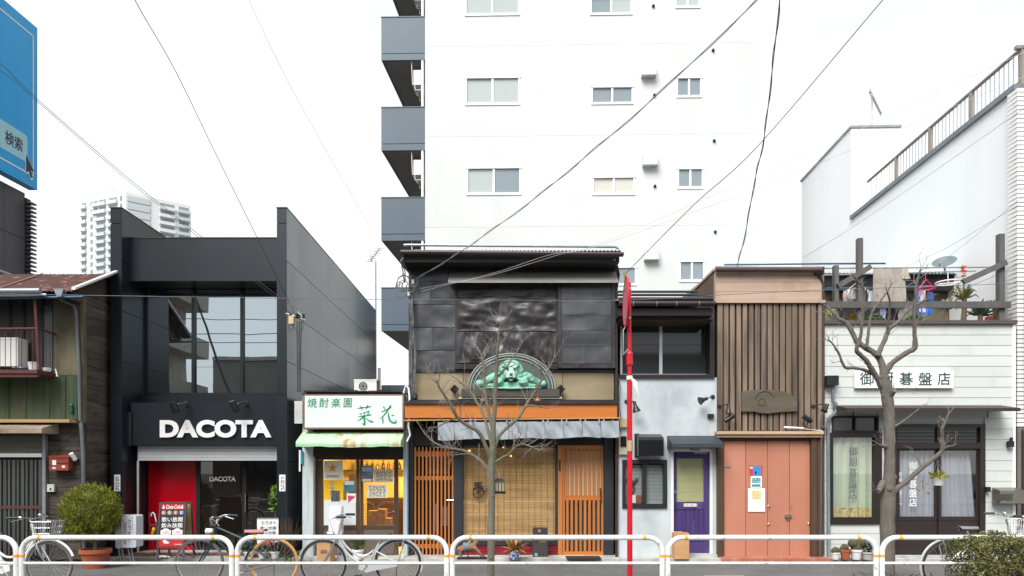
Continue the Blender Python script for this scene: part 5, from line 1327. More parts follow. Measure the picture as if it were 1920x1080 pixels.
# carved plank sign
pk = root('plank_sign','weathered driftwood plank sign hung on the cedar slats','sign',P(1443,773,YGd-.07))
edge = [(1391,734),(1402,732),(1420,731),(1445,731),(1462,732),(1474,735),(1482,741),(1495,743),(1495,760),(1495,771),(1478,771.5),(1458,773),(1440,775),(1425,774),(1415,771.5),(1391,771.5)]
q = MB(); q.prism([P(x,y,YGd-.11) for x,y in edge],(0,.045,0)); q.build('plank', mat('driftwood', c(112,106,98), c(84,76,64), rough=.85, scale=(1.6,1.6,9), var=.25, bump=.4, bscale=(4,4,26), dirt=(c(96,84,50),.6,(3,3,6),.5,.7)), pk)
q = MB(); q.torus(P(1434,752,YGd-.112),.17,.008,'Y',24,5,.4,2.9); q.torus(P(1428,754,YGd-.112),.06,.006,'Y',18,5); q.build('carving', mat('carving_dark', c(78,66,50), rough=.9), pk)
# cornice over the doors
prect('cornice_board', mat('pale_cornice', c(196,170,136), rough=.7, var=.1, scale=(1,1,12)), g_, 1344.5,808.3,1545,814,YGd-.16,.2)
prect('cornice_board', m_beige, g_, 1345,814.2,1543,820,YGd-.12,.2)
q = MB(); q.tube([P(1470,801,YGd-.13),P(1507,803,YGd-.13)],.017,8); q.tube([P(1507,804,YGd-.13),P(1542,808,YGd-.13)],.006,5); q.build('loose_pipe', m_white, smooth=True, label='white stick lying on the ledge above the salmon doors', cat='stick')
for x0,x1 in ((1345,1357),(1521.5,1532),(1533,1543)): prect('post', m_oldpost, g_, x0,820.2,x1,1047,YGd-.06,.16)
prect('head_rail', m_oldpost, g_, 1357.2,820.2,1521.3,826.5,YGd-.02,.1)
for k in range(4):
    x0 = 1357.4+k*41.0
    prect('folding_door', m_salmon, g_, x0+.4,826.8,x0+40.4,1044.5,YGd+.01+.004*(k%2),.04)
for (xx,yy) in ((1442,983),(1517,982),(1442,949)):
    q = MB(); q.lathe(P(xx,yy,YGd-.012),[(.012,0),(.022,.01),(.022,.02)],10,'Y'); q.build('door_knob', m_chrome, g_, smooth=True)
q = MB(); q.rect(1472,964.5,1485,970,YGd-.02,.028); q.build('hasp', m_chrome, g_)
q = MB(); q.rect(1475.5,970.2,1479,974,YGd-.03,.02); q.build('padlock', mat('brass', c(150,120,70), rough=.4, metal=.5), g_)
for xx,y0 in ((1443,946),(1484,946)):
    q = MB(); q.tube([P(xx,y0,YGd-.02),P(xx-1,y0+9,YGd-.02)],.005,5); q.build('hook', m_chrome, g_)
q = MB(); q.rect(1357.5,873,1370,876,YGd-.002,.01); q.build('number_plate', m_steel, g_)
Yo = YGd-.002
po = root('flyer','blue and red flyer at the top of the salmon door','flyer',P(1417,892,Yo))
q = MB(); q.rect(1406,873,1428.5,892,Yo,.002); q.build('sheet', mat('flyer_red', c(204,50,60)), po)
q = MB(); q.rect(1412,874,1426,892,Yo-.002,.0015); q.build('print_block', mat('flyer_blue', c(40,140,205)), po)
q = MB(); q.rect(1406.5,875.5,1411.5,878.5,Yo-.002,.0015); q.build('print_block', m_white, po)
q = MB(); q.rect(1415,884,1419,889,Yo-.0035,.0012); q.build('print_block', mat('flyer_navy', c(40,50,110)), po)
po = root('flyer','white flyer with teal print, middle one on the salmon door','flyer',P(1417,914,Yo))
q = MB(); q.rect(1407.5,892.5,1428.5,914.5,Yo-.001,.002); q.build('sheet', m_white, po)
m_tealp = mat('flyer_teal', c(30,150,160))
q = MB(); q.rect(1410,896,1426,905.5,Yo-.003,.0015); q.build('print_block', m_tealp, po)
q = MB(); q.rect(1410,908,1426,912.5,Yo-.003,.0015); q.build('print_block', m_tealp, po)
scribble('lettering',1411,897,1425,905,Yo-.0045,2,m_white,po,seed=31,w=.5)
po = root('flyer','large white sheet with yellow square on the salmon door','flyer',P(1418,959,Yo))
q = MB(); q.rect(1402.5,915.5,1434.5,959.5,Yo,.002); q.build('sheet', m_white, po)
q = MB(); q.rect(1410.5,920,1426.5,935.5,Yo-.002,.0015); q.build('print_block', mat('flyer_yellow', c(240,196,110)), po)
scribble('lettering',1411.5,921,1425.5,934,Yo-.0035,3,m_white,po,seed=33,w=.5)
# spotlights on the slatted wall
def tube_spot(label, a, b_, wall, r=.045):
    r_ = root('tube_spotlight', label, 'lamp', P(*wall,YGd-.05))
    q = MB(); A, B = P(*a,YGd-.22), P(*b_,YGd-.2); q.tube([A,A+(B-A)*.12,B],[r*.8,r,r],14); q.build('barrel', m_blackmet, r_, smooth=True)
    q = MB(); q.tube([(A+B)/2,P(*wall,YGd-.05)],.01,6); q.build('bracket', m_black, r_)
tube_spot('slanted tubular spotlight beside the driftwood sign, near the stucco house',(1377,778),(1359,790),(1370,784))
tube_spot('tubular spotlight tilted upward on the slats by the white shop',(1522,791),(1506,780),(1514,795))
cone_lamp('black cone lamp on an arm above the slanted spotlight',(1366,757),(1366,775),(1358,760),YGd-.05,1349,762,.026,.05)
cone_lamp('black cone lamp on an arm between slats and white shop',(1552,758),(1545,771),(1538,758),YGd-.05,1525,762,.03,.06)

# ------------------------------------------------------------------ white clapboard shop
YC = 12.0
m_wclap = mat('white_siding', c(208,212,208), rough=.5, scale=(.6,.6,3), var=.03, rnd=.03, dirt=(c(170,180,176),.5,(2.5,2.5,.5),.55,.8))
k_ = root('clapboard_shop','white clapboard shop with curtained windows and a roof terrace','shop',(7.2,YC,0))
cx0, cx1 = PX(1546,YC), PX(1903,YC)
q = MB(); q.box((cx0+.01,YC+.04,PZ(604,YC)-.1),(cx1,17,PZ(604,YC))); q.build('terrace_floor', m_concrete, k_)
q = MB(); q.box((cx0+.01,YC+.6,0),(cx1,17,PZ(612,YC))); q.build('core_wall', m_void, k_)
holes = [(1559,812,1652,979),(1561,781,1647,809),(1679,796,1847,1046)]
q_ = wall_with_holes('sheathing', m_wclap, k_, 1546.5,608,1903,1046,YC+.02,.08,holes)
yy = 608.5
while yy < 1044:
    y1 = min(yy+19.6,1046)
    segs = [(1546.5,1903)]
    for hx0,hy0,hx1,hy1 in holes:
        if hy0 < y1-1 and hy1 > yy+1:
            ns = []
            for a,b_ in segs:
                if hx0 > a and hx1 < b_: ns += [(a,hx0),(hx1,b_)]
                else: ns.append((a,b_))
            segs = ns
    for a,b_ in segs: prect('clapboard', m_wclap, k_, a,yy,b_,y1-.35,YC-.004,.02,rot=(math.radians(-2.0),0,0))
    yy += 19.6
prect('corner_trim', m_white, k_, 1899,607.5,1904.5,1046,YC-.025,.05)
prect('parapet_cap', mat('cap_brown', c(86,76,72), rough=.6), k_, 1545.5,600,1908,607,YC-.06,.3)
# canopy
q = MB(); Yk = 11.5
q.prism([V(PX(1562,YC),YC-.03,PZ(760,YC)),V(PX(1562,YC),Yk,PZ(765,Yk)),V(PX(1562,YC),Yk,PZ(771,Yk)),V(PX(1562,YC),YC-.03,PZ(766,YC))],(PX(1874,YC)-PX(1562,YC),0,0))
q.build('canopy', mat('canopy_brown', c(58,48,46), rough=.5, metal=.2), k_)
for xx in (1600,1852):
    q = MB(); q.tube([P(xx,772,Yk+.15),P(xx,782,YC-.02)],.012,5); q.build('canopy_bracket', m_darkbrown, k_)
# transom window
tr = MB(); tr.rect(1561,781,1647,809,YC+.05,.02); tro = tr.build('transom_window', m_darkbrown, k_)
prect('pane', m_drkglass, tro, 1563,783,1603,807,YC+.03,.006); prect('pane', m_drkglass, tro, 1605,783,1645,807,YC+.035,.006)
for r_ in ((1560,780,1648,783),(1560,807,1648,810),(1560,783.1,1563,806.9),(1645,783.1,1648,806.9),(1602.5,783.1,1605.5,806.9)): prect('window_frame', m_darkbrown, tro, *r_, YC-.02,.06)
# curtained window
m_curt = mat('cream_curtain', c(206,214,186), c(186,200,176), rough=.85, scale=(4,4,.4), var=.06)
m_curtp = mat('floral_hem', c(214,200,140), c(196,150,104), rough=.85, scale=(20,20,20), lo=.52, hi=.6, var=.05)
m_curtg = mat('lilac_curtain', c(186,186,196), c(172,174,184), rough=.9, scale=(4,4,.4), var=.06)
cw = MB(); cw.rect(1559,812,1652,979,YC+.12,.02); cwo = cw.build('front_window', m_darkbrown, k_)
for r_ in ((1557,811,1654,820),(1557,970,1654,983),(1557,820.2,1562.5,969.8),(1640,820.2,1654,969.8)): prect('window_frame', m_darkbrown, cwo, *r_, YC-.035,.1)
def curtain(name, mt, par, x0,y0,x1,y1,Y,folds,amp=.02,taper=0.0,seed=0.):
    def fn(a,v):
        xx = x0+a*(x1-x0)+taper*(1-v)*a
        ph = a*folds*2*math.pi+seed+.6*math.sin(v*2+a*5)
        return (PX(xx,Y), Y+amp*math.sin(ph)+.4*amp*math.sin(2.3*ph+1), PZ(y1+(y0-y1)*v,Y))
    q = MB(); q.grid(fn, int(folds*10), 8); return q.build(name, mt, par, smooth=True)
curtain('curtain', m_curt, cwo, 1560.5,818,1640.5,952.5,YC+.08,5,.016)
curtain('curtain_hem', m_curtp, cwo, 1560.5,952.5,1640.5,972,YC+.08,5,.016)
prect('pane', m_clear, cwo, 1562.6,820.3,1639.9,969.7,YC+.012,.005)
m_txtg = mat('grey_letters', c(96,104,104), rough=.5)
for k, ch in enumerate('御厨碁盤店'): text('lettering',ch,1592,837.5+k*20.4,1607.5,854+k*20.4,YC+.010,m_txtg,cwo,th=.0015,off=.004)
# entrance doors
en = MB(); en.rect(1679,796,1847,1046,YC+.3,.02); eno = en.build('entrance', m_darkbrown, k_)
m_dbd = mat('umber_door', c(46,36,34), rough=.4, var=.1, scale=(3,3,3))
for r_ in ((1678,795,1848,801),(1678,801.2,1682,1045.8),(1838,801.2,1848,1045.8),(1682.2,830,1837.8,841)): prect('door_frame', m_dbd, eno, *r_, YC-.02,.12)
prect('pane', m_drkglass, eno, 1682.2,801.3,1757,829.8,YC+.03,.006); prect('pane', m_drkglass, eno, 1761,801.3,1837.8,829.8,YC+.03,.006); prect('mullion', m_dbd, eno, 1757.1,801.3,1760.9,829.8,YC-.01,.06)
for j in range(4):
    prect('louvre', m_dbd, eno, 1683,804+j*6.5,1756,806+j*6.5,YC+.02,.008); prect('louvre', m_dbd, eno, 1762,804+j*6.5,1836,806+j*6.5,YC+.02,.008)
for k, (xa_,xb_) in enumerate(((1682.2,1759.6),(1760,1837.8))):
    yd = YC+.05-.03*k
    leaf = MB(); leaf.rect(xa_,968.5,xb_,976,yd,.03); lf = leaf.build('sliding_door', m_dbd, eno)
    for r_ in ((xa_,841.3,xa_+5,968.3),(xb_-6,841.3,xb_,968.3),(xa_+5.1,841.3,xb_-6.1,845)): prect('door_rail', m_dbd, lf, *r_, yd,.03)
    prect('door_panel', m_dbd, lf, xa_,976.2,xb_,1026,yd+.008,.016); prect('door_rail', m_dbd, lf, xa_,1026.2,xb_,1045.5,yd,.03)
    prect('pane', m_clear, lf, xa_+5.1,845.1,xb_-6.1,968.2,yd+.012,.005)
curtain('curtain', m_curtg, eno, 1680,844,1752,969,YC+.17,7,.02,taper=0,seed=1)
curtain('curtain', m_curtg, eno, 1762,844,1818,969,YC+.17,6,.02,taper=12,seed=2)
for k, ch in enumerate('御厨碁盤店'): text('lettering',ch,1704.5,865+k*17.3,1719.5,880.5+k*17.3,YC+.048,m_white,eno,th=.0015,off=.006)
for k, ch in enumerate('日三日七〇三五八一七'): text('lettering',ch,1686,886+k*6.2,1691.5,891+k*6.2,YC+.048,m_white,eno,th=.0015,off=.004)
prect('door_sill', m_concrete, k_, 1679,1043,1847,1048,YC-.2,.19)
# signboard
sgn = root('signboard','white signboard with five dark green characters on clapboards','sign',P(1695,727,YC-.06))
q = MB(); q.rect(1603,694.5,1788.5,727.5,YC-.07,.04); q.build('board', m_white, sgn)
m_dkgreen = mat('dark_green_letters', (.006,.05,.045), rough=.4)
for ch,xa_,xb_ in (('御',1612,1638),('厨',1650,1675),('碁',1686,1712),('盤',1722,1747.5),('店',1758,1782)): text('lettering',ch,xa_,698,xb_,722,YC-.074,m_dkgreen,sgn,th=.003,off=.004)
# drain pipes between the shops
q = MB(); q.tube([P(1562,716,YC-.08),P(1562,752,YC-.08),P(1568,758,YC-.08),P(1568,772,YC-.08),P(1556,783,YC-.07),P(1553,790,YC-.06),P(1553.5,1040,YC-.06),P(1560,1050,YC-.12)],.03,10)
dpz = q.build('drainpipe', mat('grey_pipe', c(120,126,134), rough=.5, var=.1), smooth=True, label='grey drainpipe with elbows at the shop\'s slatted-house corner', cat='drainpipe')
q = MB(); q.rect(1551,704,1573,722,YC-.16,.15); q.build('rain_hopper', m_blackmet, dpz)
q = MB(); q.tube([P(1543,772,YC-.05),P(1541,800,YC-.08),P(1549,804,YC-.1),P(1540,818,YC-.08),P(1538.5,1045,YC-.08)],.022,8); q.build('drainpipe', mat('brown_pipe3', c(88,82,80), rough=.5), smooth=True, label='thin brown drainpipe beside the salmon doors', cat='drainpipe')
# wall mailbox, porch light
mbx = root('mailbox','brushed steel mailbox on the white clapboards','mailbox',P(1882,946,YC-.2))
q = MB(); q.prism([V(PX(1858,YC),YC-.03,PZ(914,YC)),V(PX(1858,YC),YC-.22,PZ(920,YC-.22)),V(PX(1858,YC),YC-.22,PZ(944,YC-.22)),V(PX(1858,YC),YC-.03,PZ(946,YC))],(PX(1905,YC)-PX(1858,YC),0,0)); q.build('box', mat('brushed_steel', c(132,128,120), rough=.35, metal=.6), mbx)
q = MB(); q.rect(1862,926,1899,938,YC-.228,.006); q.build('flap', mat('steel_dark', c(96,92,86), rough=.35, metal=.6), mbx)
q = MB(); q.lathe(P(1884,941,YC-.235),[(.012,0),(.012,.012)],10,'Y'); q.build('lock', m_chrome, mbx)
q = MB(); q.rect(1852,913,1858,922,YC-.1,.07); q.build('bracket', m_blackmet, mbx)
q = MB(); q.rect(1893,827,1902,838,YC-.1,.075); pl_ = q.build('porch_light', m_blackmet, label='small black porch light on the white clapboards', cat='lamp')
q = MB(); q.rect(1895.5,820,1899.5,827,YC-.06,.03); q.build('stem', m_blackmet, pl_)
# hanging basket
hbk = root('hanging_basket','white hanging planter with yellow-green leaves before the shop door','planter',P(1759,910,9.0))
Yh = 9.0
q = MB(); ce = P(1759,910,Yh); q.lathe(ce,[(.055,0),(.085,.08),(.09,.085),(.08,.085)],16); q.build('bowl', m_white, hbk, smooth=True)
q = MB(); top = P(1758,862,Yh)
for a in (0,2.1,4.2): q.tube([ce+V(.085*math.cos(a),.085*math.sin(a),.085),top],.003,4)
q.build('chain', m_steel, hbk)
q = MB(); leaves(q,ce+V(0,0,.13),(.11,.09,.06),70,.07,9); leaves(q,ce+V(-.18,0,-.05),(.12,.04,.12),22,.05,10); q.build('foliage', mat('lime_leaf', (.28,.27,.04), rough=.5, var=.3, scale=(20,20,20)), hbk)
# pots under the window
YP = 11.6
m_cactus = mat('cactus_green', (.07,.09,.03), (.10,.075,.035), rough=.8, var=.3, scale=(30,30,30))
def cactus_pot(label, xx, w0, mt, hh, balls, seed):
    r_ = root('potted_cactus', label, 'plant', (PX(xx,YP),YP,.062))
    w_ = w0/2*YP/F
    pot('pot', mt, r_, (PX(xx,YP),YP,.062), w_*.75, w_, hh)
    q = MB(); rr = random.Random(seed)
    for bx_,bz_,br in balls:
        n0 = 18
        c0 = V(PX(xx,YP)+bx_,YP+rr.uniform(-.02,.02),.062+hh+bz_)
        def fb(a,v,c0=c0,br=br): 
            th_ = a*2*math.pi; ph = v*math.pi; rad_ = br*(1+.07*math.cos(th_*10)); return (c0.x+rad_*math.sin(ph)*math.cos(th_), c0.y+rad_*math.sin(ph)*math.sin(th_), c0.z+br*1.05*math.cos(ph))
        q.grid(fb, 40, 10)
    q.build('cactus', m_cactus, r_, smooth=True)
    q = MB(); q.lathe((PX(xx,YP),YP,.062+hh*.86),[(w_*.9,0),(w_*.9,.004)],16); q.build('soil', m_soil, r_)
m_potw = mat('white_pot', (.68,.68,.66), rough=.5, var=.06)
cactus_pot('small cactus in a narrow white pot by the drainpipe',1566.5,15,m_potw,.12,[(-.03,.02,.05),(.03,.03,.05),(0,.05,.04)],1)
cactus_pot('round cactus in a terracotta pot between two white pots',1585,19,m_terra,.17,[(0,.03,.06),(-.03,.01,.05)],2)
cactus_pot('large clustered cactus in a wired white pot',1605,20,m_potw,.17,[(-.06,.10,.075),(.07,.11,.08),(0,.03,.08),(.02,.09,.07)],3)
r_ = root('potted_plant','leafy plant in a grey pot beside the guard rail post','plant',(PX(1626,YP),YP,.062)); pot('pot', mat('grey_pot', (.4,.4,.38), rough=.7), r_, (PX(1626,YP),YP,.062), .08,.1,.13)
q = MB(); leaves(q,(PX(1626,YP),YP,.28),(.12,.1,.12),160,.09,12,aspect=3.5); q.build('foliage', mat('dusky_leaf', (.06,.085,.05), rough=.6, var=.3, scale=(20,20,20)), r_)

# ------------------------------------------------------------------ roof terrace
Yt = 12.15; zT = PZ(604,YC)
m_grim = mat('grey_timber', c(108,106,106), c(86,84,82), rough=.85, scale=(10,10,1.5), var=.15, bump=.2, rnd=.1)
pg = root('pergola','weathered grey timber pergola frame on the roof terrace','pergola',(PX(1740,Yt),Yt,zT))
for x0,x1,y0 in ((1609.5,1618.5,446),(1565,1573,497),(1874,1884.5,438)): prect('post', m_grim, pg, x0,y0,x1,603.5,Yt,.1)
prect('rail_beam', m_grim, pg, 1546,565,1896,577,Yt-.052,.05)
def slant(a,b_,w,Y,th,name='brace',mt=None,par=None):
    A,B = P(*a,Y),P(*b_,Y); d_ = (B-A).normalized(); s_ = V(-d_.z,0,d_.x)*w/2
    q = MB(); q.prism([A-s_,B-s_,B+s_,A+s_],(0,th,0)); return q.build(name, mt or m_grim, par or pg)
slant((1572,536),(1634,499),.09,Yt-.06,.055); slant((1808,528),(1889,491),.10,Yt-.06,.055)
# hut behind
hu = root('terrace_hut','dark lean-to hut with pale blue roof sheets on the terrace','hut',(7.0,14.4,zT))
q = MB(); q.box((PX(1548,14.2),14.2,zT),(PX(1800,14.2),16.5,PZ(530,14.2))); q.build('wall', mat('hut_wall', c(112,106,88), rough=.9, var=.2, scale=(2,2,2)), hu)
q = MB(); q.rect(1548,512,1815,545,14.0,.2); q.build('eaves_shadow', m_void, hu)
q = MB(); q.grid(lambda a,v: (PX(1546,13.9)+a*(PX(1830,13.9)-PX(1546,13.9)), 13.9+v*2.6, PZ(512,13.9)+v*.16+.012*math.sin(a*260)), 180, 2); q.build('roof', mat('pale_blue_sheet', c(186,208,216), rough=.4, var=.06), hu, smooth=True)
q = MB(); q.box((PX(1560,14.1),14.1,zT),(PX(1690,14.1),14.19,PZ(560,14.1))); q.build('doorway', m_void, hu)
q = MB(); q.rect(1815,500,1821,545,13.8,.08); q.build('post', m_alu, hu)
# poles with clothes
def pole(label,a,b_,Y,r=.014,mt=None):
    q = MB(); q.tube([P(*a,Y),P(*b_,Y)],r,8); return q.build('laundry_pole', mt or m_steel, smooth=True, label=label, cat='pole')
Yc_ = 12.7
pole('steel laundry pole carrying the beige blanket',(1545,503),(1860,501),Yc_)
pole('second steel laundry pole just under the blanket pole',(1545,516),(1830,508),Yc_+.25)
pole('blue laundry pole lower down behind the pergola posts',(1548,541),(1740,537),Yc_+.1,.016,m_blue_pole)
def cloth(name,label,x0,y0,x1,y1,Y,mt,seed=0,cat='laundry',ragged=0):
    def fn(a,v):
        w_ = .02*math.sin(a*9+seed)*(1-v)+.012*math.sin(a*21+v*5+seed); xx = x0+a*(x1-x0)+1.5*math.sin(v*4+seed)*(1-v)
        return (PX(xx,Y), Y+w_, PZ(y1+(y0-y1)*v+ragged*math.sin(a*7+seed)*(1-v),Y))
    q = MB(); q.grid(fn,20,12); return q.build(name, mt, smooth=True, label=label, cat=cat)
cloth('blanket','beige blanket hung over the upper laundry pole',1637,503.5,1697,566,Yc_-.03,mat('beige_blanket', c(186,176,166), c(160,150,142), rough=.95, scale=(9,9,9), var=.1),1,'blanket',1)
cloth('blanket','beige blanket\'s folded end jutting beside the dark eaves',1690,503,1704,523,Yc_-.05,mat('beige_blanket_edge', c(196,188,178), rough=.95),2,'blanket')
cl_specs = [('white_shirt','pale pink and white shirt on the terrace beside the pergola post',1588,543,1601,567,(214,190,188)),('dark_shirt','black shirt hanging between the white shirt and blue shirt',1597,552,1608,567,(24,24,28)),
 ('blue_shirt','navy blue shirt hanging next to the tall pergola post',1600,552,1613,568,(40,60,120)),('white_towel','white towel hanging on the shirt side of the blanket',1630,545,1640,575,(220,224,228)),
 ('teal_towel','narrow teal towel under the white towel',1633,565,1639,586,(60,160,170)),('lilac_towel','pale lilac towel hanging low behind the rail beam',1650,572,1661,605,(180,190,226)),
 ('black_coat','black coat hanging low behind the rail beam under the blanket',1661,572,1684,605,(18,18,20)),('yellow_cloth','mustard yellow cloth low behind the tall post',1592,588,1602,603,(170,140,40)),
 ('grey_cloth','pale grey cloth hanging low next to the black coat',1684,574,1700,603,(160,160,156)),('black_sock','black cloth clipped beside the blanket\'s far edge',1698,548,1708,566,(30,32,34))]
for i,(nm,lb_,x0,y0,x1,y1,co) in enumerate(cl_specs): cloth(nm,lb_,x0,y0,x1,y1,Yc_+.12,mat(nm+'_cloth',c(*co),rough=.9,var=.1),i)
ph2 = root('peg_hanger','green and white peg hanger full of small laundry by the tall post','peg hanger',P(1604,568,12.45))
q = MB(); q.torus(P(1605,545,12.45),.17,.012,'Z',24,6); q.tube([P(1605,545,12.45)-V(.17,0,0),P(1606,530,12.45),P(1605,545,12.45)+V(.17,0,0)],.006,5); q.build('ring', m_white, ph2, smooth=True)
rr = random.Random(64)
for k in range(14):
    a_ = k*.449; cpx = P(1605,545,12.45)+V(.17*math.cos(a_),.17*math.sin(a_),0); hh = rr.uniform(.14,.3); ww = rr.uniform(.03,.06); cc = rr.choice([(220,222,224),(214,190,190),(40,44,60),(60,80,130),(226,226,226),(90,130,110),(30,30,34)])
    q = MB(); q.grid(lambda a,v: (cpx.x+(a-.5)*2*ww+.01*math.sin(v*6+k), cpx.y+.012*math.sin(a*7+k), cpx.z-hh*(1-v)), 6, 6); q.build('laundry_piece', mat('small_laundry%d'%k, c(*cc), rough=.9), ph2, smooth=True)
    q = MB(); q.box((cpx.x-.008,cpx.y-.008,cpx.z-.03),(cpx.x+.008,cpx.y+.008,cpx.z+.02)); q.build('peg', m_leafg if k%2 else m_white, ph2)
pr_ = root('peg_hanger','pink plastic peg hanger holding blue and white laundry','peg hanger',P(1736,600,Yc_-.1))
m_pink = mat('hot_pink', c(226,40,130), rough=.4)
q = MB(); q.torus(P(1737,541,Yc_-.1),.14,.016,'Z',24,6); q.tube([P(1737,541,Yc_-.1)-V(.14,0,0),P(1737,524,Yc_-.1),P(1737,541,Yc_-.1)+V(.14,0,0)],.008,5); q.tube([P(1735,524,Yc_-.1),P(1736,508,Yc_-.1)],.006,5); q.build('ring', m_pink, pr_, smooth=True)
def clp(x0,y0,x1,y1,co,sd_):
    o = cloth('laundry_piece','',x0,y0,x1,y1,Yc_-.1,mat('peg_cloth%d'%sd_,c(*co),rough=.9),sd_); o.parent = pr_; o.location = WL[o.name]-WL[pr_.name]
    for k in ('label','category'):
        if k in o: del o[k]
clp(1719,544,1726,588,(50,110,190),21); clp(1723,545,1735,586,(226,206,214),22); clp(1738,546,1742,570,(70,70,76),23); clp(1740,548,1750,590,(60,110,200),24); clp(1726,570,1744,592,(80,130,210),25)
# satellite dish
sdh = root('satellite_dish','grey satellite dish tilted upward behind the laundry poles','satellite dish',P(1772,505,13.6))
Md = Matrix.Translation(P(1771,496,13.4)) @ Matrix.Rotation(math.radians(-28),4,'Y') @ Matrix.Rotation(math.radians(30),4,'X') @ Matrix.Scale(.86,4)
q = MB(Md); q.lathe((0,0,0),[(.02,0),(.10,.012),(.19,.04),(.245,.075),(.25,.08),(.245,.08),(.19,.048),(.1,.02),(.02,.008)],28); q.build('dish', mat('dish_grey', c(104,116,122), rough=.4, var=.06), sdh, smooth=True)
q = MB(); q.tube([P(1771,497,13.4),P(1772,512,13.55)],.02,6); q.tube([P(1760,503,13.35),P(1764,492,13.2)],.01,5); q.build('mount', m_steel, sdh)
# whirligig drier
dr_ = root('laundry_rack','white looped plastic laundry rack hanging near the aloe','laundry rack',P(1780,545,12.9))
q = MB(); q.torus(P(1778,530,12.75),.21,.014,'Z',24,6); q.tube([P(1758,533,12.75),P(1799,529,12.75)],.012,6); q.tube([P(1778,529,12.75),P(1777,512,12.75)],.008,5); q.build('ring', m_white, dr_, smooth=True)
q = MB(); q.rect(1798,518,1806,540,12.8,.08); q.build('holder', m_alu, dr_)
# aloes
m_aloe = mat('aloe_leaf', (.12,.17,.06), (.26,.20,.10), rough=.5, scale=(6,6,6), var=.25)
def aloe(label,xx,yb_,yc,Y,n,L,seed,flower=False,mt=None):
    r_ = root('aloe_plant',label,'plant',V(PX(xx,Y),Y,zT))
    cen = P(xx,yc,Y)
    q = MB(); q.tube([V(PX(xx,Y)-.03,Y,zT),V(PX(xx,Y),Y,(zT+cen.z)/2),cen],[.05,.045,.04],8); q.build('stem', mat('aloe_stem%d'%seed, c(110,92,74), rough=.9), r_, smooth=True)
    rr = random.Random(seed); q = MB()
    for k in range(n):
        a = k*2.4; el = rr.uniform(-.1,1.25); d_ = V(math.cos(a)*math.cos(el),math.sin(a)*math.cos(el),math.sin(el)); l_ = L*rr.uniform(.75,1.1)
        pts = [cen, cen+d_*l_*.4, cen+d_*l_*.75+V(0,0,.02), cen+d_*l_+V(0,0,-.06*math.cos(el))]; q.tube(pts,[.022,.02,.013,.002],6)
    q.build('leaves', mt or m_aloe, r_, smooth=True)
    if flower:
        q = MB(); q.tube([cen,P(xx-1,520,Y)],.01,5); q.build('flower_stalk', m_aloe, r_)
        q = MB(); leaves(q,P(xx-1,507,Y),(.05,.05,.13),60,.06,seed); q.build('flower_spike', mat('orange_flower', (.6,.12,.05), rough=.5), r_)
aloe('tall aloe with an orange flower spike above the rail beam',1808,600,559,12.45,26,.30,3,True)
aloe('bushy aloe low behind the rail beam, next to the tall aloe',1775,600,580,12.6,22,.26,4)
aloe('dark spiky plant low between tall aloe and end post',1838,600,590,12.6,26,.30,5,mt=mat('dark_spiky_leaf', (.03,.07,.03), rough=.5))
aloe('potted aloe at the terrace end post',1866,600,575,12.45,14,.2,6)
q = MB(); q.lathe(V(PX(1862,12.4),12.4,zT),[(.1,0),(.13,.18),(.11,.18)],16); q.build('terracotta_pot', m_terra, smooth=True, label='terracotta pot at the foot of the terrace end post', cat='pot')
aloe('small hanging aloe at the terrace\'s slatted-house corner',1559,600,590,12.0,12,.14,7,mt=mat('fresh_aloe', (.16,.24,.06), rough=.5))
# low clutter of green and brown on the terrace floor
for k,(xx,lb_) in enumerate(((1640,'low leafy plant on the terrace floor under the white towel'),(1712,'low grey-green plant on the terrace floor under the peg hanger'))):
    r_ = root('terrace_plant',lb_,'plant',V(PX(xx,12.6),12.6,zT)); q = MB(); leaves(q,V(PX(xx,12.6),12.6,zT+.12),(.2,.15,.14),140,.1,40+k); q.build('foliage', m_leafg, r_)

# ------------------------------------------------------------------ white corner building with roof railing
m_paleg = mat('pale_render', (.80,.82,.83), rough=.7, scale=(.4,.4,.4), var=.03, dirt=((.70,.72,.73),.4,(1.5,1.5,.2),.55,.8))
m_tilew = mat('white_tile', (.74,.74,.72), rough=.35, var=.04)
m_tilej = mat('tile_joint', (.16,.15,.14), rough=.8)
rb = root('corner_building','white rendered building with roof railing and tiled front corner','building',(9.6,12.2,0))
O2 = V(9.0,12.2,0); w2 = V(.0343,1,0).normalized(); n2 = V(-w2.y,w2.x,0)
M2 = Matrix(((w2.x,0,n2.x,O2.x),(w2.y,0,n2.y,O2.y),(0,1,0,0),(0,0,0,1)))    # x back along wall, y up, z out to the street side
q = MB(M2); q.box((0.02,0,-4),(9.82,8.36,0)); q.build('side_wall', m_paleg, rb)
q = MB(M2); q.box((-.04,8.36,-4.05),(6.32,8.46,.06)); q.build('parapet_coping', mat('coping_grey', c(120,126,132), rough=.5), rb)
q = MB(M2); q.box((6.36,8.36,-1.3),(9.82,10.86,-.001)); ph = q.build('roof_house', m_paleg, rb)
q = MB(M2); q.box((6.33,10.86,-1.34),(9.86,10.92,.03)); q.build('roof_trim', mat('trim_grey', c(150,156,158), rough=.5), ph)
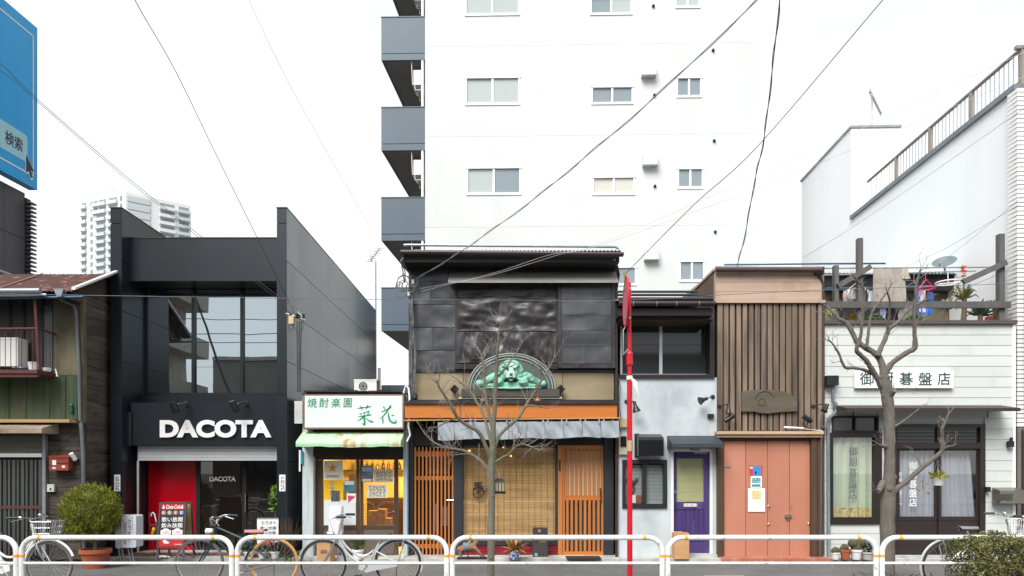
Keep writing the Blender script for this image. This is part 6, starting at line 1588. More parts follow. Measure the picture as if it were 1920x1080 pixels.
# railing
m_railp = mat('taupe_rail', c(150,138,126), rough=.45, var=.06); m_railb = mat('pale_baluster', c(170,180,180), rough=.4)
rl = MB(M2); rl.tube([(-.05,9.12,-.12),(5.68,9.12,-.12)],.035,8); ro = rl.build('roof_railing', m_railp, rb, smooth=True)
for s_ in (.0,1.42,2.84,4.26):
    q = MB(M2); q.box((s_-.035,8.46,-.155),(s_+.035,9.1,-.085)); q.build('railing_post', m_railp, ro)
q = MB(M2); q.tube([(0,8.56,-.12),(5.68,8.56,-.12)],.012,6); q.build('bottom_rail', m_railp, ro)
for k in range(44):
    s_ = .1+k*.128
    q = MB(M2); q.tube([(s_,8.5,-.12),(s_,9.1,-.12)],.009,5,False); q.build('baluster', m_railb, ro)
q = MB(); q.box((8.99,12.16,9.09),(13,12.23,9.15)); q.build('front_rail', m_railp, ro)
# tiled front
q = MB(); q.box((8.96,12.1,0),(13,12.195,8.34)); tf = q.build('tiled_front', m_tilej, rb)
q = MB()
z = 2.35
while z < 8.3:
    q.box((8.945,12.085,z),(13,12.099,z+.062)); q.box((8.945,12.1,z),(8.958,12.33,z+.062)); z += .078
q.build('tile_course', m_tilew, tf, kind='stuff')
shq = MB(); shq.box((9.02,12.05,.05),(13,12.08,2.3)); sho = shq.build('roller_shutter', mat('brown_shutter', c(92,66,56), rough=.5), rb)
for k in range(22): pbox('shutter_slat', bpy.data.materials['brown_shutter'], sho, (9.02,12.035,.07+k*.1),(11,12.049,.15+k*.1))
q = MB(); q.tube([(9.07,12.0,2.5),(9.07,12.0,4.9)],.03,8); q.tube([(9.14,12.0,2.6),(9.14,12.0,5.6),(9.12,12.0,5.8)],.018,6)
q.build('service_pipe', m_blackmet, rb)
anr = root('tv_antenna','slim television antenna on the white roof house','antenna',P(1636,235,19.2))
Ya_ = 19.2
q = MB(); q.tube([P(1636,236,Ya_),P(1635,190,Ya_),P(1632,165,Ya_)],.025,5); q.build('mast', m_alu, anr)
q = MB(); A,B = P(1631,172,Ya_),P(1652,214,Ya_); q.tube([A,B],.02,5)
for k in range(12):
    c_ = A+(B-A)*k/11; q.tube([c_+V(-.09,-.2,-.045),c_+V(.09,.2,.045)],.012,4)
q.build('elements', m_steel, anr)

# ------------------------------------------------------------------ white apartment tower
th = math.atan(110/F)
O3 = V(PX(797,22),22,0); t0 = math.radians(1.3); u3 = V(math.cos(t0),-math.sin(t0),0); w3 = V(math.sin(t0),math.cos(t0),0); w4 = V(math.sin(th),math.cos(th),0)
M3 = Matrix(((u3.x,0,-w4.x,O3.x),(u3.y,0,-w4.y,O3.y),(0,1,0,0),(0,0,0,1)))     # x along front, y up, z towards the street
def uv3(x,y):
    d_ = V((x-960)/F,1,-(y-879)/F); t = w3.dot(O3)/w3.dot(d_); p = V(0,0,EYE)+d_*t; return (p-O3).dot(u3), p.z
W3 = 10.62
at = root('apartment_tower','white multi-storey apartment tower with slate-blue side balconies','building',(2.4,25,0))
fl0 = uv3(1000,425)[1]; FH = (uv3(1000,85)[1]-uv3(1000,425)[1])/2
q = MB(M3); q.box((0.012,0,-13.99),(W3-.012,26.5,-.06)); q.build('core_wall', m_white_wall, at)
zlines = [0.0]+[fl0+k*FH for k in range(-2,6)]+[26.5]
zlines = sorted(v for v in zlines if v >= 0)
m_pane_b = glass('apartment_pane', (1,1,1), .10, opaque=c(126,140,146), refl_col=(.9,.96,1))
m_pane_c = glass('apartment_pane_curtained', (1,1,1), .06, opaque=c(176,186,184)); m_pane_l = glass('apartment_pane_pale', (1,1,1), .06, opaque=c(206,204,192))
wins = []
for x0,y0,x1,y1,cols in ((872,-28,974,28.5,'cc'),(872.5,144,974.5,196,'cc'),(875,313.5,976.5,364.5,'cb'),(1107,-9,1185.5,27,'bc'),(1109,161.5,1187,194.5,'bb'),(1111,331,1190.5,364.5,'ll'),(1113,500,1193,534,'bb'),
                    (1266.5,-25,1313,14,'cc'),(1268.5,144.5,1315.5,181.5,'bb'),(1270.5,315,1318.5,352.5,'bb'),(1273.5,489,1321,527,'bb')):
    s0,zb_ = uv3(x0,y1); s1,zt_ = uv3(x1,y0); wins.append((s0,zb_,s1,zt_,cols))
for i in range(len(zlines)-1):
    za,zb_ = zlines[i]+.005, zlines[i+1]
    q = MB(M3); hl = [(w[0],w[1],w[2],w[3]) for w in wins if w[1] < zb_ and w[3] > za]
    xs = sorted(set([0,W3]+[v for h_ in hl for v in (h_[0],h_[2])])); zs = sorted(set([za,zb_]+[min(max(v,za),zb_) for h_ in hl for v in (h_[1],h_[3])]))
    for a in range(len(xs)-1):
        for b_ in range(len(zs)-1):
            cx,cz_ = (xs[a]+xs[a+1])/2,(zs[b_]+zs[b_+1])/2
            if zs[b_+1]-zs[b_] > 1e-6 and not any(h_[0]<cx<h_[2] and h_[1]<cz_<h_[3] for h_ in hl): q.box((xs[a],zs[b_],-.06),(xs[a+1],zs[b_+1],0))
    q.build('wall_panel', m_white_wall, at)
for s0,z0,s1,z1,cols in wins:
    q = MB(M3); q.box((s0+.03,z0+.03,-.055),(s1-.03,z1-.03,-.05)); wo = q.build('window', m_void, at)
    sm = (s0+s1)/2
    for k,(a,b_) in enumerate(((s0+.04,sm-.01),(sm+.02,s1-.04))):
        q = MB(M3); q.box((a,z0+.04,-.048+.008*k),(b_,z1-.04,-.044+.008*k)); q.build('pane', {'b':m_pane_b,'c':m_pane_c,'l':m_pane_l}[cols[k]], wo)
    for a,b_ in (((s0,z0,-.049),(s0+.045,z1,.012)),((s1-.045,z0,-.049),(s1,z1,.012)),((sm-.03,z0+.045,-.049),(sm+.03,z1-.045,.005)),((s0+.046,z0,-.049),(s1-.046,z0+.045,.012)),((s0-.02,z1-.035,-.049),(s1+.03,z1+.015,.025)),((s0-.01,z0-.035,-.02),(s1+.01,z0-.001,.025))):
        q = MB(M3); q.box(a,b_); q.build('window_frame', m_white, wo)
m_vent = mat('vent_hood_pale', (.60,.62,.60), rough=.4, metal=.2)
for x0,y0,x1,y1 in ((1202,126,1229,147),(1204,293,1232,314),(1207,469,1234.5,490)):
    s0,zb_ = uv3(x0,y1); s1,zt_ = uv3(x1,y0); q = MB(M3); q.prism([(s0,zb_,.001),(s0,zt_,.001),(s0,zt_,.12),(s0,zt_-.06,.22),(s0,zb_,.22)],(s1-s0,0,0)); q.build('vent_hood', m_vent, at)
for xx,yy in ((1337,95),(1339,264.5),(1341,435),(1225,12),(1227,179),(1228,349.5)):
    s0,z0 = uv3(xx,yy); q = MB(M3); q.sphere((s0,z0,.02),(.05,.05,.06),10,6); q.build('vent_cap', m_blackmet, at, smooth=True)
# side gallery balconies
m_slateb = mat('slate_blue_panel', c(84,102,116,.74), rough=.5, var=.05, scale=(1,1,1))
m_soff = mat('soffit_grey', c(140,134,128), rough=.8, var=.08)
sl_, _ = uv3(715,80)
for k in range(-1,5):
    zt_ = uv3(756,371)[1]+(k)*FH; 
    zb_ = zt_-(uv3(756,38)[1]-uv3(756,118)[1])
    if zb_ < .5: continue
    q = MB(M3); q.box((sl_,zb_+.22,-.08),(-.002,zt_,0)); bo_ = q.build('balcony', m_slateb, at)
    q = MB(M3); q.box((sl_,zb_,-.08),(-.002,zb_+.20,0)); q.build('balcony_skirt', m_slateb, bo_)
    q = MB(M3); q.box((sl_-.01,zt_,-.1),(-.002,zt_+.03,.015)); q.build('balcony_cap', m_slateb, bo_)
    q = MB(M3); q.box((sl_,zb_,-13.9),(sl_+.08,zt_,-.081)); q.build('side_parapet', m_slateb, bo_)
    q = MB(M3); q.box((sl_+.081,zb_+.005,-13.9),(-.002,zb_+.16,-.081)); q.build('slab', m_soff, bo_)
    # unit hung in a wire cradle below the slab, and the white downpipe
    za = zb_-.20
    q = MB(M3); q.box((-.40,za-.52,-.75),(-.10,za-.06,-.12)); q.build('cooling_unit', ac_white, bo_)
    q = MB(M3)
    for yy_ in (-.1,-.77):
        q.tube([(-.46,za+.2,yy_),(-.43,za-.54,yy_),(-.08,za-.54,yy_)],.014,5); q.tube([(-.36,za-.54,yy_),(-.34,za-.72,yy_),(-.06,za-.72,yy_)],.012,5)
    q.tube([(-.43,za-.54,-.1),(-.43,za-.54,-.77)],.012,5); q.build('cradle', m_white, bo_)
    q = MB(M3); q.tube([(-.09,zb_+.02,-.05+.0),(-.09,zb_-1.5,-.05)],.045,8); q.build('downpipe', m_white, bo_, smooth=True)

# ------------------------------------------------------------------ the other side of the street (seen in the shop glass)
m_opp1 = mat('opposite_brown', (.19,.165,.14), rough=.8, var=.1, scale=(1,1,1)); m_opp2 = mat('opposite_beige', (.36,.32,.27), rough=.8, var=.1)
ob = root('low_building','low brown shop building across the street','building',(0,-13,0))
q = MB(); q.box((-16,-20,0),(16,-11.0,7.4)); q.build('wall', m_opp1, ob)
for k in range(9):
    q = MB(); q.box((-14.5+k*3.4,-11.0,3.6),(-12.6+k*3.4,-10.96,5.0)); wq = q.build('window', m_drkglass, ob)
    q = MB(); q.box((-14.5+k*3.4,-11.0,.4),(-12.2+k*3.4,-10.95,2.4)); q.build('shop_window', m_drkglass, ob)
q = MB(); q.box((-16,-11.4,7.4),(16,-10.9,7.6)); q.build('parapet', m_opp2, ob)
oa = root('balcony_block','beige balcony block across the street beside the low building','building',(-24,-15,0))
q = MB(); q.box((-36,-15,0),(-19.4,-11.5,27)); q.build('wall', m_opp2, oa)
for k in range(9):
    q = MB(); q.box((-36,-15.6,2.6+k*2.8),(-18.3,-10.4,3.7+k*2.8)); q.build('balcony', m_opp2, oa)
    q = MB(); q.box((-35,-11.5,3.8+k*2.8),(-20,-11.45,5.2+k*2.8)); q.build('glazing', m_drkglass, oa)
up_ = root('utility_pole','slanting dark utility pole across the street','pole',(-12.2,-8.0,0))
q = MB(); q.tube([(-12.0,-8,0),(-15.6,-8,10.0)],[.06,.05],10); q.build('shaft', m_blackmet, up_, smooth=True)
for k,z in enumerate((7.9,8.3,9.0)):
    q = MB(); q.tube([(-38,-8.3,z+.5),(-14,-8.3,z),(14,-8.3,z+.2)],.02,5); q.build('overhead_wire', m_cable, label=['lowest wire strung above the far pavement','middle wire strung above the far pavement','highest wire strung above the far pavement'][k], cat='wire')
# ------------------------------------------------------------------ white pipe guard rails
YR = 8.0
def guard_rail(label, x0, x1):
    r_ = root('guard_rail', label, 'guard rail', V((PX(x0,YR)+PX(x1,YR))/2,YR,0), 'white pipe guard rails along the kerb')
    xa_, xb_ = PX(x0,YR), PX(x1,YR); zt_ = .795; rad_ = .17; pr = .030
    pts = [V(xa_,YR,0)]+[V(xa_+rad_-rad_*math.cos(a*math.pi/16),YR,zt_-rad_+rad_*math.sin(a*math.pi/16)) for a in range(9)]
    pts += [V(xb_-rad_+rad_*math.sin(a*math.pi/16),YR,zt_-rad_+rad_*math.cos(a*math.pi/16)) for a in range(9)]+[V(xb_,YR,0)]
    q = MB(); q.tube(pts,pr,14); q.build('hoop', m_rail, r_, smooth=True)
    q = MB(); q.tube([V(xa_+.02,YR,.494),V(xb_-.02,YR,.494)],.0165,10); q.build('lower_rail', m_rail, r_, smooth=True)
    for xx in (xa_,xb_):
        q = MB(); q.tube([V(xx,YR,.565),V(xx,YR,.595)],.0312,14); q.build('reflector_band', m_orange_tp, r_, smooth=True)
        q = MB(); q.lathe((xx,YR,0),[(.06,0),(.06,.012),(.034,.016),(.034,.03)],14); q.build('base_flange', m_rail, r_, smooth=True)
    for xx in (xa_+.21,xb_-.21,):
        q = MB(); q.tube([V(xx-.018,YR,zt_),V(xx+.018,YR,zt_)],.0312,14); q.build('reflector_band', m_orange_tp, r_, smooth=True)
for lb_,a,b_ in (('white guard rail section in front of the timber house, cut off by the frame',-372,30.5),('white guard rail section in front of the potted bush and sign box',41,434.5),
                 ('white guard rail section in front of the eatery bicycles',445.5,837.5),('white guard rail section in front of the bare slim tree',848.5,1241.5),
                 ('white guard rail section in front of the salmon doors',1252.5,1642.5),('white guard rail section running into the clipped hedge',1654,2047)):
    guard_rail(lb_,a,b_)

# ------------------------------------------------------------------ bare street trees
m_bark = mat('grey_bark', c(134,130,114), c(104,100,86), rough=.9, scale=(20,20,3), var=.25, bump=.5, bscale=(60,60,14), dirt=(c(96,112,78),.5,(6,6,3),.55,.75))
m_bark2 = mat('rough_bark', c(132,126,117), c(98,92,85), rough=.95, scale=(22,22,4), var=.3, bump=1.0, bscale=(36,36,9), dirt=(c(132,126,112),.5,(9,9,6),.58,.75))
m_twig = mat('twig_grey', c(140,128,120), rough=.9, var=.2)
def smooth_pts(pts, n=4):
    out = []
    for i in range(len(pts)-1):
        p0,p1,p2,p3 = pts[max(i-1,0)],pts[i],pts[i+1],pts[min(i+2,len(pts)-1)]
        for k in range(n):
            t = k/n; a = [0]*len(p1)
            out.append(tuple(.5*(2*p1[j]+(-p0[j]+p2[j])*t+(2*p0[j]-5*p1[j]+4*p2[j]-p3[j])*t*t+(-p0[j]+3*p1[j]-3*p2[j]+p3[j])*t**3) for j in range(len(p1))))
    out.append(pts[-1]); return out
def tree(label, Y, bark, trunk, branches, seed, twig_n, twig_len, knots=6):
    rr = random.Random(seed)
    base = V(PX(trunk[0][0],Y),Y,0)
    r_ = root('bare_tree', label, 'tree', base)
    def to3(seq, dy0=0., dy1=0.):
        sm = smooth_pts(seq); n = len(sm)
        pts, rad = [], []
        for i,(x,y,rp) in enumerate(sm):
            yy = Y+dy0+(dy1-dy0)*i/(n-1)
            pts.append(P(x+rr.uniform(-.5,.5),y,yy)); rad.append(max(.0022,rp*.94*Y/F*(1+rr.uniform(-.09,.09))))
        return pts, rad
    pts, rad = to3(trunk); pts[0].z = min(pts[0].z,0.0)
    q = MB(); q.tube(pts,rad,14); q.build('trunk', bark, r_, smooth=True)
    for k in range(knots):
        i = rr.randint(4,len(pts)-2); a_ = rr.uniform(0,6.28); rk_ = rad[i]
        q = MB(); q.sphere(pts[i]+V(math.cos(a_),math.sin(a_)*-1 if math.sin(a_) > 0 else math.sin(a_),0)*rk_*.85,(rk_*.38,rk_*.38,rk_*.5),10,7); q.build('knot', bark, r_, smooth=True)
    tw_ = MB()
    def grow(p, d_, L, r0, depth):
        n = 4; cur = p; seq = [p]; dd_ = d_.normalized()
        for k in range(n):
            dd_ = (dd_+V(rr.uniform(-.28,.28),rr.uniform(-.28,.28),rr.uniform(-.12,.3))).normalized(); cur = cur+dd_*L/n; seq.append(cur)
        tw_.tube(seq,[r0*(1-.18*k) for k in range(n+1)],4,False)
        if depth:
            for k in range(rr.randint(1,3)):
                i = rr.randint(1,n); s_ = (seq[i]-seq[i-1]).normalized(); ax = V(rr.uniform(-1,1),rr.uniform(-1,1),rr.uniform(-1,1)).normalized()
                grow(seq[i],(s_+ax*.8).normalized(),L*rr.uniform(.45,.7),r0*.6,depth-1)
    for seq, dy in branches:
        p_, ra = to3(seq,0,dy)
        q = MB(); q.tube(p_,ra,8); q.build('branch', bark, r_, smooth=True)
        n = len(p_)
        for k in range(twig_n if n > 16 else 2):
            i = min(n-1,int(n*(rr.random()**.55))); i = max(1,i)
            s_ = (p_[i]-p_[i-1]).normalized(); ax = V(rr.uniform(-1,1),rr.uniform(-1,1),rr.uniform(-.5,1)).normalized()
            grow(p_[i],(s_*.6+ax*.8).normalized(),twig_len*rr.uniform(.5,1.2),max(.003,min(ra[i]*.5,.0055)),2)
    tw_.build('twigs', m_twig, r_, kind='stuff')
    return r_
tree('slim bare tree with grey trunk before the bamboo blind window', 8.65, m_bark,
     [(920,1117,8),(920.5,1060,7.6),(921,1000,7.3),(921.5,930,7),(922,880,6.8),(923.5,850,7),(925,830,5.5)],
     [([(919,884,4),(905,868,3.6),(890,856,3.2),(872,846,2.9),(855,842,2.5),(832,838,2),(812,828,1.5),(795,812,1)],.25),
      ([(922,862,5),(911,838,4.3),(897,810,3.9),(874,796,3.5),(857,782,3.2),(845,758,2.8),(828,733,2.4),(818,712,1.5)],-.3),
      ([(924,842,4),(915,805,3.2),(904,772,2.8),(893,752,2.4),(879,730,2),(860,713,1.6),(840,700,1)],.4),
      ([(925,838,5.5),(925.5,800,4.6),(928,755,4.0),(930.5,700,3.4),(933,655,2.6),(936,622,1.8),(940,604,1)],-.1),
      ([(925,812,3.4),(916,772,2.8),(909,730,2.5),(907,690,2.2),(900,660,1.6),(888,640,1)],.2),
      ([(927,838,4),(937,816,3.6),(953,800,3.3),(972,783,3),(985,762,2.7),(1001,738,2.4),(1016,712,2),(1030,690,1.4),(1040,668,.9)],.2),
      ([(927,868,3),(942,858,2.6),(955,851,2.3),(966,838,2),(980,833,1.7),(997,838,1.4),(1012,846,.9)],-.2),
      ([(930,708,2.2),(944,695,1.9),(958,676,1.6),(972,656,1.3),(980,640,.8)],.15),
      ([(932,670,1.8),(922,645,1.4),(912,628,1.0),(905,615,.7)],-.15),
      ([(857,783,2),(840,790,1.6),(820,800,1.2),(806,803,.8)],.1),
      ([(985,762,2),(1000,760,1.5),(1016,764,1.1),(1030,766,.7)],-.1)], 17, 16, .28)
tree('thick pollarded bare tree before the white clapboard shop', 9.0, m_bark2,
     [(1664,1110,15),(1664,1050,14.2),(1664,990,14),(1665,930,13.5),(1667,905,11.6),(1668,860,10.6),(1668,815,10.3),(1667,775,10),(1664,748,10.2),(1661,725,10.5),(1657,704,9)],
     [([(1657,712,7.5),(1655,690,6.8),(1649,672,6.3),(1638,661,6),(1620,650,5.6),(1607,640,5.2),(1598,624,4.8),(1588,606,4.4),(1572,597,3.6),(1562,586,3),(1551,574,2)],.3),
      ([(1653,724,6),(1642,705,5.4),(1633,690,5),(1624,676,4.6),(1612,664,4.4),(1606,656,4),(1612,636,3.4),(1616,608,3),(1618,575,2.6),(1621,545,2.2),(1609,528,1.7),(1597,513,1)],-.35),
      ([(1634,700,4),(1618,693,3.4),(1600,690,3),(1584,688,2.8),(1573,664,2.2),(1562,646,1.7),(1553,636,1)],-.2),
      ([(1645,668,5),(1653,650,4.6),(1661,632,4.3),(1668,616,4),(1684,604,3.6),(1697,588,3.2),(1710,576,2.8),(1727,567,2.2),(1744,558,1.2)],.2),
      ([(1659,702,6),(1670,684,5.4),(1684,672,5),(1702,660,4.8),(1715,652,5),(1715,628,3.8),(1714,600,3.4),(1715,566,3),(1719,530,2.4),(1726,505,1.6)],-.25),
      ([(1624,652,3.6),(1628,628,3),(1631,600,2.6),(1639,580,2.2),(1652,562,1.9),(1664,547,1.5),(1672,530,.9)],.1),
      ([(1664,618,2.6),(1667,590,2.2),(1668,566,1.8),(1664,548,1.4)],-.2),
      ([(1671,928,7),(1682,916,5.6),(1698,904,5),(1720,884,4.6),(1740,868,4.4),(1755,856,4.2),(1766,845,3.8),(1767,824,3),(1766,806,2.7),(1773,790,2.3),(1780,770,1.3)],-.15),
      ([(1765,846,2.4),(1775,838,1.8),(1786,836,1.2),(1794,832,.7)],.1),
      ([(1676,800,3),(1690,792,2),(1706,780,1.4),(1722,768,.8)],.2),
      ([(1728,878,2),(1722,862,1.6),(1712,852,1)],.1),([(1664,745,8),(1671,738,6.5),(1676,731,5.5)],-.1),([(1656,905,7),(1650,915,6),(1647,922,4)],-.1),([(1664,838,6),(1655,836,4.5),(1647,833,2),(1636,826,1)],-.15)], 23, 10, .2)

# ------------------------------------------------------------------ red sign pole
m_redp = mat('red_pole_enamel', c(206,22,44,.85), rough=.35, var=.08, scale=(6,6,3))
rp0 = root('sign_pole','red steel pole with a round traffic sign seen edge-on','sign pole',V(PX(1180.5,8.5),8.5,0))
YZ = 8.5
q = MB(); q.tube([V(PX(1181,YZ),YZ,0),P(1180.5,700,YZ)],.033,14); q.build('lower_pole', m_redp, rp0, smooth=True)
q = MB(); q.tube([P(1180.5,684,YZ),P(1180.3,664,YZ)],.042,14); q.build('collar', m_redp, rp0, smooth=True)
q = MB(); q.tube([P(1180.5,702,YZ),P(1179.5,530,YZ)],.025,12); q.build('upper_pole', m_redp, rp0, smooth=True)
q = MB(); q.lathe(P(1180.3,663.8,YZ),[(.042,0),(.028,.03)],14); q.build('collar', m_redp, rp0, smooth=True)
Ms = Matrix.Translation(P(1174,565,YZ-.06)) @ Matrix.Rotation(math.radians(86.5),4,'Z') @ Matrix.Rotation(math.radians(90),4,'X')
q = MB(Ms); q.lathe((0,0,-.006),[(.30,0),(.30,.012)],40); sgn_ = q.build('sign_disc', mat('sign_back_grey', c(206,120,128), rough=.4, var=.06), rp0)
q = MB(Ms); q.torus((0,0,0),.297,.014,'Z',48,6); q.build('rim', m_redp, sgn_, smooth=True)
q = MB(Ms); q.box((-.18,-.05,.007),(.18,.05,.01)); q.build('sign_bar', m_white, sgn_)
q = MB(); q.tube([P(1179,604,YZ),P(1168.5,619,YZ-.05),P(1168.5,665,YZ-.05),P(1178,654,YZ)],.006,6); q.build('wire_bracket', m_steel, rp0, smooth=True)
for yy in (540,596): 
    q = MB(); q.rect(1172,yy-2,1183,yy+2,YZ-.035,.07); q.build('clamp', m_steel, rp0)
q = MB(); q.tube([P(1173.5,519,YZ-.05),P(1171,511,YZ-.05)],.02,6); q.build('cap', mat('old_yellow', c(150,130,80), rough=.7), rp0)
q = MB(); q.grid(lambda a,v: P(1182+a*14+2*v,708+10*a*a+22*a*v+6*v,YZ-.045-.03*math.sin(a*3)),8,4); q.build('tape', m_white, smooth=True, label='torn white tape fluttering from the red pole', cat='tape')
q = MB(); q.tube([P(1180.6,705,YZ),P(1180.6,712,YZ)],.039,14); q.build('band', m_white, rp0, smooth=True)
q = MB(); q.tube([P(1180.8,826,YZ),P(1180.8,846,YZ)],.038,14); q.build('band', mat('beige_band', c(190,160,130)), rp0, smooth=True)

# ------------------------------------------------------------------ bicycles
m_tyre = mat('tyre_black', (.02,.02,.02), rough=.8); m_spoke = mat('spoke_steel', (.55,.56,.57), rough=.3, metal=.7)
def bicycle(label, xc, Y, face, rw, paint, tyre_r, tyre_f, saddle_m, step=False, basket=None, guard=None, bars='flat', z_saddle=.74, z_bar=.98, wf=.60, wr=.43, yaw=0.0, lamp=True, rack=True):
    """xc = photo x of the bottom bracket; face +1 looks right"""
    o = V(PX(xc,Y),Y,0)
    r_ = root('bicycle', label, 'bicycle', o)
    M = Matrix.Translation(o) @ Matrix.Rotation(yaw,4,'Z') @ Matrix.Diagonal((face,1,1,1))
    def part(name, mt, fn, par=r_, smooth=True):
        q = MB(M); fn(q); return q.build(name, mt, par, smooth=smooth)
    for nm,hx,tm in (('front',wf,tyre_f),('rear',-wr,tyre_r)):
        w_ = part('wheel', m_spoke, lambda q: q.torus((hx,0,rw),rw-.028,.009,'Y',40,5))
        part('tyre', tm, lambda q: q.torus((hx,0,rw),rw-.013,.0165,'Y',44,7), w_)
        def sp(q):
            for k in range(28):
                a = k*2*math.pi/28; s_ = .022*(1 if k%2 else -1)
                q.tube([(hx+.02*math.cos(a+1.2),s_,rw+.02*math.sin(a+1.2)),(hx+(rw-.03)*math.cos(a),0,rw+(rw-.03)*math.sin(a))],.0014,3,False)
        part('spokes', m_spoke, sp, w_, False)
        part('hub', m_chrome, lambda q: q.tube([(hx,-.045,rw),(hx,.045,rw)],.02,8), w_)
        if guard: part('mudguard', guard, lambda q: q.torus((hx,0,rw),rw+.018,.016,'Y',26,6, (math.radians(-5) if nm=='rear' else math.radians(20)), (math.radians(200) if nm=='rear' else math.radians(185))))
    ht, hb_ = (wf-.235,0,.86), (wf-.195,0,.66)
    bb_ = (0,0,.285); st_ = (-.155,0,z_saddle-.12)
    def fr(q):
        q.tube([ht,hb_],.021,10)
        if step:
            q.tube(smooth_pts([(hb_[0],0,hb_[2]+.06),(hb_[0]-.12,0,.54),(.14,0,.43),(.02,0,.42),(-.085,0,.49)]),.0165,8)
            q.tube(smooth_pts([hb_,(hb_[0]-.13,0,.45),(.12,0,.33),bb_]),.0185,8)
        else:
            q.tube([(ht[0]+.008,0,ht[2]-.05),(-.135,0,st_[2]-.05)],.0155,8); q.tube([(hb_[0],0,hb_[2]+.02),bb_],.0175,8)
        q.tube([bb_,st_],.0165,8)
        for s_ in (-.045,.045):
            q.tube([(0,s_*.6,.285),(-wr,s_,rw)],.010,6); q.tube([(-.125,s_*.5,st_[2]-.1),(-wr,s_,rw)],.0085,6)
    part('frame', paint, fr)
    def fk(q):
        for s_ in (-.05,.05): q.tube([(hb_[0]+.005,s_*.7,hb_[2]-.005),(wf-.10,s_,rw+.16),(wf-.035,s_,rw+.05),(wf,s_,rw)],[.014,.013,.011,.009],7)
        q.tube([(hb_[0]+.005,-.04,hb_[2]-.005),(hb_[0]+.005,.04,hb_[2]-.005)],.015,7)
    part('fork', paint if not step else m_chrome, fk)
    part('seat_post', m_chrome, lambda q: q.tube([st_,(-.185,0,z_saddle-.02)],.013,8))
    def sad(q):
        def fs(a,v):
            L = -.34+a*.27; L = -.31+a*.28
            w2_ = .085*(1-a)**1.3+.022; an = (v-.5)*math.pi
            return (L, w2_*math.sin(an), z_saddle+.012*(1-a)-.0+.035*math.cos(an)-.03+.012*(a-.4)**2)
        q.grid(fs,12,10)
        q.tube([(-.28,0,z_saddle-.035),(-.10,0,z_saddle-.03)],.02,6)
    part('saddle', saddle_m, sad)
    sx, sz = ht[0]-.01, ht[2]
    part('stem', m_chrome, lambda q: q.tube([ht,(sx-.02,0,z_bar-.03),(sx+.02,0,z_bar)],.0125,8))
    def hb(q):
        if bars == 'swept':
            for s_ in (-1,1): q.tube([(sx+.02,0,z_bar),(sx+.05,s_*.10,z_bar+.01),(sx+.02,s_*.22,z_bar+.035),(sx-.09,s_*.27,z_bar+.03)],.0105,8)
        elif bars == 'up':
            for s_ in (-1,1): q.tube([(sx+.02,0,z_bar-.03),(sx+.05,s_*.07,z_bar-.01),(sx+.05,s_*.12,z_bar+.07),(sx-.01,s_*.2,z_bar+.10),(sx-.12,s_*.24,z_bar+.09)],.0105,8)
        else:
            for s_ in (-1,1): q.tube([(sx+.02,0,z_bar),(sx+.03,s_*.12,z_bar+.02),(sx-.02,s_*.26,z_bar+.03)],.0105,8)
    bar_ = part('handlebar', m_chrome, hb)
    e = {'swept':((sx+.0,.235,z_bar+.034),(sx-.12,.28,z_bar+.03)),'up':((sx-.05,.215,z_bar+.098),(sx-.17,.25,z_bar+.085)),'flat':((sx+.0,.2,z_bar+.026),(sx-.03,.30,z_bar+.033))}[bars]
    for s_ in (-1,1):
        part('grip', m_black, lambda q: q.tube([(e[0][0],s_*e[0][1],e[0][2]),(e[1][0],s_*e[1][1],e[1][2])],.017,8), bar_)
        part('brake_lever', m_chrome, lambda q: q.tube([(e[0][0]+.02,s_*e[0][1]*.9,e[0][2]),(e[0][0]+.05,s_*(e[0][1]+.02),e[0][2]-.02),(e[1][0]+.05,s_*e[1][1],e[1][2]-.045)],.005,5), bar_)
    part('bell', m_chrome, lambda q: q.sphere((sx+.04,.11,z_bar+.045),(.024,.024,.02),10,6), bar_)
    def cable(q):
        for s_ in (-1,1): q.tube([(e[0][0]+.02,s_*e[0][1]*.9,e[0][2]),(sx+.14,s_*.08,z_bar-.02),(sx+.10,s_*.03,z_bar-.2),(hb_[0]+.03,0,hb_[2]+.03)],.003,4)
    part('brake_cable', m_cable, cable, bar_)
    def cr(q):
        q.torus((0,-.05,.285),.085,.008,'Y',28,5); q.tube([(0,-.06,.285),(.10,-.065,.16)],.009,6); q.tube([(0,.06,.285),(-.10,.065,.41)],.009,6); q.tube([(0,-.06,.285),(0,.06,.285)],.02,8)
    crk = part('crank', m_chrome, cr)
    for (px_,py_,pz_) in ((.10,-.065,.16),(-.10,.065,.41)):
        s_ = -1 if py_ < 0 else 1
        part('pedal', m_black, lambda q: q.box((px_-.04,py_,pz_-.012),(px_+.04,py_+s_*.09,pz_+.012)), crk, False)
    part('chain_guard', guard or paint, lambda q: q.prism([(.10,-.058,.34),(.11,-.058,.24),(0,-.058,.20),(-wr,-.058,rw-.035),(-wr,-.058,rw+.035),(0,-.058,.375)],(0,.006,0)), smooth=False) if step else part('chain', m_cable, lambda q: (q.tube([(0,-.05,.37),(-wr,-.05,rw+.03)],.005,4), q.tube([(0,-.05,.2),(-wr,-.05,rw-.03)],.005,4)))
    if lamp: part('headlamp', m_chrome if step else m_white, lambda q: q.tube([(wf-.14,0,rw+.40),(wf-.06,0,rw+.40)],[.028,.04],12) if step else q.tube([(sx+.06,0,z_bar-.10),(sx+.15,0,z_bar-.11)],[.03,.045],12))
    if rack:
        def rk(q):
            for s_ in (-.06,.06): q.tube([(-.2,s_,rw*2+.045),(-wr-.2,s_,rw*2+.045)],.007,5); q.tube([(-wr-.1,s_,rw*2+.045),(-wr,s_,rw)],.006,5)
            for xx in (-.25,-.38,-.5): q.tube([(xx,-.06,rw*2+.045),(xx,.06,rw*2+.045)],.006,5)
        part('rear_rack', m_chrome, rk)
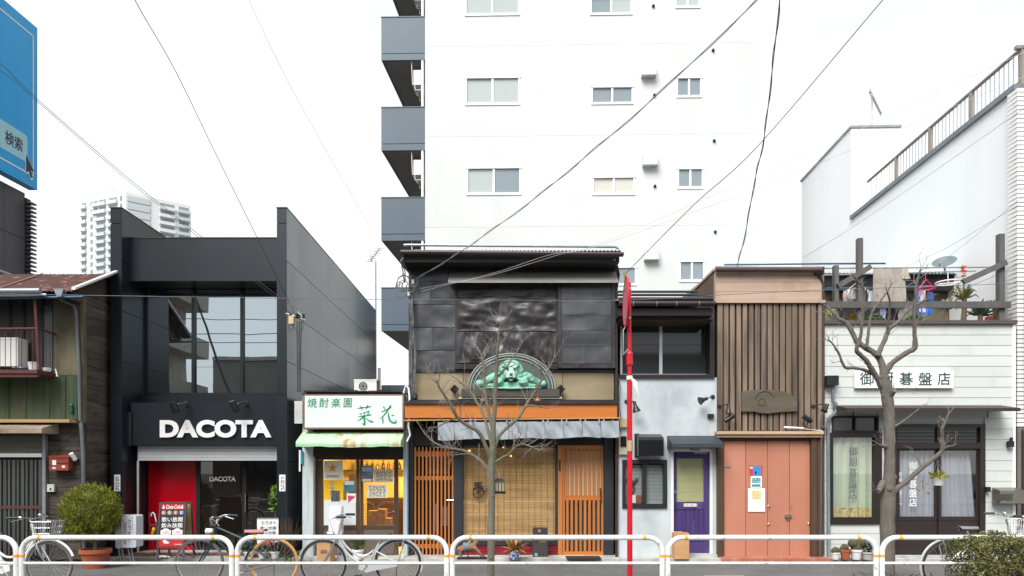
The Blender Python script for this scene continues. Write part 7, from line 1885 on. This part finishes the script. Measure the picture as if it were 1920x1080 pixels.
    part('kickstand', m_steel, lambda q: q.tube([(-wr+.02,.06,rw),(-wr+.06,.16,.005)],.009,6))
    if basket:
        def bk(q):
            x0,x1,z0,z1,y_ = sx+.10,sx+.36,z_bar-.27,z_bar-.03,.15
            def cr_(t): return (x0-.0*t, x1+.05*t-.05, y_*(.75+.25*t), z0+(z1-z0)*t)
            for t in (0,.33,.66,1.0):
                a,b_,w2_,z = cr_(t); q.tube([(a,-w2_,z),(b_,-w2_,z),(b_,w2_,z),(a,w2_,z),(a,-w2_,z)],.005 if t in (0,1.0) else .003,5)
            for k in range(9):
                f_ = k/8
                for (t0,t1) in ((0,1),):
                    a0,b0,w0,z_0 = cr_(0); a1,b1,w1,z_1 = cr_(1)
                    for s_ in (-1,1): q.tube([(a0+(b0-a0)*f_,s_*w0,z_0),(a1+(b1-a1)*f_,s_*w1,z_1)],.003,4)
                    q.tube([(b0,-w0+2*w0*f_,z_0),(b1,-w1+2*w1*f_,z_1)],.003,4); q.tube([(a0,-w0+2*w0*f_,z_0),(a1,-w1+2*w1*f_,z_1)],.003,4); q.tube([(a0+(b0-a0)*f_,-w0,z_0),(a0+(b0-a0)*f_,w0,z_0)],.003,4)
        part('basket', basket, bk)
    return r_
m_silverp = mat('silver_paint', (.62,.65,.66), rough=.25, metal=.4, var=.05); m_greenp = mat('dark_teal_paint', (.012,.035,.042), rough=.25, var=.1)
m_tanwall = mat('tan_tyre', (.55,.27,.06), rough=.7, var=.12); m_pinks = mat('faded_pink_vinyl', c(196,124,124), rough=.5, var=.12, scale=(9,9,9))
m_greytyre = mat('dusty_tyre', (.09,.09,.085), rough=.85)
Yk_ = 9.3
bicycle('white city bicycle with wire basket before the timber house', 9, 9.15, 1, .315, m_white, m_tyre, m_greytyre, m_black, step=True, basket=m_chrome, guard=m_white, bars='swept', z_bar=.93)
bicycle('dark teal bicycle with pink saddle and tan rear tyre', 455, 9.25, -1, .33, m_greenp, m_tanwall, m_greytyre, m_pinks, bars='up', z_saddle=.765, z_bar=.86, wf=.585, wr=.425, rack=False)
bicycle('silver step-through bicycle before the eatery', 689, 9.3, -1, .315, m_silverp, m_tyre, m_tyre, m_black, step=True, guard=m_silverp, bars='swept', z_saddle=.70, z_bar=.93, wf=.60, wr=.415, yaw=0.0)
bicycle('silver bicycle with white basket half hidden by the hedge', 1838, 8.9, 1, .33, m_silverp, m_tyre, m_tyre, mat('grey_saddle', (.16,.17,.18), rough=.35), step=True, basket=m_white, guard=m_alu, bars='swept', z_saddle=.84, z_bar=.97)

# ------------------------------------------------------------------ clipped hedge and ground plants
m_hedge = mat('hedge_leaf', (.085,.12,.025), (.18,.17,.045), rough=.6, scale=(7,7,7), var=.4, dirt=((.15,.08,.03),.6,(12,12,12),.58,.72))
hg = root('hedge','clipped olive-green hedge growing over the guard rail end','hedge',(PX(1900,7.9),7.9,0))
q = MB(); rr = random.Random(77)
def hedge_h(x): return .83+.03*math.sin(x*7)+.02*math.sin(x*17)
hx0, hx1 = PX(1797,7.85), PX(2080,7.85)
for k in range(34000):
    x_ = rr.uniform(hx0,hx1); y_ = rr.uniform(7.66,8.22); top_ = hedge_h(x_)
    z_ = rr.uniform(.05,1)**.7*top_
    edge_ = min((x_-hx0)/.12, 1.0); 
    if rr.random() > edge_+.25: continue
    # looser lower down, open patches
    if mnoise.noise((x_*5,y_*5,z_*5)) < -.12 and z_ < top_*.82: continue
    if z_ > top_-.1 and abs(y_-7.94) > .28-(z_-(top_-.1)): continue
    a = rr.uniform(0,6.28); el = rr.uniform(-.2,1.3); d_ = V(math.cos(a)*math.cos(el),math.sin(a)*math.cos(el),math.sin(el)); s_ = d_.orthogonal().normalized(); s_ = Matrix.Rotation(rr.uniform(0,6.3),3,d_) @ s_
    L = rr.uniform(.018,.042); c_ = V(x_,y_,z_); w_ = L*.28
    q.add([c_-d_*L*.5,c_+s_*w_,c_+d_*L*.5,c_-s_*w_],[(0,1,2,3)])
q.build('foliage', m_hedge, hg, kind='stuff')
q = MB()
for k in range(60):
    x_ = rr.uniform(hx0+.08,hx1); y_ = rr.uniform(7.8,8.1); q.tube([(x_,y_,0),(x_+rr.uniform(-.06,.06),y_,.3),(x_+rr.uniform(-.15,.15),y_+rr.uniform(-.1,.1),.75)],[.011,.008,.003],5,False)
q.build('stems', mat('hedge_stem', c(88,66,54), rough=.9), hg, kind='stuff')
gc = MB()
for k in range(90):
    x_ = PX(1664,8.8)+rr.gauss(.12,.32); y_ = 8.8+rr.uniform(-.25,.45); z_ = rr.uniform(.02,.2); a = rr.uniform(0,6.28)
    d_ = V(math.cos(a)*.9,math.sin(a)*.9,.35).normalized(); s_ = V(-math.sin(a),math.cos(a),0)*.014; c_ = V(x_,y_,z_); gc.add([c_,c_+d_*.09+s_,c_+d_*.2,c_+d_*.09-s_],[(0,1,2,3)])
gc.build('ground_cover', mat('dark_strappy_leaf', (.025,.03,.022), (.06,.035,.04), rough=.6, scale=(9,9,9)), kind='stuff', label='dark strappy leaves around the foot of the thick tree')
gc = MB()
for k in range(200):
    x_ = PX(560,11.85)+rr.uniform(-.25,.3); c_ = V(x_,11.7+rr.uniform(-.1,.12),rr.uniform(.01,.02)); a = rr.uniform(0,6.28); d_ = V(math.cos(a)*.5,math.sin(a)*.5,.8).normalized(); s_ = V(-math.sin(a),math.cos(a),0)*.006
    gc.add([c_-s_,c_+s_,c_+d_*rr.uniform(.05,.12)],[(0,1,2)])
gc.build('weeds', mat('weed_green', (.10,.18,.03), rough=.6, var=.3), kind='stuff', label='green weeds at the corner of the black shopfront')

# ------------------------------------------------------------------ potted plants before the black shopfront
tp = root('topiary_bush','round yellow-green conifer bush in a terracotta pot','plant',(PX(178,11.0),11.0,0))
pot('pot', m_terra, tp, (PX(179,11.0),11.0,0.0), .155,.215,.31)
q = MB(); q.lathe((PX(179,11),11,.285),[(.19,0),(.19,.006)],20); q.build('soil', m_soil, tp)
q = MB(); q.tube([(PX(179,11),11,.25),(PX(175,11),11,.6),(PX(170,11),11,1.0)],[.03,.026,.015],8); q.build('stem', m_bark, tp, smooth=True)
q = MB(); rr = random.Random(3); cb_ = V(PX(170,11),11,PZ(960,11))
for k in range(1300):      # upright fan sprays in clumps
    a = rr.uniform(0,6.28); zz = rr.uniform(-1,1); rad_ = math.sqrt(max(0,1-zz*zz))
    lump = 1+.05*math.sin(a*5+zz*4)+.05*math.sin(a*9-zz*6)
    ctr_ = cb_+V(.41*rad_*math.cos(a)*lump,.41*rad_*math.sin(a)*lump,.42*zz*lump)*rr.uniform(.78,1.0)-V(0,0,.03)
    for j in range(20):
        d_ = V(rr.gauss(0,.28)+.25*math.cos(a)*rad_,rr.gauss(0,.28)+.25*math.sin(a)*rad_,1).normalized(); p_ = ctr_+V(rr.gauss(0,.03),rr.gauss(0,.03),rr.gauss(0,.04)); s_ = d_.orthogonal().normalized(); s_ = Matrix.Rotation(rr.uniform(0,6.3),3,d_) @ s_; L = rr.uniform(.026,.055)
        q.add([p_-s_*.003,p_+s_*L*.16+d_*L*.5,p_+d_*L,p_-s_*L*.16+d_*L*.5],[(0,1,2,3)])
q.build('crown', mat('conifer_green', (.13,.17,.009), (.27,.28,.016), rough=.6, scale=(9,9,9), var=.5), tp, kind='stuff')
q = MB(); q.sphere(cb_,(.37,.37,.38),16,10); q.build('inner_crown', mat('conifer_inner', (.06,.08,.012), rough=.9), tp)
sp_ = root('leafy_plant','upright green plant in the corner beside the karaoke placard','plant',V(PX(517,12.2),12.2,.09))
q = MB(); leaves(q,V(PX(516,12.2),12.2,1.05),(.10,.1,.25),160,.13,51,aspect=4); q.build('foliage', mat('bright_leaf', (.12,.22,.03), rough=.5, var=.3, scale=(15,15,15)), sp_)
q = MB(); q.tube([V(PX(518,12.2),12.2,.1),V(PX(516,12.2),12.2,1.0)],.012,6); q.build('stem', m_bark, sp_); pot('pot', m_potw, sp_, (PX(518,12.2),12.2,.09), .06,.08,.12)
db = root('dry_shrub','leafless brown shrub beside the black shopfront fin','shrub',V(PX(541,11.85),11.85,0))
q = MB(); rr = random.Random(6)
for k in range(70):
    a = rr.uniform(0,6.28); sp1 = rr.uniform(.02,.25); hh = rr.uniform(.45,.82); b0 = V(PX(541,11.85)+rr.gauss(0,.03),11.8+rr.gauss(0,.03),.0)
    q.tube([b0,b0+V(math.cos(a)*sp1*.3,math.sin(a)*sp1*.3,hh*.45),b0+V(math.cos(a)*sp1*.8,math.sin(a)*sp1*.5,hh*.8),b0+V(math.cos(a)*sp1,math.sin(a)*sp1*.5,hh)],[.006,.004,.003,.001],4,False)
q.build('stems', mat('dry_stem', c(92,70,62), rough=.9), db)
for k,(xx,lb_,pm) in enumerate(((466,'cyclamen with pink bloom by the entrance, nearest the door','m_potw'),(492,'leafy cyclamen in a white pot under the placard',''),(516,'small plant in a white pot at the placard\'s foot',''))):
    r_ = root('potted_cyclamen',lb_,'plant',V(PX(xx,11.75),11.75,.06)); pot('pot', m_potw, r_, (PX(xx,11.75),11.75,.06), .05,.075,.12)
    q = MB(); leaves(q,V(PX(xx,11.75),11.75,.24),(.15,.1,.09),130,.07,60+k,aspect=1.3); q.build('foliage', mat('cyclamen_leaf%d'%k, (.035,.06,.03), (.10,.13,.08), rough=.5, scale=(25,25,25)), r_)
    if k < 2:
        q = MB(); leaves(q,V(PX(xx+(-12 if k==0 else 14),11.75),11.75,.36 if k==0 else .33),(.06 if k==0 else .16,.06,.04),40,.05,70+k,aspect=1.3); q.build('blossom', mat('pink_petal%d'%k, c(210,30,90), rough=.5), r_)

# ------------------------------------------------------------------ carved horse figure
hz = root('carved_horse','small carved wooden horse figure below the bamboo blind','statue',V(PX(885,11.75),11.75,.06))
def HP(x,y,dy=0.): return P(860+x/4.32, 820+y/4.32, 11.75+dy)
q = MB()
q.tube([HP(18,905),HP(50,895),HP(95,890),HP(125,880)],[.05,.075,.075,.06],12)
q.tube([HP(112,885),HP(135,860),HP(158,815),HP(172,795)],[.055,.045,.035,.03],12)
q.tube([HP(165,792),HP(185,800),HP(202,812)],[.032,.026,.018],10)
for dy in (-.035,.035):
    q.tube([HP(20,905,dy),HP(12,945,dy),HP(22,980,dy),HP(14,1008,dy)],[.042,.03,.018,.016],8)
    q.tube([HP(125,892,dy),HP(165,930,dy),HP(180,950,dy),(HP(160,985,dy) if dy<0 else HP(215,965,dy))],[.04,.028,.019,.013],8)
    q.tube([HP(172,790,dy*.5),HP(176,775,dy*.6)],[.012,.003],6)
q.tube([HP(10,885),HP(-8,905),HP(-14,950)],[.02,.018,.006],8)
horse = q.build('body', mat('carved_wood', c(176,134,108), c(128,92,72), rough=.7, scale=(10,10,10), var=.25), hz, smooth=True)
rm = horse.modifiers.new('remesh','REMESH'); rm.mode = 'VOXEL'; rm.voxel_size = .009; rm.use_smooth_shade = True
sm_ = horse.modifiers.new('smooth','SMOOTH'); sm_.iterations = 4; sm_.factor = .5
_vl.update(); hm = bpy.data.meshes.new_from_object(horse.evaluated_get(bpy.context.evaluated_depsgraph_get())); horse.modifiers.clear(); horse.data = hm
q = MB(); q.tube([HP(42,893),HP(62,890),HP(84,888)],[.079,.083,.080],12,False); q.build('saddle_cloth', mat('saddle_blue', c(112,126,132), rough=.7, var=.2, scale=(12,12,12)), hz, smooth=True)
q = MB(); q.tube([HP(36,855),HP(55,868),HP(75,866),HP(98,838)],[.02,.03,.03,.016],8); q.build('saddle', mat('saddle_taupe', c(140,132,124), rough=.6), hz, smooth=True)
q = MB(); q.tube([HP(140,850),HP(150,825),HP(160,800),HP(166,788)],[.012,.02,.02,.012],6); q.build('mane', mat('mane_brown', c(74,54,46), rough=.8), hz, smooth=True)
q = MB(); q.tube([HP(75,900),HP(75,1060)],.009,6); q.tube([HP(160,1035),HP(162,1068),HP(225,1066),HP(222,1040)],.007,5); q.build('stand', m_black, hz)
q = MB(); q.box((HP(-10,0).x,11.65,.061),(HP(230,0).x,11.85,.075)); q.build('base', m_black, hz)

# ------------------------------------------------------------------ small aerial on the skyline
an = root('tv_antenna','thin roof aerial on a pole beyond the dark grey side wall','antenna',P(704,735,20.5))
q = MB(); q.tube([P(705,735,20.5),P(704.5,490,20.5)],.022,6); q.build('mast', m_steel, an)
q = MB(); A,B = P(694,490,20.5),P(712,466,20.5); q.tube([A,B],.014,5)
for k in range(6):
    c_ = A+(B-A)*k/5; q.tube([c_+V(-.1,-.1,-.05),c_+V(.1,.1,.05)],.009,4)
q.tube([P(695,478,20.5),P(698,492,20.5)],.012,4); q.build('elements', m_steel, an)
sr = root('rear_roof','low flat roof with thin post between shopfront and tin house','building',(PX(740,18.5),18.5,0))
q = MB(); q.box((PX(715,18),18,0),(PX(765,18),20,PZ(722,18))); q.build('wall', mat('rear_grey', c(92,100,106), rough=.6), sr)
q = MB(); q.box((PX(709,18),17.95,PZ(735,18)),(PX(714,18),18.0,PZ(690,18))); q.build('post', m_white_wall, sr)

# ------------------------------------------------------------------ overhead wires
m_faint = mat('cable_pale', (.55,.57,.58), rough=.5)
def wire(label, pts, r, mt=m_cable, sag=0.0, n=14, twist=False):
    A = [P(*p) for p in pts]
    out = []
    if len(A) == 2:
        for k in range(n+1):
            t = k/n; out.append(A[0].lerp(A[1],t)-V(0,0,sag*4*t*(1-t)))
    else:
        tup = smooth_pts([tuple(a) for a in A], 6); out = [Vector(t) for t in tup]
    r *= .62
    q = MB(); q.tube(out,r,6)
    if twist:
        off = [p+V(.016*math.cos(i*1.1),0,.016*math.sin(i*1.1)) for i,p in enumerate(out)]; q.tube(off,r*.8,5)
    return q.build('overhead_wire', mt, label=label, cat='wire', smooth=True)
wire('dark wire slanting from upper left to the shopfront\'s cable bracket',[(172,-170,6.5),(253,0,7.5),(330,135,8.6),(420,320,10),(543,568,12)],.0075)
wire('faint wire crossing the sky to the aerial pole behind the shopfront',[(430,-100,12),(467,0,12.5),(560,190,14),(690,420,20)],.006,m_faint)
wire('twin cable from the billboard side down to the shopfront bracket, upper strand',[(-90,60,8.8),(0,119,9.2),(70,186,9.6),(272,360,10.8),(540,570,11.9)],.007)
wire('twin cable from the billboard side down to the shopfront bracket, lower strand',[(-90,72,8.9),(0,131,9.3),(72,192,9.7),(260,355,10.9),(537,574,11.9)],.006)
wire('thick twisted cable rising from the tin house corner to upper right',[(776,526,11.85),(840,487,11.2),(900,447,10.7),(1000,374,10),(1100,292,9.2),(1230,180,8.2),(1420,0,7.2),(1520,-100,6.6)],.009,m_cable_l,twist=True)
wire('heavy twisted cable hanging steeply from the top right of the frame',[(1382,499,13),(1397,440,12),(1415,340,11),(1432,262,10.2),(1447,140,9),(1462,0,8),(1472,-110,7.2)],.0105,twist=True)
wire('thin straight wire from the red sign pole to the upper right',[(1174,512,8.5),(1300,385,8),(1420,275,7.6),(1655,0,6.8),(1750,-110,6.4)],.007)
wire('thin blue-grey wire running level across every shopfront',[(-80,550,9.4),(300,556,9.6),(600,560,9.9),(960,563,10.2),(1172,563,10.3),(1350,553,10.2),(1560,543,10),(1780,536,9.8),(2000,527,9.6)],.007,mat('cable_bluegrey', (.10,.13,.16), rough=.5))
wire('pale paired wire low across the tin house front, upper strand',[(790,546,11.8),(925,512,11.2),(1030,478,10.8),(1120,459,10.4),(1420,330,9),(1500,295,8.6),(2000,60,7)],.0035,m_faint)
wire('pale paired wire low across the tin house front, lower strand',[(788,541,11.8),(920,516,11.2),(1060,474,10.7),(1125,460,10.4),(1440,345,9),(2000,110,7)],.0035,m_faint)
wire('faint wire crossing the white corner building, upper one',[(1505,484,13),(1600,425,12),(1725,340,11),(1920,203,9.5),(2010,140,9)],.005,m_cable_l)
wire('faint wire crossing the white corner building, lower one',[(1660,535,11.6),(1700,500,11.4),(1780,462,11),(1920,378,10.2),(2010,325,9.8)],.005,m_cable_l)
wire('dark wire passing behind the terrace aloe to the end post',[(1650,560,11.4),(1700,537,11.4),(1765,492,11.2),(1880,400,10.6),(2000,300,10)],.005,m_cable_l)
wire('thin wire running off the terrace\'s far end post',[(1810,540,11.9),(1880,511,11.6),(1920,490,11.4),(2010,450,11)],.006)
# cable brackets
kb1 = root('cable_bracket','bundle of cables, insulators and fuse box at the shopfront fin','cable bracket',P(562,600,11.95))
Yb_ = 11.9
q = MB(); q.rect(541,592,550,607,Yb_-.04,.08); q.build('fuse_box', mat('fuse_cream', c(206,180,140), rough=.5), kb1)
q = MB(); q.tube([P(536,588,Yb_),P(551,592,Yb_),P(572,600,Yb_)],.012,6); q.tube([P(558,585,Yb_),P(568,596,Yb_)],.02,6); q.build('crossbar', m_steel, kb1)
for xx in (545,556,561,569):
    q = MB(); q.lathe(P(xx,597,Yb_),[(.012,0),(.03,.02),(.018,.04),(.03,.06),(.012,.08)],10); q.build('insulator', m_blackmet, kb1, smooth=True)
q = MB()
for xx,x2,yb2 in ((557,558,735),(561,561,735),(564.5,563,735)): q.tube([P(xx,602,Yb_),P((xx+x2)/2,660,Yb_),P(x2,yb2,Yb_)],.012,6)
q.tube([P(549,605,Yb_),P(553,618,Yb_),P(560,624,Yb_),P(567,618,Yb_),P(569,598,Yb_)],.008,5); q.tube([P(540,610,Yb_),P(543,622,Yb_),P(548,618,Yb_),P(549,606,Yb_)],.006,5); q.tube([P(546,571,Yb_),P(549,580,Yb_),P(552,592,Yb_)],.006,5)
q.build('drop_cables', m_cable, kb1, smooth=True)
kb2 = root('cable_bracket','tangle of looped service cables on the tin house corner','cable bracket',P(770,530,11.9))
Yb_ = 11.82; rr = random.Random(14)
q = MB()
for k in range(9):
    cx_, cy_ = 758+rr.uniform(-5,22), 540+rr.uniform(-14,10); ra = rr.uniform(7,15)
    seq = [P(cx_+ra*math.cos(a*.6+k)*rr.uniform(.8,1.1),cy_+ra*1.1*math.sin(a*.6+k),Yb_-.02*k*.3) for a in range(9)]; q.tube(seq,.007,5)
for k in range(5):
    x0 = 765+k*2.2; q.tube([P(x0,545,Yb_),P(x0+rr.uniform(-4,6),600,Yb_),P(x0+rr.uniform(-3,7),660,Yb_),P(x0+rr.uniform(0,3),750,Yb_+.08)],.010,6)
for k in range(5): q.tube([P(753+rr.uniform(-3,3),490,11.6),P(757+rr.uniform(-6,6),510,11.7),P(762+rr.uniform(-5,5),530,Yb_)],.005,5)
q.build('cables', mat('cable_mixed', (.05,.055,.055), (.2,.2,.2), rough=.5, scale=(9,9,9)), kb2, smooth=True)
for xx,yy in ((766,556),(774,533)):
    q = MB(); q.lathe(P(xx,yy,Yb_-.02),[(.015,0),(.03,.02),(.018,.04),(.03,.06),(.01,.08)],10); q.build('insulator', m_white, kb2, smooth=True)
q = MB(); q.tube([P(752,490,11.55),P(756,484,11.5)],.02,6); q.build('clamp', m_steel, kb2)
q = MB(); q.lathe(P(778,750,11.85),[(.03,0),(.05,.03),(.04,.1),(.015,.12)],12); q.build('wall_vent', m_black, smooth=True, label='small black cowl on the tan band by the corner cables', cat='vent')
# eatery side plate
q = MB(); q.rect(561,845,567.5,870,11.96,.03); pq_ = q.build('shop_plate', mat('teal_plate', c(40,140,176), rough=.4), label='small teal and white plate on the eatery pillar', cat='sign')
q = MB(); q.rect(560.5,844,563.5,884,11.955,.003); q.build('edge', m_white, pq_)
q = MB(); q.rect(552,752,567,794,11.93,.04); q.build('bracket_board', mat('bracket_white', c(206,206,204), rough=.5), label='white bracket plate behind the eatery sign end', cat='bracket')
# ------------------------------------------------------------------ litter on the pavement
rr = random.Random(91)
lt_ = MB()
for k in range(150):
    x_, y_ = rr.uniform(-7.5,7.5), 11.75-abs(rr.gauss(0,.45)); a = rr.uniform(0,6.28); L = rr.uniform(.012,.032); d_ = V(math.cos(a),math.sin(a),rr.uniform(-.1,.3))*L; s_ = V(-math.sin(a),math.cos(a),rr.uniform(0,.3))*L*.5; c_ = V(x_,y_,.008+L*.2)
    lt_.add([c_-d_,c_+s_,c_+d_,c_-s_],[(0,1,2,3)])
lt_.build('fallen_leaves', mat('litter_leaf', (.26,.17,.09), (.42,.38,.32), rough=.8, scale=(4,4,4), var=.4), kind='stuff', label='scattered dry leaves and scraps along the pavement')
